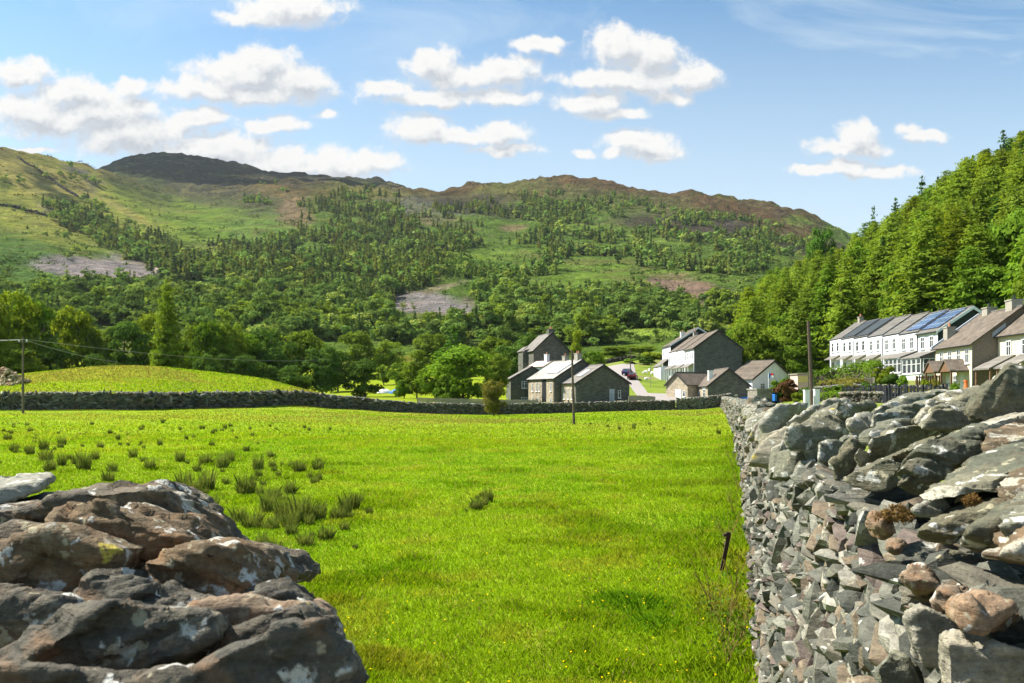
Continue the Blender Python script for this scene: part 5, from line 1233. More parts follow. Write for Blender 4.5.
W = 11.6; ro = body(t2, W, 9, 6.3, 9.85, -3, M_GABLEDK, M_ROOFBR, barge=M_TRIM, side=M_WHITE)
for y in (1.5, 4.5, 7.5): window(t2, (-W/2 - .03, y, 4.2), LEFT_, 1.0, 1.3, 1); window(t2, (-W/2 - .03, y, 1.0), LEFT_, 1.2, 1.6, 1)
chimney(ro, (-2.6, 3.5, 8.1), .8, 1.1, M_TRIM)
MB().prism([(-W/2 - 2.2, .3, 1.9), (-W/2 - .03, .3, 3.6), (-W/2 - .03, .3, 3.75), (-W/2 - 2.2, .3, 2.05)], (0, 8.4, 0)).build('porch_roof', M_ROOFGR, t2); MB().box(-W/2 - 2.0, -W/2 - .03, .4, 8.6, -3, 1.95).build('porch_wall', M_WHITE, t2)

# --- low stone cottage at the corner
c1 = empty('stone_cottage', (33.75, 124, .6), 0, 'low brown-roofed slate cottage standing in front of the big dark gable', 'house', 'village buildings')
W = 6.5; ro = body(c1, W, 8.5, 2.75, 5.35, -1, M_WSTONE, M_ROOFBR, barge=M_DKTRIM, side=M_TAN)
window(c1, (-W/2 - .03, 2.2, .9), LEFT_, 1.6, 1.3, 1); window(c1, (-W/2 - .03, 5.4, 1.0), LEFT_, .8, 1.1, 0); MB().box(-W/2 - .10, -W/2 - .03, 1.0, 3.5, 2.25, 2.5).build('lintel', M_TRIM, c1)
chimney(ro, (-2.0, 3.4, 3.9), .7, 1.2, M_TRIM, 1, M_BLACK)
MB().box(.9, 1.35, -.12, 0, 1.1, 1.4).build('wall_lamp', M_CREAM, c1)
c2 = empty('stone_cottage', (27.1, 131.0, .8), math.radians(-58), 'small tan stone wing with a white door and gable, left of the low cottage', 'house', 'village buildings')
body(c2, 5.0, 6.5, 2.8, 4.7, -1.2, M_TAN, M_ROOFBR, barge=M_DKTRIM); door(c2, (.4, 0, -.2), 0, M_TRIM, 1.3, 2.2)
window(c2, (1.7, 0, .8), 0, .6, 1.0, 0)

# --- white bungalow
w1 = empty('bungalow', (45.1, 137.3, 2.0), math.radians(35), 'white rendered bungalow with a wide gable and a brown slate roof', 'house', 'village buildings')
W = 11.4; ro = body(w1, W, 5.2, 2.6, 5.75, -1.2, M_WHITE, M_ROOFBR, barge=M_DKTRIM)
window(w1, (-3.0, 0, .8), 0, 1.2, 1.1, 1); door(w1, (-W/2 - .0, 2.0, -.1), LEFT_, M_LEAD)

M_ROOFTG = coursed('grey_brown_slate_roof', (.115, .108, .100), (.165, .155, .142), (.085, .08, .075), .35, .22, bump=.3)
# --- long white terrace on the right
a0, a1_ = Vector((46.0, 86.0, 0)), Vector((47.9, 120.0, 0)); dv = (a1_ - a0).normalized(); rz = -math.atan2(dv.x, dv.y); UL = (a1_ - a0).length / 7
LABT = ['near end house of the long white row, with a black gable and solar roof', 'second white house of the long row, its roof partly under solar panels', 'third white house of the long row, left of the solar panels', 'white terraced house in the middle of the long row, with a small lean-to canopy',
        'fifth white house of the long row, with dark panels over its roof', 'sixth white house of the long row, dark roof panel reaching its ridge', 'white terraced house at the far left end of the long row']
for k in range(7):
    p = a0 + dv * (UL * k); W = 7.2; zb = 3.5 + .2 * k
    h = empty('terraced_house', (p.x, p.y, zb), rz, LABT[k], 'house', 'houses of the long white terrace')
    ro = body(h, W, UL - .004, 5.35, 7.8, -1.6, M_GABLEDK if k == 0 else M_WHITE, M_ROOFTG, x0=W/2, barge=M_TRIM if k == 0 else None, over=.25 if k == 0 else .002, side=M_WHITE)
    rs = math.atan2(2.45, 3.6)
    for y in (UL * .28, UL * .72): window(h, (-.03, y, 3.55), LEFT_, .95, 1.35, 0 if k > 3 else 1)
    if k < 2:
        MB().prism([(-1.9, .05, 2.45), (-.03, .05, 3.15), (-.03, .05, 3.28), (-1.9, .05, 2.58)], (0, UL - .1, 0)).build('porch_roof', M_ROOFGR, h)
        MB().box(-1.7, -.03, .1, UL - .15, -.6, .75).build('porch_wall', M_WHITE, h)
        for j in range(4): window(h, (-1.7, UL * (.14 + .24 * j), .78), LEFT_, 1.02, 1.6, 0)
        if k == 0: 
            window(h, (-.87, .1, .78), 0, 1.3, 1.6, 1)
    else:
        MB().prism([(-1.0, UL * .08, 2.40), (-.03, UL * .08, 2.95), (-.03, UL * .08, 3.05), (-1.0, UL * .08, 2.50)], (0, UL * .84, 0)).build('porch_roof', M_ROOFGR, h)
        window(h, (-.03, UL * .68, .55), LEFT_, 1.3, 1.55, 1); door(h, (-.03, UL * .26, .05), LEFT_, [M_LEAD, M_DKTRIM, M_TRIM][k % 3])
    MB().tube([(-.09, UL - .12, 0), (-.09, UL - .12, 5.2)], .045, 5).build('drainpipe', M_TRIM if k % 2 else M_BLACK, h)
    def on_roof(nm, mat, x0, x1, y0, y1):
        s_ = MB().box(x0, x1, y0, y1, 0, .05).build(nm, mat, ro); s_.rotation_euler = (0, -rs, 0); s_.location = (0, 0, 5.35 + .22); return s_
    if k == 0: on_roof('solar_panel', M_PV, .35, 4.1, .5, UL - .15)
    if k == 1: on_roof('solar_panel', M_PV, .35, 4.1, .15, UL * .75)
    if k in (4, 5): on_roof('dark_roof_panel', M_ROOFDK, .1, 4.2, .1, UL - .1)
    if k in (1, 2, 3): MB().tube([(3.6, UL * .5, 7.8), (3.6, UL * .5, 8.35)], .10, 8).build('roof_vent', M_BLACK, ro)
    if k == 6: chimney(ro, (3.6, 2.4, 7.7), .6, .9, M_BRICKC)

# --- cream terrace at the right edge
dA = Vector((.9, 8.0, 0)).normalized(); rzA = -math.atan2(dA.x, dA.y)
hA = empty('terraced_house', (42.3, 73.2, 1.9), rzA, 'cream house with a long brown roof, two timber porches and two chimneys', 'house', 'cream terrace')
W = 8.6; ro = body(hA, W, 8.0, 4.75, 8.0, -1.2, M_ENDWALL, M_ROOFBR, x0=W/2, side=M_CREAM, over=.3)
for y in (.9, 2.7, 4.6, 6.5): window(hA, (-.03, y, 2.95), LEFT_, .85, 1.35, 1)
door(hA, (-.03, 1.9, .1), LEFT_, M_TRIM); door(hA, (-.03, 4.9, .1), LEFT_, M_TRIM); window(hA, (-.03, 3.4, .6), LEFT_, .9, 1.3, 1)
chimney(ro, (W/2, 6.2, 7.8), .9, .75, M_BRICKC, 1, M_BLACK); chimney(ro, (W/2, 1.4, 7.8), 1.0, .95, M_BRICKC, 1, M_BLACK)
chimney(ro, (1.3, 8.0, 5.5), .8, 1.3, M_BRICKC, 1, M_TERRA)
MB().prism([(-.3, 8.35, 4.62), (W/2, 8.35, 8.05), (W/2, 8.35, 8.30), (-.3, 8.35, 4.90)], (0, .22, 0)).build('roof_verge', M_LEAD, hA)
for y, lab in ((.7, 'a'), (4.3, 'b')):
    p = MB()
    for s_ in (-1, 1): p.prism([(-1.75, y + 1.15, 3.25), (.0, y + 1.15, 3.25), (.0, y + 1.15 + s_ * 1.35, 2.15), (-1.75, y + 1.15 + s_ * 1.35, 2.15)], (0, 0, .14))
    pr = p.build('porch_roof', M_ROOFBR, hA)
    for yy in (y + .0, y + 2.2): MB().box(-1.6, -1.46, yy - .06, yy + .10, 0, 2.25).build('porch_post', M_WOODB, hA)
    MB().prism([(-1.62, y + .05, 2.2), (-1.62, y + 2.25, 2.2), (-1.62, y + 1.15, 3.1)], (.06, 0, 0)).build('porch_gable', M_WOODB, hA)
hB = empty('terraced_house', (43.9, 60.5, 1.9), math.radians(2.6) * -1, 'cream house at the right edge with a blue-grey roof verge and satellite dish', 'house', 'cream terrace')
W = 8.4; ro = body(hB, W, 12.4, 5.45, 9.0, -1.2, M_CREAM, M_ROOFBR, x0=W/2, over=.28)
for y in (2.0, 4.2, 6.3, 8.2, 10.6): window(hB, (-.02, y, 3.5), LEFT_, .8, 1.35, 1)
MB().prism([(-.45, 12.42, 5.30), (W/2, 12.42, 9.05), (W/2, 12.42, 9.40), (-.45, 12.42, 5.72)], (0, .32, 0)).build('roof_verge', M_LEAD, hB)
for y in (6.2, 9.6):
    MB().prism([(-2.3, y, 2.25), (-.02, y, 3.45), (-.02, y, 3.58), (-2.3, y, 2.38)], (0, 2.7, 0)).build('porch_roof', M_ROOFGR, hB)
    for yy in (y + .1, y + 2.4): MB().box(-2.15, -2.0, yy, yy + .15, 0, 2.3).build('porch_post', M_WOODB, hB)
    door(hB, (-.02, y + 1.3, .1), LEFT_, M_TRIM); window(hB, (-.02, y + 2.4, .8), LEFT_, .5, 1.1, 0)
bm = bmesh.new(); bmesh.ops.create_uvsphere(bm, u_segments=14, v_segments=8, radius=.42)
bmesh.ops.delete(bm, geom=[v for v in bm.verts if v.co.z > -.12], context='VERTS'); me = bpy.data.meshes.new('dish'); bm.to_mesh(me); bm.free()
d = link_mesh('satellite_dish', me, M_LEAD, hB); d.location = (-.5, 6.9, 3.55); d.rotation_euler = (math.radians(75), 0, math.radians(-160))
MB().tube([(-.09, 5.4, 0), (-.09, 5.4, 5.3)], .05, 6).build('drainpipe', M_BLACK, hB)
for y in (6.3, 4.2): MB().box(-.32, -.02, y - .45, y + .45, 3.22, 3.40).build('window_box', M_WOODB, hB)
# --- a little barn on the hill
p = G(155, 640); b = empty('barn', p, math.radians(-40), 'tiny stone barn with a pale roof alone on the left hillside', 'barn'); body(b, 5, 8, 2.6, 4.4, -2, M_TAN, M_PINK)
# ================================================================== poles, wires, fences
M_POLEW = simple('weathered_pole', (.13, .105, .075), .85, .3, 3, bump=.3)
def pole(px, Y, top, w, label, arm=False, mat=None, lean=0.0):
    b = G(px, Y, -.2); z = CAMZ + (HZ - top) / F * Y
    r = empty('power_pole', b, 0, label, 'pole')
    MB().tube([(0, 0, 0), (lean, 0, z - b.z)], w, 8, w * .7).build('post', mat or M_POLE, r)
    if arm:
        MB().box(-.36, .36, -.04, .04, z - b.z - .46, z - b.z - .38).build('crossarm', mat, r)
        for x in (-.3, 0, .3): MB().tube([(x, 0, z - b.z - .38), (x, 0, z - b.z - .2)], .05, 6).build('insulator', M_TRIM, r)
    return Vector((b.x + lean, Y, z))
q1 = pole(23, 63.5, 337, .10, 'weathered power pole on the field side of the long wall at the left', True, M_POLEW)
q2 = pole(574, 58, 350, .10, 'thin dark pole standing in the field in front of the stone houses', False, None, -.15)
q3 = pole(630.5, 168, 347, .12, 'dark pole beside the parked cars', False)
q4 = pole(812.5, 60, 321, .17, 'stout brown pole between two white gateposts left of the white terrace', False, None, -.32)
q5 = pole(650.5, 150, 362, .05, 'slim grey lamp post on the grass verge', False, M_POLEG)
def cable(a, b, sag, label, r=.018, group='overhead wires'):
    pts = []
    for k in range(25):
        t = k / 24; p = a.lerp(b, t); p.z -= sag * 4 * t * (1 - t); pts.append(p)
    c = pts[0].copy(); o = MB().tube([p - c for p in pts], r, 4).build('overhead_wire', M_CABLE); o.location = c
    tag(o, label, 'wire', group)
far1 = Vector((at(330, 359, 150).x, 150, at(330, 359, 150).z)); left1 = at(-120, 330, 60)
cable(q1 + Vector((-.3, 0, -.2)), left1, .3, 'upper wire running off the left edge from the left pole')
cable(q1 + Vector((.3, 0, -.2)), left1 + Vector((0, 1.5, -.1)), .3, 'lower wire running off the left edge from the left pole')
cable(q1 + Vector((.3, 0, -.2)), far1, .9, 'thin wire crossing in front of the trees above the mound', .016)
cable(q1 + Vector((0, 0, -.2)), Vector((at(118, 362, 104).x, 104, at(118, 362, 104).z)), .25, 'wire slanting down from the left pole towards the mound', .016)

def fence(name, pts, h, posts, label, pmat, rails=2, rmat=None, pw=.07, board=False):
    P = [Vector(p) for p in pts]; c = P[0].copy()
    root = empty(name, c, 0, label, 'fence')
    tot = [0]
    for a, b in zip(P, P[1:]): tot.append(tot[-1] + (b - a).length)
    def pt(s):
        i = 0
        while i < len(P) - 2 and s > tot[i + 1]: i += 1
        t = (s - tot[i]) / (tot[i + 1] - tot[i]); return P[i].lerp(P[i + 1], t)
    me = MB().box(-pw/2, pw/2, -pw/2, pw/2, -.3, h).mesh('post')
    for k in range(posts):
        p = pt(tot[-1] * k / max(1, posts - 1) * .999); p.z = float(ground(p.x, p.y))
        o = link_mesh('post', me, pmat, root); o.location = p - c; o.rotation_euler = (random.gauss(0, .03), random.gauss(0, .03), random.random()); o.scale = (1, 1, random.uniform(.92, 1.06))
    for r in range(rails):
        z = h * (.35 + .5 * r / max(1, rails - 1)) if rails > 1 else h * .8
        q = []
        for k in range(posts * 2):
            p = pt(tot[-1] * k / (posts * 2 - 1) * .999); p.z = float(ground(p.x, p.y)) + z; q.append(p - c)
        MB().tube(q, .03 if not board else .05, 4).build('rail', rmat or pmat, root)
    if board:
        m = MB(); n = int(tot[-1] / .18)
        for k in range(n):
            p = pt(tot[-1] * (k + .5) / n); p.z = float(ground(p.x, p.y)); p = p - c; hh = h * random.uniform(.94, 1.03)
            m.box(p.x - .075, p.x + .075, p.y - .07, p.y - .045, p.z + .05, p.z + hh)
        m.build('boards', rmat or pmat, root)
    return root
fence('wire_fence', [G(px, float(wallY(px)) + 3.4) for px in (-60, 20, 60, 100, 150, 200, 250, 300, 330)], 1.25, 24, 'line of thin posts along the foot of the green mound behind the long wall', M_POLE, 2, M_CABLE, .10)
fence('board_fence', [G(px, 116) for px in (417, 450, 500, 538)], 1.25, 12, 'weathered grey board fence behind the wall left of the stone houses', M_WOOD, 2, M_WOOD, .09, True)
fence('timber_fence', [G(629, 126), G(640, 125), G(655, 123)], 1.15, 5, 'low brown timber fence beside the road right of the gable house', M_WOOD, 2, M_WOOD, .1, True)
fence('railing', [G(842, 64), G(856, 62), G(874, 60)], 1.25, 26, 'thin black garden railings right of the white gateposts', M_BLACK, 2, M_BLACK, .05)
fence('black_fence', [G(876, 60), G(892, 57), G(915, 55), G(948, 53)], 1.35, 26, 'black garden fence in front of the long white terrace', M_BLACK, 2, M_BLACK, .12)
for px, lab in ((806.5, 'left white gatepost at the foot of the stout brown pole'), (816.5, 'right white gatepost at the foot of the stout brown pole')):
    b = G(px, 58, -.2); r = empty('gate_post', b, 0, lab, 'gatepost', 'white gateposts')
    m = MB().box(-.17, .17, -.17, .17, 0, 1.45); m.build('post', M_TRIM, r)
    MB().prism([(-.2, -.2, 1.452), (.2, -.2, 1.452), (.2, .2, 1.452), (-.2, .2, 1.452)], (0, 0, .08)).build('cap', M_TRIM, r)

# ================================================================== cars and small things
def car(px, Y, rz, mat, label, dz=0.0):
    b = G(px, Y, dz); r = empty('parked_car', b, rz, label, 'car', 'parked cars')
    pr = [(-2.05, .35), (-2.08, .75), (-1.95, .92), (-1.55, .98), (-1.0, 1.42), (.35, 1.46), (1.05, 1.0), (1.95, .82), (2.08, .6), (2.05, .3)]
    bm = bmesh.new(); vs = []
    for y, k in ((-.84, .96), (-.86, 1), (.86, 1), (.84, .96)):
        vs.append([bm.verts.new((x * (.99 if k < 1 else 1), (y if z < 1.0 else y * .80), z)) for x, z in pr])
    n = len(pr)
    for a, c in zip(vs, vs[1:]):
        for i in range(n): bm.faces.new((a[i], a[(i+1) % n], c[(i+1) % n], c[i]))
    bm.faces.new(vs[0][::-1]); bm.faces.new(vs[-1]); bmesh.ops.recalc_face_normals(bm, faces=bm.faces)
    bmesh.ops.bevel(bm, geom=[e for e in bm.edges if e.calc_face_angle(0) > .5], offset=.05, segments=2, affect='EDGES')
    me = bpy.data.meshes.new('car_body'); bm.to_mesh(me); bm.free(); link_mesh('body', me, mat, r)
    w = MB()
    w.prism([(-1.42, -.80, 1.02), (-1.0, -.72, 1.37), (.3, -.72, 1.39), (.85, -.80, 1.02)], (0, .02, 0)).prism([(-1.42, .80, 1.02), (-1.0, .72, 1.37), (.3, .72, 1.39), (.85, .80, 1.02)], (0, -.02, 0))
    for s in (-1, 1): w.prism([(-1.42, .845 * s, 1.02), (.85, .845 * s, 1.02), (.30, .715 * s, 1.38), (-.98, .715 * s, 1.38)], (0, .012 * s, 0))
    w.prism([(-1.56, -.6, 1.01), (-1.56, .6, 1.01), (-1.04, .55, 1.41), (-1.04, -.55, 1.41)], (-.02, 0, .02)); w.prism([(1.04, -.62, 1.03), (1.04, .62, 1.03), (.42, .56, 1.44), (.42, -.56, 1.44)], (.02, 0, .02))
    w.build('window', M_GLASS, r)
    tm = MB().tube([(0, -.1, 0), (0, .1, 0)], .31, 16).mesh('wheel'); rm = MB().tube([(0, -.11, 0), (0, .11, 0)], .19, 12).mesh('rim')
    for x in (-1.3, 1.3):
        for y in (-.78, .78):
            q = link_mesh('wheel', tm, M_TYRE, r); q.location = (x, y, .31); link_mesh('rim', rm, M_LEAD, q)
    for y in (-.62, .62):
        MB().box(-2.11, -2.05, y - .14, y + .14, .68, .84).build('tail_light', M_RED, r); MB().box(2.03, 2.10, y - .16, y + .16, .60, .73).build('headlight', M_TRIM, r)
    return r
car(627.5, 172, math.radians(70), M_DKBLUE, 'dark blue car parked on the pale tarmac left of the pole')
car(632.5, 164, math.radians(75), M_DKRED, 'dark red car parked nearest the pole on the pale tarmac')
car(761.5, 84, math.radians(128), M_BLUE, 'bright blue car mostly hidden behind the wall by the stone shed', .0)

def blobrock(name, loc, size, seed, mat, label, cat, group=None):
    V, T = hull_template(seed, 'round'); V = V * np.array(size); V[:, 2] += size[2] * .35
    o = link_mesh(name, np_mesh(name, V, T), mat); o.location = loc; return tag(o, label, cat, group)
def sheep(px, Y, rz, label, lying=False):
    b = G(px, Y, .05); r = empty('sheep', b, rz, label, 'sheep', 'sheep on the verge')
    # one continuous body: trunk, neck, head and legs
    me = bpy.data.meshes.new('sheep_body'); bm = bmesh.new(); lay = bm.verts.layers.skin.verify()
    def v(co, rad):
        q = bm.verts.new(co); q[lay].radius = rad if isinstance(rad, tuple) else (rad, rad); return q
    h = .30 if lying else .62
    rump = v((-.42, 0, h + .02), (.24, .26)); mid = v((0, 0, h), (.29, .31)); sh = v((.38, 0, h + .02), (.23, .25)); neck = v((.56, 0, h + .10 - .2 * (not lying)), .12); head = v((.70, 0, h + .10 - .35 * (not lying)), .10); nose = v((.82, 0, h + .02 - .40 * (not lying)), .06)
    for a, c in ((rump, mid), (mid, sh), (sh, neck), (neck, head), (head, nose)): bm.edges.new((a, c))
    if not lying:
        for root, x in ((rump, -.40), (sh, .36)):
            for s in (-1, 1):
                k1 = v((x + (-.02 if x < 0 else 0), .15 * s, .36), .07); k2 = v((x + (-.08 if x < 0 else .02), .15 * s, .20), .042); ft = v((x, .15 * s, .0), .035)
                bm.edges.new((root, k1)); bm.edges.new((k1, k2)); bm.edges.new((k2, ft))
    mid[lay].use_root = True
    bm.to_mesh(me); bm.free(); o = link_mesh('body', me, M_WOOL, r)
    o.modifiers.new('s', 'SKIN'); m = o.modifiers.new('d', 'SUBSURF'); m.levels = 1; m.render_levels = 1
    for s in (-1, 1):
        e = MB().tube([(.66, .06 * s, h + .16 - .33 * (not lying)), (.62, .20 * s, h + .15 - .33 * (not lying))], .035, 5, .01).build('ear', M_WOOL, r)
for px, Y, rz, lab, ly in ((645.6, 176, 2.9, 'white sheep furthest left on the grass verge', False), (646.4, 163, .3, 'lower left white sheep on the verge, lying down', True), (649.6, 181, 1.0, 'white sheep right behind the slim lamp post', False), (652.6, 175, .2, 'white sheep just right of the slim lamp post', False), (658, 182, 3.0, 'white sheep furthest right on the grass verge', False)):
    sheep(px, Y, rz, lab, ly)
for px, Y, s, lab in ((664, 186, 1.3, 'brown rock at the top right of the grass verge'), (667.5, 180, 1.0, 'smaller tan rock beside the brown rock on the verge'), (667, 168, 1.7, 'dark low rock on the grass verge by the cottage wing')):
    blobrock('rock', G(px, Y), (s * 1.5, s, s * .9), int(px), M_BRICKC if 'dark' not in lab else M_WSTONE, lab, 'rock', 'rocks on the verge')
# brown rubble bank at the far left
b = G(2, 84); n = 420; r_ = np.clip(rng.normal(0, 1, (n, 2)), -1.7, 1.7); hgt = np.exp(-(r_[:, 0] ** 2 + r_[:, 1] ** 2) * .5)
T_ = np.stack([r_[:, 0] * 1.25 + b.x, r_[:, 1] * 1.2 + b.y, np.zeros(n)], -1); T_[:, 2] = ground(T_[:, 0], T_[:, 1]) + hgt * 1.7 - .05
M_ = np.array([np.array(Euler(tuple(rng.normal(0, .8, 3))).to_matrix()) @ np.diag(rng.uniform(.18, .5, 3)) for _ in range(n)])
V, Fc, C = scatter(TPL, rng.integers(0, 22, n), M_, T_, np.array([(.34, .22, .12), (.42, .33, .20), (.28, .25, .13), (.22, .20, .06)])[rng.integers(0, 4, n)])
tag(link_mesh('rubble_heap', np_mesh('rubble_heap', V, Fc, C), M_STONEF), 'brown heap of stones and earth at the left edge beside the mound', 'rubble heap')
# tents in the valley
for px, Y, m, w, lab in ((384.5, 168, M_TRIM, 2.6, 'tiny white tent in the valley behind the wall'), (396.5, 166, M_BLUE, 2.4, 'tiny blue tent under the slim tree in the valley')):
    bm = bmesh.new(); bmesh.ops.create_uvsphere(bm, u_segments=12, v_segments=8, radius=1); bmesh.ops.delete(bm, geom=[v for v in bm.verts if v.co.z < -.05], context='VERTS')
    for v in bm.verts: v.co = (v.co.x * w / 2 * (1.25 - .25 * v.co.z), v.co.y * w / 2, v.co.z ** 1.0 * .95)
    me = bpy.data.meshes.new('tent'); bm.to_mesh(me); bm.free(); r = empty('tent', G(px, Y), 0, lab, 'tent', 'tents in the valley'); link_mesh('shell', me, m, r)
    MB().prism([(-.4, -w/2 - .03, 0), (.4, -w/2 - .03, 0), (0, -w/2 * .62, .75)], (0, .05, 0)).build('door_flap', M_LEAD, r)
M_SHED = coursed('grey_tan_stonework', (.20, .185, .15), (.30, .275, .225), (.15, .14, .115), .45, .17)
# by the bungalow: stone shed, bin, flag, garden hut
b = G(765, 79); s = empty('stone_shed', b, math.radians(10), 'small grey-tan stone shed with a dark opening, in front of the bungalow', 'shed')
mb = MB(); mb.box(-.85, .75, 0, 2, -.3, 1.62); mb.build('wall', M_SHED, s); MB().box(-.92, .82, -.08, 2.1, 1.622, 1.72).build('coping', M_BRICKC, s)
MB().box(.76, 1.5, .35, 2.0, -.3, 1.3).build('doorway_shade_block', M_BLACK, s); MB().box(.76, 1.62, -.05, 2.05, 1.32, 1.48).build('lintel', M_WOOD, s)  # solid black block: the shade inside the doorway put into its colour
b = G(774.5, 77.5, .35); r = empty('bin', b, .5, 'small bright blue bin standing in the dark gap beside the stone shed', 'bin')
MB().prism([(-.26, -.3, 0), (.26, -.3, 0), (.32, -.34, 1.0), (-.32, -.34, 1.0)], (0, .6, 0)).build('body', M_BLUE, r); MB().prism([(-.34, -.38, 1.003), (.34, -.38, 1.003), (.3, -.34, 1.1), (-.3, -.34, 1.1)], (0, .72, 0)).build('lid', M_BLUE, r); r.scale = (.5, .5, .6)
b = G(768.5, 82); r = empty('flag', b, 0, 'small red, white and blue flag on a stick in front of the bungalow gable', 'flag')
zt = CAMZ + (HZ - 373) / F * 82 - b.z
MB().tube([(0, 0, 0), (0, 0, zt)], .03, 6).build('flagpole', M_TRIM, r)
def cloth(x0, x1, z0, z1, m, nm):
    mb = MB(); vs = []; n = 6
    for i in range(n + 1):
        x = x0 + (x1 - x0) * i / n; y = .07 * math.sin(x * 9)
        vs += [(x, y, z0), (x, y, z1)]
    mb.add(vs, [(2*i, 2*i+2, 2*i+3, 2*i+1) for i in range(n)]); o = mb.build(nm, m, r); so = o.modifiers.new('t', 'SOLIDIFY'); so.thickness = .012
cloth(.03, .22, zt - .5, zt - .03, M_BLUE, 'blue_panel'); cloth(.22, .52, zt - .26, zt - .03, M_RED, 'red_panel'); cloth(.22, .5, zt - .52, zt - .26, M_TRIM, 'white_panel')
b = G(803, 86); zt = CAMZ + (HZ - 372) / F * 86 - b.z; r = empty('garden_hut', b, math.radians(10), 'small pinkish garden hut with a yellow panel left of the stout pole', 'hut')
MB().box(-.62, .62, 0, 1.6, -.2, zt - .25).build('wall', M_PINK, r); MB().prism([(-.75, -.12, zt - .28), (.75, -.12, zt - .18), (.75, -.12, zt - .08), (-.75, -.12, zt - .18)], (0, 1.9, 0)).build('roof', M_WOOD, r)
MB().box(-.52, .5, -.05, -.002, zt - 1.1, zt - .42).build('panel', M_YELLOW, r)
# hedges and garden shrubs on the bank below the white terrace
def hedge(name, pts, h, w, mat, label, leaf=.22, per=150, cat='hedge'):
    r = np.random.default_rng(len(label)); P = np.array([(p[0], p[1]) for p in pts]); seg = np.hypot(*(P[1:] - P[:-1]).T); cum = np.concatenate([[0], np.cumsum(seg)]); n = int(cum[-1] * per)
    s = r.random(n) * cum[-1]; x = np.interp(s, cum, P[:, 0]); y = np.interp(s, cum, P[:, 1]); z0 = ground(x, y)
    a = r.random(n) * math.pi; hh = h * (1 + .16 * fbm(np.stack([x, y], -1), .9, 3, 5))
    off = np.cos(a) * w / 2 * (.75 + .3 * r.random(n)); zz = z0 + hh * np.sin(a) ** .45 * (.82 + .2 * r.random(n))
    d = (P[-1] - P[0]) / np.linalg.norm(P[-1] - P[0]); nx, ny = -d[1], d[0]
    pts_ = np.stack([x + nx * off, y + ny * off, zz], -1) + r.normal(0, .06, (n, 3))
    N = unit(np.stack([nx * np.cos(a), ny * np.cos(a), np.sin(a) + .2], -1) + r.normal(0, .5, (n, 3)))
    V, Q = leaf_quads(pts_, N, leaf * r.uniform(.6, 1.3, n), r)
    c = np.array((P[0][0], P[0][1], 0.)); root = empty(name, c, 0, label, cat)
    link_mesh('foliage', np_mesh(name, V - c, Q), mat, root)
    mb = core([tuple(p) for p in P], h * .72, 0, 1, -w * .30, -.2); o = mb.build('inner_branches', M_BARK, None); o.location = -Vector(c); o.parent = root
    return root
hedge('hedge', [G(812, 102), G(840, 100), G(868, 95), G(879, 90)], 2.5, 2.0, LEAF_MID, 'long clipped green hedge in front of the far half of the white terrace')
hedge('hedge', [G(786, 96), G(800, 97), G(815, 96)], 2.6, 1.6, LEAF_DARK, 'darker hedge stub between the garden hut and the long hedge')
hedge('garden_bank_shrubs', [G(822, 84), G(845, 82), G(862, 78)], 1.35, 2.4, LEAF_OLIVE, 'olive brown mound of low shrubs below the long hedge', .2, 150, 'shrubs')
hedge('ground_cover', [G(860, 70), G(890, 66), G(930, 62), G(946, 60)], .75, 1.6, LEAF_OLIVE, 'straggling plants along the garden wall behind the black fence', .14, 200, 'plants')
hedge('ground_cover', [G(822, 68), G(845, 66), G(866, 64)], .8, 1.8, LEAF_MID, 'low plants behind the thin railings', .14, 200, 'plants')
hedge('ground_cover', [G(895, 74), G(915, 71), G(940, 69)], .7, 1.2, LEAF_MID, 'green strip of plants below the timber panels of the near white houses', .14, 200, 'plants')
BX = lambda px, Y, top, w, m, lab, nm='shrub': T('bush', px, Y, top, w, nm, lab, cat='shrub', mat=m)
BX(884, 84, 366, 22, LEAF_YEL, 'bright variegated bush in front of the white terrace'); BX(892, 80, 373, 18, LEAF_DARK, 'round dark green bush beside the variegated bush'); BX(903, 79, 375, 12, LEAF_MID, 'small light green bush right of the round dark one')
BX(869, 68, 381, 16, LEAF_DARK, 'dark bush on the garden wall above the thin railings'); BX(850, 72, 383, 20, LEAF_OLIVE, 'straggly olive bush on the bank left of the dark bush'); BX(836, 70, 385, 22, LEAF_MID, 'low green bush right of the stout brown pole')
BX(788, 78, 379, 26, LEAF_BRONZE, 'bronze-leaved shrub in front of the bungalow', 'bronze_shrub'); BX(780, 82, 378, 26, LEAF_MID, 'green shrub growing over the stone shed beside the bronze shrub'); BX(797, 70, 392, 15, LEAF_YEL, 'small yellow-green bush left of the white gateposts')
BX(806, 74, 387, 20, LEAF_DARK, 'dark bush behind the white gateposts'); BX(936, 60, 378, 12, LEAF_OLIVE, 'reddish garden bush near the timber porches'); BX(955, 68, 382, 11, LEAF_MID, 'hanging green plant at the timber porch'); BX(925, 70, 379, 12, LEAF_YEL, 'yellowish bush under the bay windows')
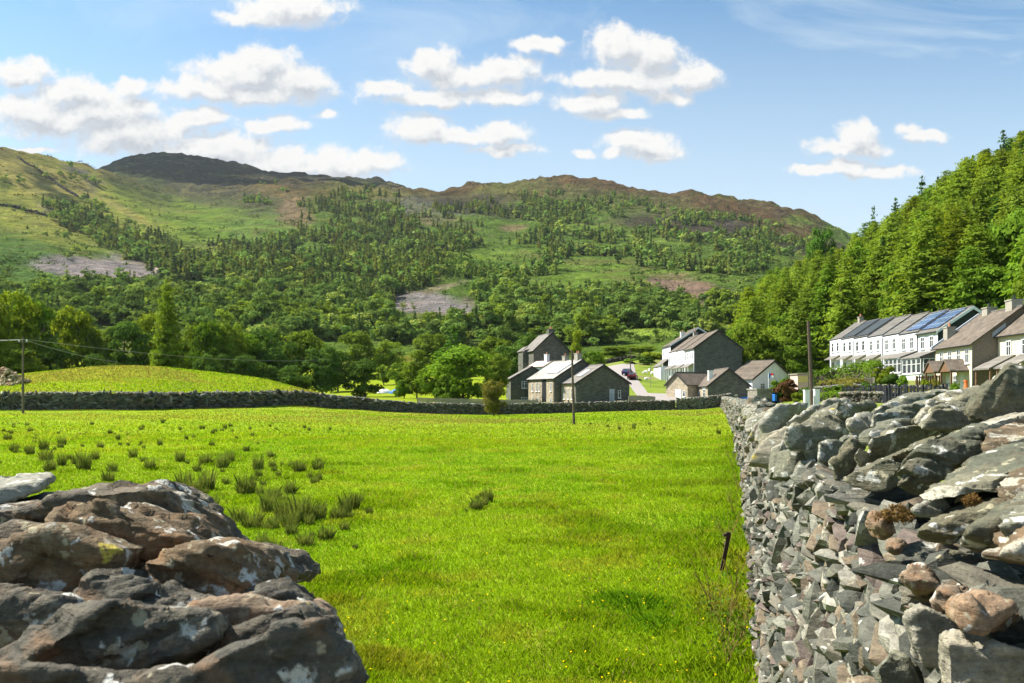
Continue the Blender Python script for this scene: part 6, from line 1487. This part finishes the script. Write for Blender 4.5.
def garden_wall(pts, h, mat, label):
    r = empty('garden_wall', pts[0], 0, label, 'wall'); c = pts[0]
    path = [(p.x, p.y) for p in pts]
    adopt(core(path, h - .05, .4, -1, .07, -.3).build('hearting', M_CORE), r)
    a = wall_points(path, lambda s_, t_: h, lambda x, y: .24, rng, side=-1)
    V, Fc, C = scatter(TPL, *face_stones(*a, rng, bright=1.0 if mat is M_BRICKC else .6)); adopt(link_mesh('stonework', np_mesh('garden_wall_stonework', V, Fc, C), M_STONEF), r)
    P_ = np.array(path); n_ = int(60 + 3 * len(path)); t_ = rng.random(n_) * (len(path) - 1); x_ = np.interp(t_, np.arange(len(path)), P_[:, 0]); y_ = np.interp(t_, np.arange(len(path)), P_[:, 1]) + .2
    M_ = np.array([np.array(Euler(tuple(q * .2)).to_matrix()) @ np.diag((.5, .45, .18)) for q in rng.normal(0, 1, (n_, 3))])
    V, Fc, C = scatter(TPL, rng.integers(0, 18, n_), M_, np.stack([x_, y_, ground(x_, y_) + h], -1), STONE_PAL[rng.integers(0, 9, n_)] * 1.2); adopt(link_mesh('coping', np_mesh('garden_wall_coping', V, Fc, C), M_STONEF), r)
garden_wall([G(815, 76), G(850, 73), G(880, 70), G(912, 67), G(946, 64)], .95, M_BRICKC, 'low grey stone retaining wall across the terrace gardens')
garden_wall([G(842, 62.6), G(862, 61), G(884, 58.6), G(915, 56), G(948, 54)], .75, M_WSTONE2, 'dark stone garden wall behind the black fence')
fence('panel_fence', [G(916, 79.5), G(928, 79.2), G(940, 78.8)], 1.1, 5, 'brown timber panels below the bay windows of the near white house', M_WOODB, 2, M_WOODB, .1, True)
fence('panel_fence', [G(849, 84), G(862, 83), G(874, 82)], 1.25, 4, 'pale woven panels behind the olive shrub mound', M_WOOD, 2, M_WOOD, .1, True)
b = G(966, 70.5); r = empty('garden_gnome_pot', b, 0, 'bright orange tall pot standing by the timber porch', 'pot'); r.name = 'plant_pot'
MB().tube([(0, 0, 0), (0, 0, .35), (0, 0, .5), (0, 0, 1.15)], .30, 10, .14).build('body', M_ORANGE, r); MB().tube([(0, 0, 1.15), (0, 0, 1.3)], .2, 10).build('rim', M_ORANGE, r)
# rusty post in the field
b = G(719, 8.35, -.1); r = empty('iron_post', b, 0, 'short rusty leaning iron post in the grass beside the wall', 'post')
m = MB(); top = Vector((.10, -.02, .53)); m.prism([(-.02, -.009, 0), (.02, -.009, 0), (.02, .009, 0), (-.02, .009, 0)], top); m.build('angle_bar', M_RUSTM, r)
m = MB(); m.box(.07, .112, -.035, .0, .495, .545); m.box(.04, .075, -.04, .0, .50, .528); m.build('bent_tip', M_RUSTM, r)
# ================================================================== grass, rushes, flowers
rng = np.random.default_rng(404)
def blades(X, Y, h, w, lean, cols, r, dz=-.01):
    n = len(X); Z = ground(X, Y) + dz; a = r.random(n) * 6.283; d = np.stack([np.cos(a), np.sin(a), np.zeros(n)], -1); s = np.stack([-d[:, 1], d[:, 0], d[:, 2]], -1)
    p = np.stack([X, Y, Z], -1); up = np.array((0, 0, 1.)); L = (lean * h)[:, None]; H = h[:, None]; W = w[:, None]
    q = p + up * H * .55 + d * L * .3; t = p + up * H * .95 + d * L
    V = np.stack([p - s * W, p + s * W, q + s * W * .75, t, q - s * W * .75], 1).reshape(-1, 3)
    F5 = np.arange(n * 5).reshape(-1, 5); C = np.repeat(cols, 5, 0); return V, F5, C
def fieldmask(X, Y): return (X < rw_x(Y) - .02) & ~((Y < 1.6) & (X < .1))
def gcols(X, Y, r, n):
    P = np.stack([X, Y], -1); a = fbm(P, .35, 3, 12); b = fbm(P, 1.6, 2, 15)
    c = np.array((.272, .390, .014))[None] * np.ones((n, 1)); t = sstep(-.1, .5, a)[:, None]; c = c * (1 - t) + np.array((.195, .335, .012)) * t
    t = sstep(.1, .5, b)[:, None] * .7; c = c * (1 - t) + np.array((.35, .36, .035)) * t
    big = fbm(P, .055, 4, 18); t = sstep(.0, .4, big)[:, None] * .9; c = c * (1 - t) + np.array((.19, .30, .012)) * t; t = sstep(-.1, -.5, big)[:, None] * .7; c = c * (1 - t) + np.array((.33, .35, .04)) * t
    band = sstep(38, 70, Y) * sstep(-.05, .25, fbm(P, .09, 3, 23)); t = band[:, None] * .8; c = c * (1 - t) + np.array((.29, .235, .07)) * t
    dry = r.random(n) < .06; c[dry] = (.33, .29, .10)
    return c * r.uniform(.72, 1.28, n)[:, None]
N = 400000
Yb = 4.2 * (36 / 4.2) ** (rng.random(N) ** 1.0); px = rng.uniform(-25, 770, N); Xb = (px - 512) / F * Yb
ok = fieldmask(Xb, Yb); Xb, Yb = Xb[ok], Yb[ok]; n = len(Xb)
pat = fbm(np.stack([Xb, Yb], -1), .9, 3, 44)
h = (.025 + .035 * rng.random(n) + .05 * sstep(.15, .5, pat)) * (1 + Yb * .012); w = np.maximum(.0022, Yb * .00042) * rng.uniform(.7, 1.3, n)
side = np.clip(1 - (rw_x(Yb) - Xb) / .8, 0, 1); h *= 1 + 1.6 * side * rng.random(n)
V, F5, C = blades(Xb, Yb, h, w, rng.uniform(.1, .75, n), gcols(Xb, Yb, rng, n), rng)
Nf = 90000; Yf = 30 * (112 / 30) ** rng.random(Nf); pf = rng.uniform(-20, 738, Nf); Yf = np.minimum(Yf, wallY(pf) - .8); Xf = (pf - 512) / F * Yf
ok = fieldmask(Xf, Yf); Xf, Yf = Xf[ok], Yf[ok]; m = len(Xf)
V2, F2, C2 = blades(Xf, Yf, rng.uniform(.03, .10, m) * (1 + Yf * .004), Yf * .0006 * rng.uniform(.6, 1.5, m), rng.uniform(.1, .7, m), gcols(Xf, Yf, rng, m) * np.where(rng.random(m) < .12, .55, 1)[:, None], rng)
pm = rng.uniform(-60, 335, 45000); wy_ = wallY(pm); Ym = wy_ + .8 + rng.random(45000) * 36; Xm = (pm - 512) / F * Ym
V3, F3, C3 = blades(Xm, Ym, rng.uniform(.06, .2, len(Xm)), Ym * .0006 * rng.uniform(.6, 1.5, len(Xm)), rng.uniform(.1, .7, len(Xm)), gcols(Xm, Ym, rng, len(Xm)) * np.where(rng.random(len(Xm)) < .15, .6, 1)[:, None], rng)
pl = rng.uniform(-760, -20, 110000); Yl = 2.2 * (60 / 2.2) ** rng.random(110000); Xl = (pl - 512) / F * Yl; ok = (Yl < wallY(pl) - 1); Xl, Yl = Xl[ok], Yl[ok]; nl = len(Xl)
V4, F4, C4 = blades(Xl, Yl, rng.uniform(.03, .11, nl) * (1 + Yl * .006), np.maximum(.004, Yl * .0009) * rng.uniform(.7, 1.4, nl), rng.uniform(.1, .7, nl), gcols(Xl, Yl, rng, nl), rng)
V = np.concatenate([V, V2, V3, V4]); F5 = np.concatenate([F5, F2 + len(C), F3 + len(C) + len(C2), F4 + len(C) + len(C2) + len(C3)]); C = np.concatenate([C, C2, C3, C4])
tag(link_mesh('grass', np_mesh('grass', V, F5, C), BLADE), kind='stuff')

def tuft(name, n, h, spread, seed, width, lean=.5):
    r = np.random.default_rng(seed); a = r.random(n) * 6.283; rad = spread * np.sqrt(r.random(n)) * .5
    hh = h * r.uniform(.45, 1.05, n) * (1 - .45 * (rad / spread * 2) ** 2)
    p = np.stack([np.cos(a) * rad, np.sin(a) * rad, np.full(n, -.03)], -1); d = np.stack([np.cos(a), np.sin(a), np.zeros(n)], -1) + r.normal(0, .5, (n, 3)) * np.array((1, 1, 0))
    b = r.random(n) * 6.283; s = np.stack([np.cos(b), np.sin(b), np.zeros(n)], -1) * (width * r.uniform(.7, 1.3, n))[:, None]
    L = d * (lean * hh * r.uniform(.2, 1, n))[:, None]; up = np.array((0, 0, 1.)) * hh[:, None]
    q = p + up * .55 + L * .3; t = p + up + L
    V = np.stack([p - s, p + s, q + s * .7, t, q - s * .7], 1).reshape(-1, 3)
    return np_mesh(name, V, np.arange(n * 5).reshape(-1, 5))
RT = [tuft('rush', 330, .80, .42, s, .0065, .34) for s in range(4)] + [tuft('rush', 240, .62, .36, 9, .0065, .34)]
def rush(px, py, sc, label='dark rush tuft growing in the wet part of the pasture', k=None):
    Y = 30.0
    for _ in range(12):
        X = (px - 512) / F * Y; z = float(ground(X, Y)); Y = (CAMZ - z) * F / (py - HZ)
    b = G(px, Y); o = link_mesh('rush_tuft', RT[random.randrange(5) if k is None else k], RUSH); o.location = b; o.scale = (sc * random.uniform(.85, 1.2), sc * random.uniform(.85, 1.2), sc * random.uniform(.8, 1.15)); o.rotation_euler = (0, 0, random.random() * 6.28)
    tag(o, label, 'rush', 'rush tufts in the pasture'); return o
SPOTS = [(246,494,1.25),(258,470,1.0),(238,522,.95),(252,528,1.0),(285,520,1.0),(300,522,1.0),(318,520,.9),(262,546,.6),(318,470,1.15),(300,472,1.0),(292,468,.8),(205,465,1.0),(222,468,1.1),(196,492,1.1),(208,490,1.0),(184,488,.9),(186,506,.9),(212,508,.7),(84,470,1.2),(76,464,1.1),(46,462,1.2),(44,450,1.1),(30,455,.9),(50,472,1.0),(14,452,.9),(133,458,.8),(180,462,.9),(230,462,.8),(274,500,.8),(290,494,.7),(268,512,.9),(345,515,.8),(352,510,.8),(338,520,.7),(326,540,.6),(306,546,.6),(483,506,.75),(488,502,.7),(478,509,.6),(270,458,.7),(246,452,.7),(8,440,.9),(30,432,.8),(62,445,.9),(100,448,.8),(118,440,.7),(150,470,.8),(108,482,.8),(160,446,.7),(212,446,.6),(358,505,.6),(110,434,.7),(330,430,.5),(180,430,.5),(92,425,.6),(14,425,.6),(250,430,.5),(430,436,.5),(395,430,.5),(62,466,.9),(95,460,.8)]
for px, py, s in SPOTS: rush(px, py, s * .62)
rr_ = random.Random(3)
for k in range(40): rush(rr_.choice((rr_.uniform(10, 330), rr_.uniform(10, 330), rr_.uniform(560, 720))), rr_.uniform(421, 440), rr_.uniform(.25, .5))
for k in range(95):
    q = rr_.choice(SPOTS[:46]); rush(q[0] + rr_.gauss(0, 16), max(424, q[1] + rr_.gauss(0, 6)), rr_.uniform(.2, .42) * q[2])
# the brighter tussock in front, right of the middle
def patch(name, n, h, spread, seed, width):
    r = np.random.default_rng(seed); q = r.normal(0, spread * .36, (n * 3, 2)) * np.array((1.0, .8)); q = q[np.hypot(q[:, 0], q[:, 1]) < spread][:n]; n = len(q)
    hh = h * r.uniform(.3, 1.05, n) * np.clip(1.1 - np.hypot(q[:, 0], q[:, 1]) / spread, .25, 1); b = r.random(n) * 6.283; d = np.stack([np.cos(b), np.sin(b), np.zeros(n)], -1); sd = np.stack([-np.sin(b), np.cos(b), np.zeros(n)], -1) * (width * r.uniform(.7, 1.3, n))[:, None]
    p = np.concatenate([q, np.full((n, 1), -.02)], 1); up = np.array((0, 0, 1.)) * hh[:, None]; L = d * (hh * r.uniform(.2, .9, n))[:, None]; m_ = p + up * .55 + L * .3
    return np_mesh(name, np.stack([p - sd, p + sd, m_ + sd * .7, p + up + L, m_ - sd * .7], 1).reshape(-1, 3), np.arange(n * 5).reshape(-1, 5))
TU = patch('tussock', 1100, .16, .85, 77, .0034)
m_tu = leafmat('tussock_blade', (.17, .33, .014), .5, .25, (.21, .37, .016), 2.0)
for px, Y, sc, lab in ((636, 7.0, .95, 'lush green grass tussock in the near right of the pasture'), (652, 6.5, .7, 'smaller lush tuft right of the big tussock'), (618, 7.2, .7, 'smaller lush tuft left of the big tussock'), (346, 8.2, .35, 'small dark grass tuft right of the left wall')):
    o = link_mesh('grass_tussock', TU, m_tu); o.location = G(px, Y); o.scale = (sc, sc, sc); tag(o, lab, 'tussock')
# dead stems by the wall
M_ST = M_RUSTM
def weed(px, Y, h, label, seed):
    r = random.Random(seed); root = empty('dead_weed', G(px, Y), 0, label, 'weed', 'dry weeds beside the wall'); m = MB()
    for k in range(7):
        a = r.random() * 6.28; L = r.uniform(.5, 1) * h; dx, dy = math.cos(a) * L * .35, math.sin(a) * L * .25
        m.tube([(0, 0, 0), (dx * .3, dy * .3, L * .5), (dx, dy, L)], .0032, 4, .0015)
        for j in range(3):
            t = r.uniform(.4, .95); p = Vector((dx * t, dy * t, L * t)); m.tube([p, p + Vector((r.gauss(0, .05), r.gauss(0, .05), r.uniform(.02, .09)))], .002, 3, .001)
    m.build('stems', DRY, root)
    n = 120; rr = np.random.default_rng(seed); P = rr.normal(0, 1, (n, 3)) * np.array((h * .22, h * .18, h * .2)) + np.array((0, 0, h * .32)); V, Q = leaf_quads(P, unit(rr.normal(0, 1, (n, 3))), .022 * rr.uniform(.5, 1.4, n), rr)
    link_mesh('leaves', np_mesh('weed_leaves', V, Q), LEAF_MID, root)
for k, (px, Y, h) in enumerate(((712, 6.6, .55), (724, 6.1, .5), (735, 7.4, .5), (742, 6.0, .45), (728, 9.5, .55), (734, 12, .6), (728, 5.5, .5), (738, 15, .6), (732, 20, .6))):
    weed(px, Y, h, 'spindly dry-stemmed weed at the foot of the right-hand wall', 800 + k)
# yellow flowers
n = 260; Yw = 4.9 * (14 / 4.9) ** rng.random(n); pw = np.where(rng.random(n) < .55, rng.uniform(560, 765, n), rng.uniform(330, 760, n)); Xw = (pw - 512) / F * Yw; ok = fieldmask(Xw, Yw); Xw, Yw = Xw[ok], Yw[ok]; n = len(Xw)
P = np.stack([Xw, Yw, ground(Xw, Yw) + rng.uniform(.06, .13, n)], -1); V, Q = leaf_quads(P, unit(rng.normal(0, .4, (n, 3)) + np.array((0, -.3, 1))), np.full(n, .016), rng, 1.1)
M_FLOWER = leafmat('yellow_petal', (.75, .55, .01), .3, .1)
tag(link_mesh('buttercup_flowers', np_mesh('buttercup_flowers', V, Q), M_FLOWER), kind='stuff')
# ================================================================== sky, sun, clouds' shade, camera
SUN = Vector((-.78, .16, .92)).normalized()
elev = math.asin(SUN.z); azim = math.atan2(SUN.x, SUN.y)
w = bpy.data.worlds.new('World'); SC.world = w; w.use_nodes = True
t = NT.__new__(NT); t.t = w.node_tree; t.t.nodes.clear()
sky = t.n('ShaderNodeTexSky', sky_type='NISHITA', sun_disc=False, sun_elevation=elev, sun_rotation=azim, altitude=150, air_density=1.0, dust_density=0.6, ozone_density=1.6)
g = t.n('ShaderNodeTexCoord').outputs['Generated']
sp = t.n('ShaderNodeSeparateXYZ'); t.set(sp, 0, g)
yy = t.math('MAXIMUM', sp.outputs[1], .02)
cb = t.n('ShaderNodeCombineXYZ'); t.set(cb, 0, t.math('DIVIDE', sp.outputs[0], yy)); t.set(cb, 1, t.math('DIVIDE', sp.outputs[2], yy))
P0 = t.vm('SCALE', cb.outputs[0]); P0.node.inputs['Scale'].default_value = 10.0       # direction plane, 1 unit = 79.6 px
CL = [(290,9,56,17),(250,16,34,9),(328,12,18,10),(262,62,28,18),(248,74,62,22),(205,88,48,13),(300,82,32,20),(250,94,84,11),(22,74,32,15),(75,92,46,16),(130,88,20,9),(30,112,44,22),(100,112,70,18),(200,117,32,9),(272,124,34,9),(130,134,76,22),(60,124,50,16),(215,150,70,20),(30,150,30,4),(270,162,80,16),(340,164,50,14),(372,162,26,16),(300,170,90,9),(180,165,70,12),
 (432,66,28,17),(470,78,44,14),(505,72,32,18),(386,88,28,10),(440,98,50,9),(500,98,36,8),(418,128,32,13),(448,136,40,8),(500,134,30,12),(505,150,34,6),(540,44,30,7),(556,50,14,6),(522,60,14,8),(622,46,36,20),(652,60,40,22),(690,78,30,14),(606,78,50,9),(640,84,56,12),(670,98,24,8),(588,102,34,11),(612,112,34,6),
 (640,142,36,12),(652,152,34,10),(615,154,18,7),(583,154,13,6),(858,136,24,15),(846,146,38,8),(872,150,20,9),(822,170,36,6),(848,166,22,8),(878,172,34,6),(910,128,18,8),(928,136,20,7),(326,114,17,5),]
def field(p):
    d = None
    for (cx, cy, rx, ry) in CL:
        sx, sy = 79.64 / rx, 79.64 / ry; u, v = (cx - 512) / 79.64, (HZ - cy) / 79.64
        nd = t.n('ShaderNodeVectorMath', operation='MULTIPLY_ADD'); t.set(nd, 0, p); nd.inputs[1].default_value = (sx, sy, 0); nd.inputs[2].default_value = (-u * sx, -v * sy, 0)
        l = t.vm('LENGTH', nd.outputs[0]); l = t.math('ADD', l, .32) if rx < 19 else l; d = l if d is None else t.math('SMOOTH_MIN', d, l, .35)
    return t.math('SUBTRACT', 1.0, d)
def dens(p):
    n1 = t.n('ShaderNodeTexNoise', noise_dimensions='2D', i_Scale=2.6, i_Detail=2.0, i_Roughness=.5); t.set(n1, 'Vector', p)
    n2 = t.n('ShaderNodeTexNoise', noise_dimensions='2D', i_Scale=4.2, i_Detail=8.0, i_Roughness=.60, i_Distortion=.15); t.set(n2, 'Vector', p)
    warp = t.vm('SCALE', t.vm('SUBTRACT', n1.outputs[1], (.5, .5, .5))); warp.node.inputs['Scale'].default_value = .20
    f = field(t.vm('ADD', p, warp))
    return t.math('ADD', t.math('MAXIMUM', f, -1.2), t.math('MULTIPLY', t.math('SUBTRACT', n2.outputs[0], .47), 1.35))
d0 = dens(P0); d1 = dens(t.vm('ADD', P0, (-.08, .17, 0)))
lit = t.math('SUBTRACT', d0, d1)
shade = t.mr(lit, -.30, .45)
crisp = t.n('ShaderNodeMapRange', interpolation_type='SMOOTHSTEP', i_1=-.24, i_2=.34); t.set(crisp, 0, d0); soft = t.n('ShaderNodeMapRange', interpolation_type='SMOOTHSTEP', i_1=-.42, i_2=.56); t.set(soft, 0, d0)
alpha = t.math('ADD', t.math('MULTIPLY', crisp.outputs[0], shade), t.math('MULTIPLY', soft.outputs[0], t.math('SUBTRACT', 1.0, shade)))
body_ = t.mr(d0, .15, 1.1)
br = t.math('SUBTRACT', t.math('ADD', .80, t.math('MULTIPLY', shade, .28)), t.math('MULTIPLY', body_, .13))
ccol = t.ramp(br, [(0.72, (.56, .60, .66)), (.86, (.80, .82, .84)), (1.0, (1.0, .99, .97))])
CLB = 1.0
cs = t.vm('SCALE', ccol); cs.node.inputs['Scale'].default_value = CLB * 3.95
# thin high cloud
n3 = t.n('ShaderNodeTexNoise', noise_dimensions='2D', i_Scale=.42, i_Detail=6.0, i_Roughness=.62, i_Distortion=.6); t.set(n3, 'Vector', t.vm('MULTIPLY', P0, (.55, 1.7, 0)))
right = t.mr(t.math('DIVIDE', sp.outputs[0], yy), -.35, .6, .35, 1.0)
veil = t.math('MULTIPLY', t.mr(n3.outputs[0], .40, .78), t.math('MULTIPLY', right, .8))
low = t.mr(t.math('DIVIDE', sp.outputs[2], yy), .10, .50, .80, .0)
veil = t.math('MAXIMUM', veil, low)
SKYT = (0.56, 0.76, 0.78)
skyc = t.mix(1.0, sky.outputs[0], SKYT, 'MULTIPLY')
vs = t.n('ShaderNodeRGB'); vs.outputs[0].default_value = (3.7, 4.1, 4.25, 1)
c1_ = t.mix(veil, skyc, vs.outputs[0])
alpha = t.math('MULTIPLY', alpha, t.math('GREATER_THAN', sp.outputs[1], .03))
c2_ = t.mix(alpha, c1_, cs)
bg = t.n('ShaderNodeBackground', i_Strength=.10); t.set(bg, 0, c2_)
o = t.n('ShaderNodeOutputWorld'); t.t.links.new(bg.outputs[0], o.inputs[0])
w.cycles.sampling_method = 'MANUAL'; w.cycles.sample_map_resolution = 512

L = bpy.data.lights.new('sun', 'SUN'); L.energy = 4.9; L.angle = math.radians(.53); L.color = (1.0, .945, .84)
so = bpy.data.objects.new('sun', L); COL.objects.link(so); so.rotation_euler = SUN.to_track_quat('Z', 'Y').to_euler(); so.location = (-100, 50, 300)

# real cumulus above the frame, whose shade lies on the far mountain and on the left hillside
def cumulus(target, alt, size, label, seed):
    p = Vector(target) + SUN * ((alt - target[2]) / SUN.z)
    r = np.random.default_rng(seed); Vs, Fs, off = [], [], 0
    bm = bmesh.new(); bmesh.ops.create_icosphere(bm, subdivisions=3, radius=1); bm.verts.index_update(); S = np.array([v.co[:] for v in bm.verts]); T_ = np.array([[v.index for v in f.verts] for f in bm.faces]); bm.free()
    for k in range(16):
        c = r.normal(0, .36, 3) * np.array((size[0], size[1], size[2] * .4)); c[2] = abs(c[2]); R = r.uniform(.28, .5)
        v = S * (1 + .25 * fbm(S + k * 7, 1.6, 3, seed)[:, None]) * np.array((size[0] * R, size[1] * R, size[2] * R)) + c
        Vs.append(v); Fs.append(T_ + off); off += len(S)
    o = link_mesh('cloud', np_mesh('cloud', np.concatenate(Vs), np.concatenate(Fs), None, True), simple('cloud_white', (.85, .85, .86), 1, .02, 1)); o.location = p
    tag(o, kind='structure')
cumulus((-1080, 2600, 640), 3400, (950, 620, 300), '', 3)
cumulus((-520, 650, 90), 1500, (80, 150, 60), '', 5)

# the valley's air
HAZE = .000030
mb = MB().box(-6100, 6100, -4100, 6100, -2.7, 930); hz = mb.build('haze', None); tag(hz, kind='stuff')
hm = bpy.data.materials.new('valley_air'); ht = NT(hm); pv = ht.n('ShaderNodeVolumePrincipled', i_Density=HAZE, i_Anisotropy=.25); pv.inputs['Color'].default_value = (.90, .95, 1.0, 1)
ho = ht.n('ShaderNodeOutputMaterial'); ht.t.links.new(pv.outputs[0], ho.inputs['Volume']); hz.data.materials.append(hm)

cam = bpy.data.cameras.new('camera'); cam.lens = 28.0; cam.sensor_width = 36.0; cam.shift_y = (HZ - 341.5) / 1024.0
cam.clip_start = .05; cam.clip_end = 20000
cam.dof.use_dof = True; cam.dof.focus_distance = 9.0; cam.dof.aperture_fstop = 16.0
co = bpy.data.objects.new('camera', cam); COL.objects.link(co); co.location = (0, 0, CAMZ); co.rotation_euler = (math.radians(90), 0, 0); SC.camera = co
vsn = SC.view_settings; SC.display_settings.display_device = 'sRGB'; vsn.view_transform = 'Standard'; vsn.look = 'None'; vsn.exposure = 1.28; vsn.gamma = 1.0; vsn.use_curve_mapping = False
SC.cycles.max_bounces = 6; SC.cycles.diffuse_bounces = 3; SC.cycles.transmission_bounces = 4; SC.cycles.transparent_max_bounces = 4; SC.cycles.use_denoising = True
SC.cycles.caustics_reflective = False; SC.cycles.caustics_refractive = False
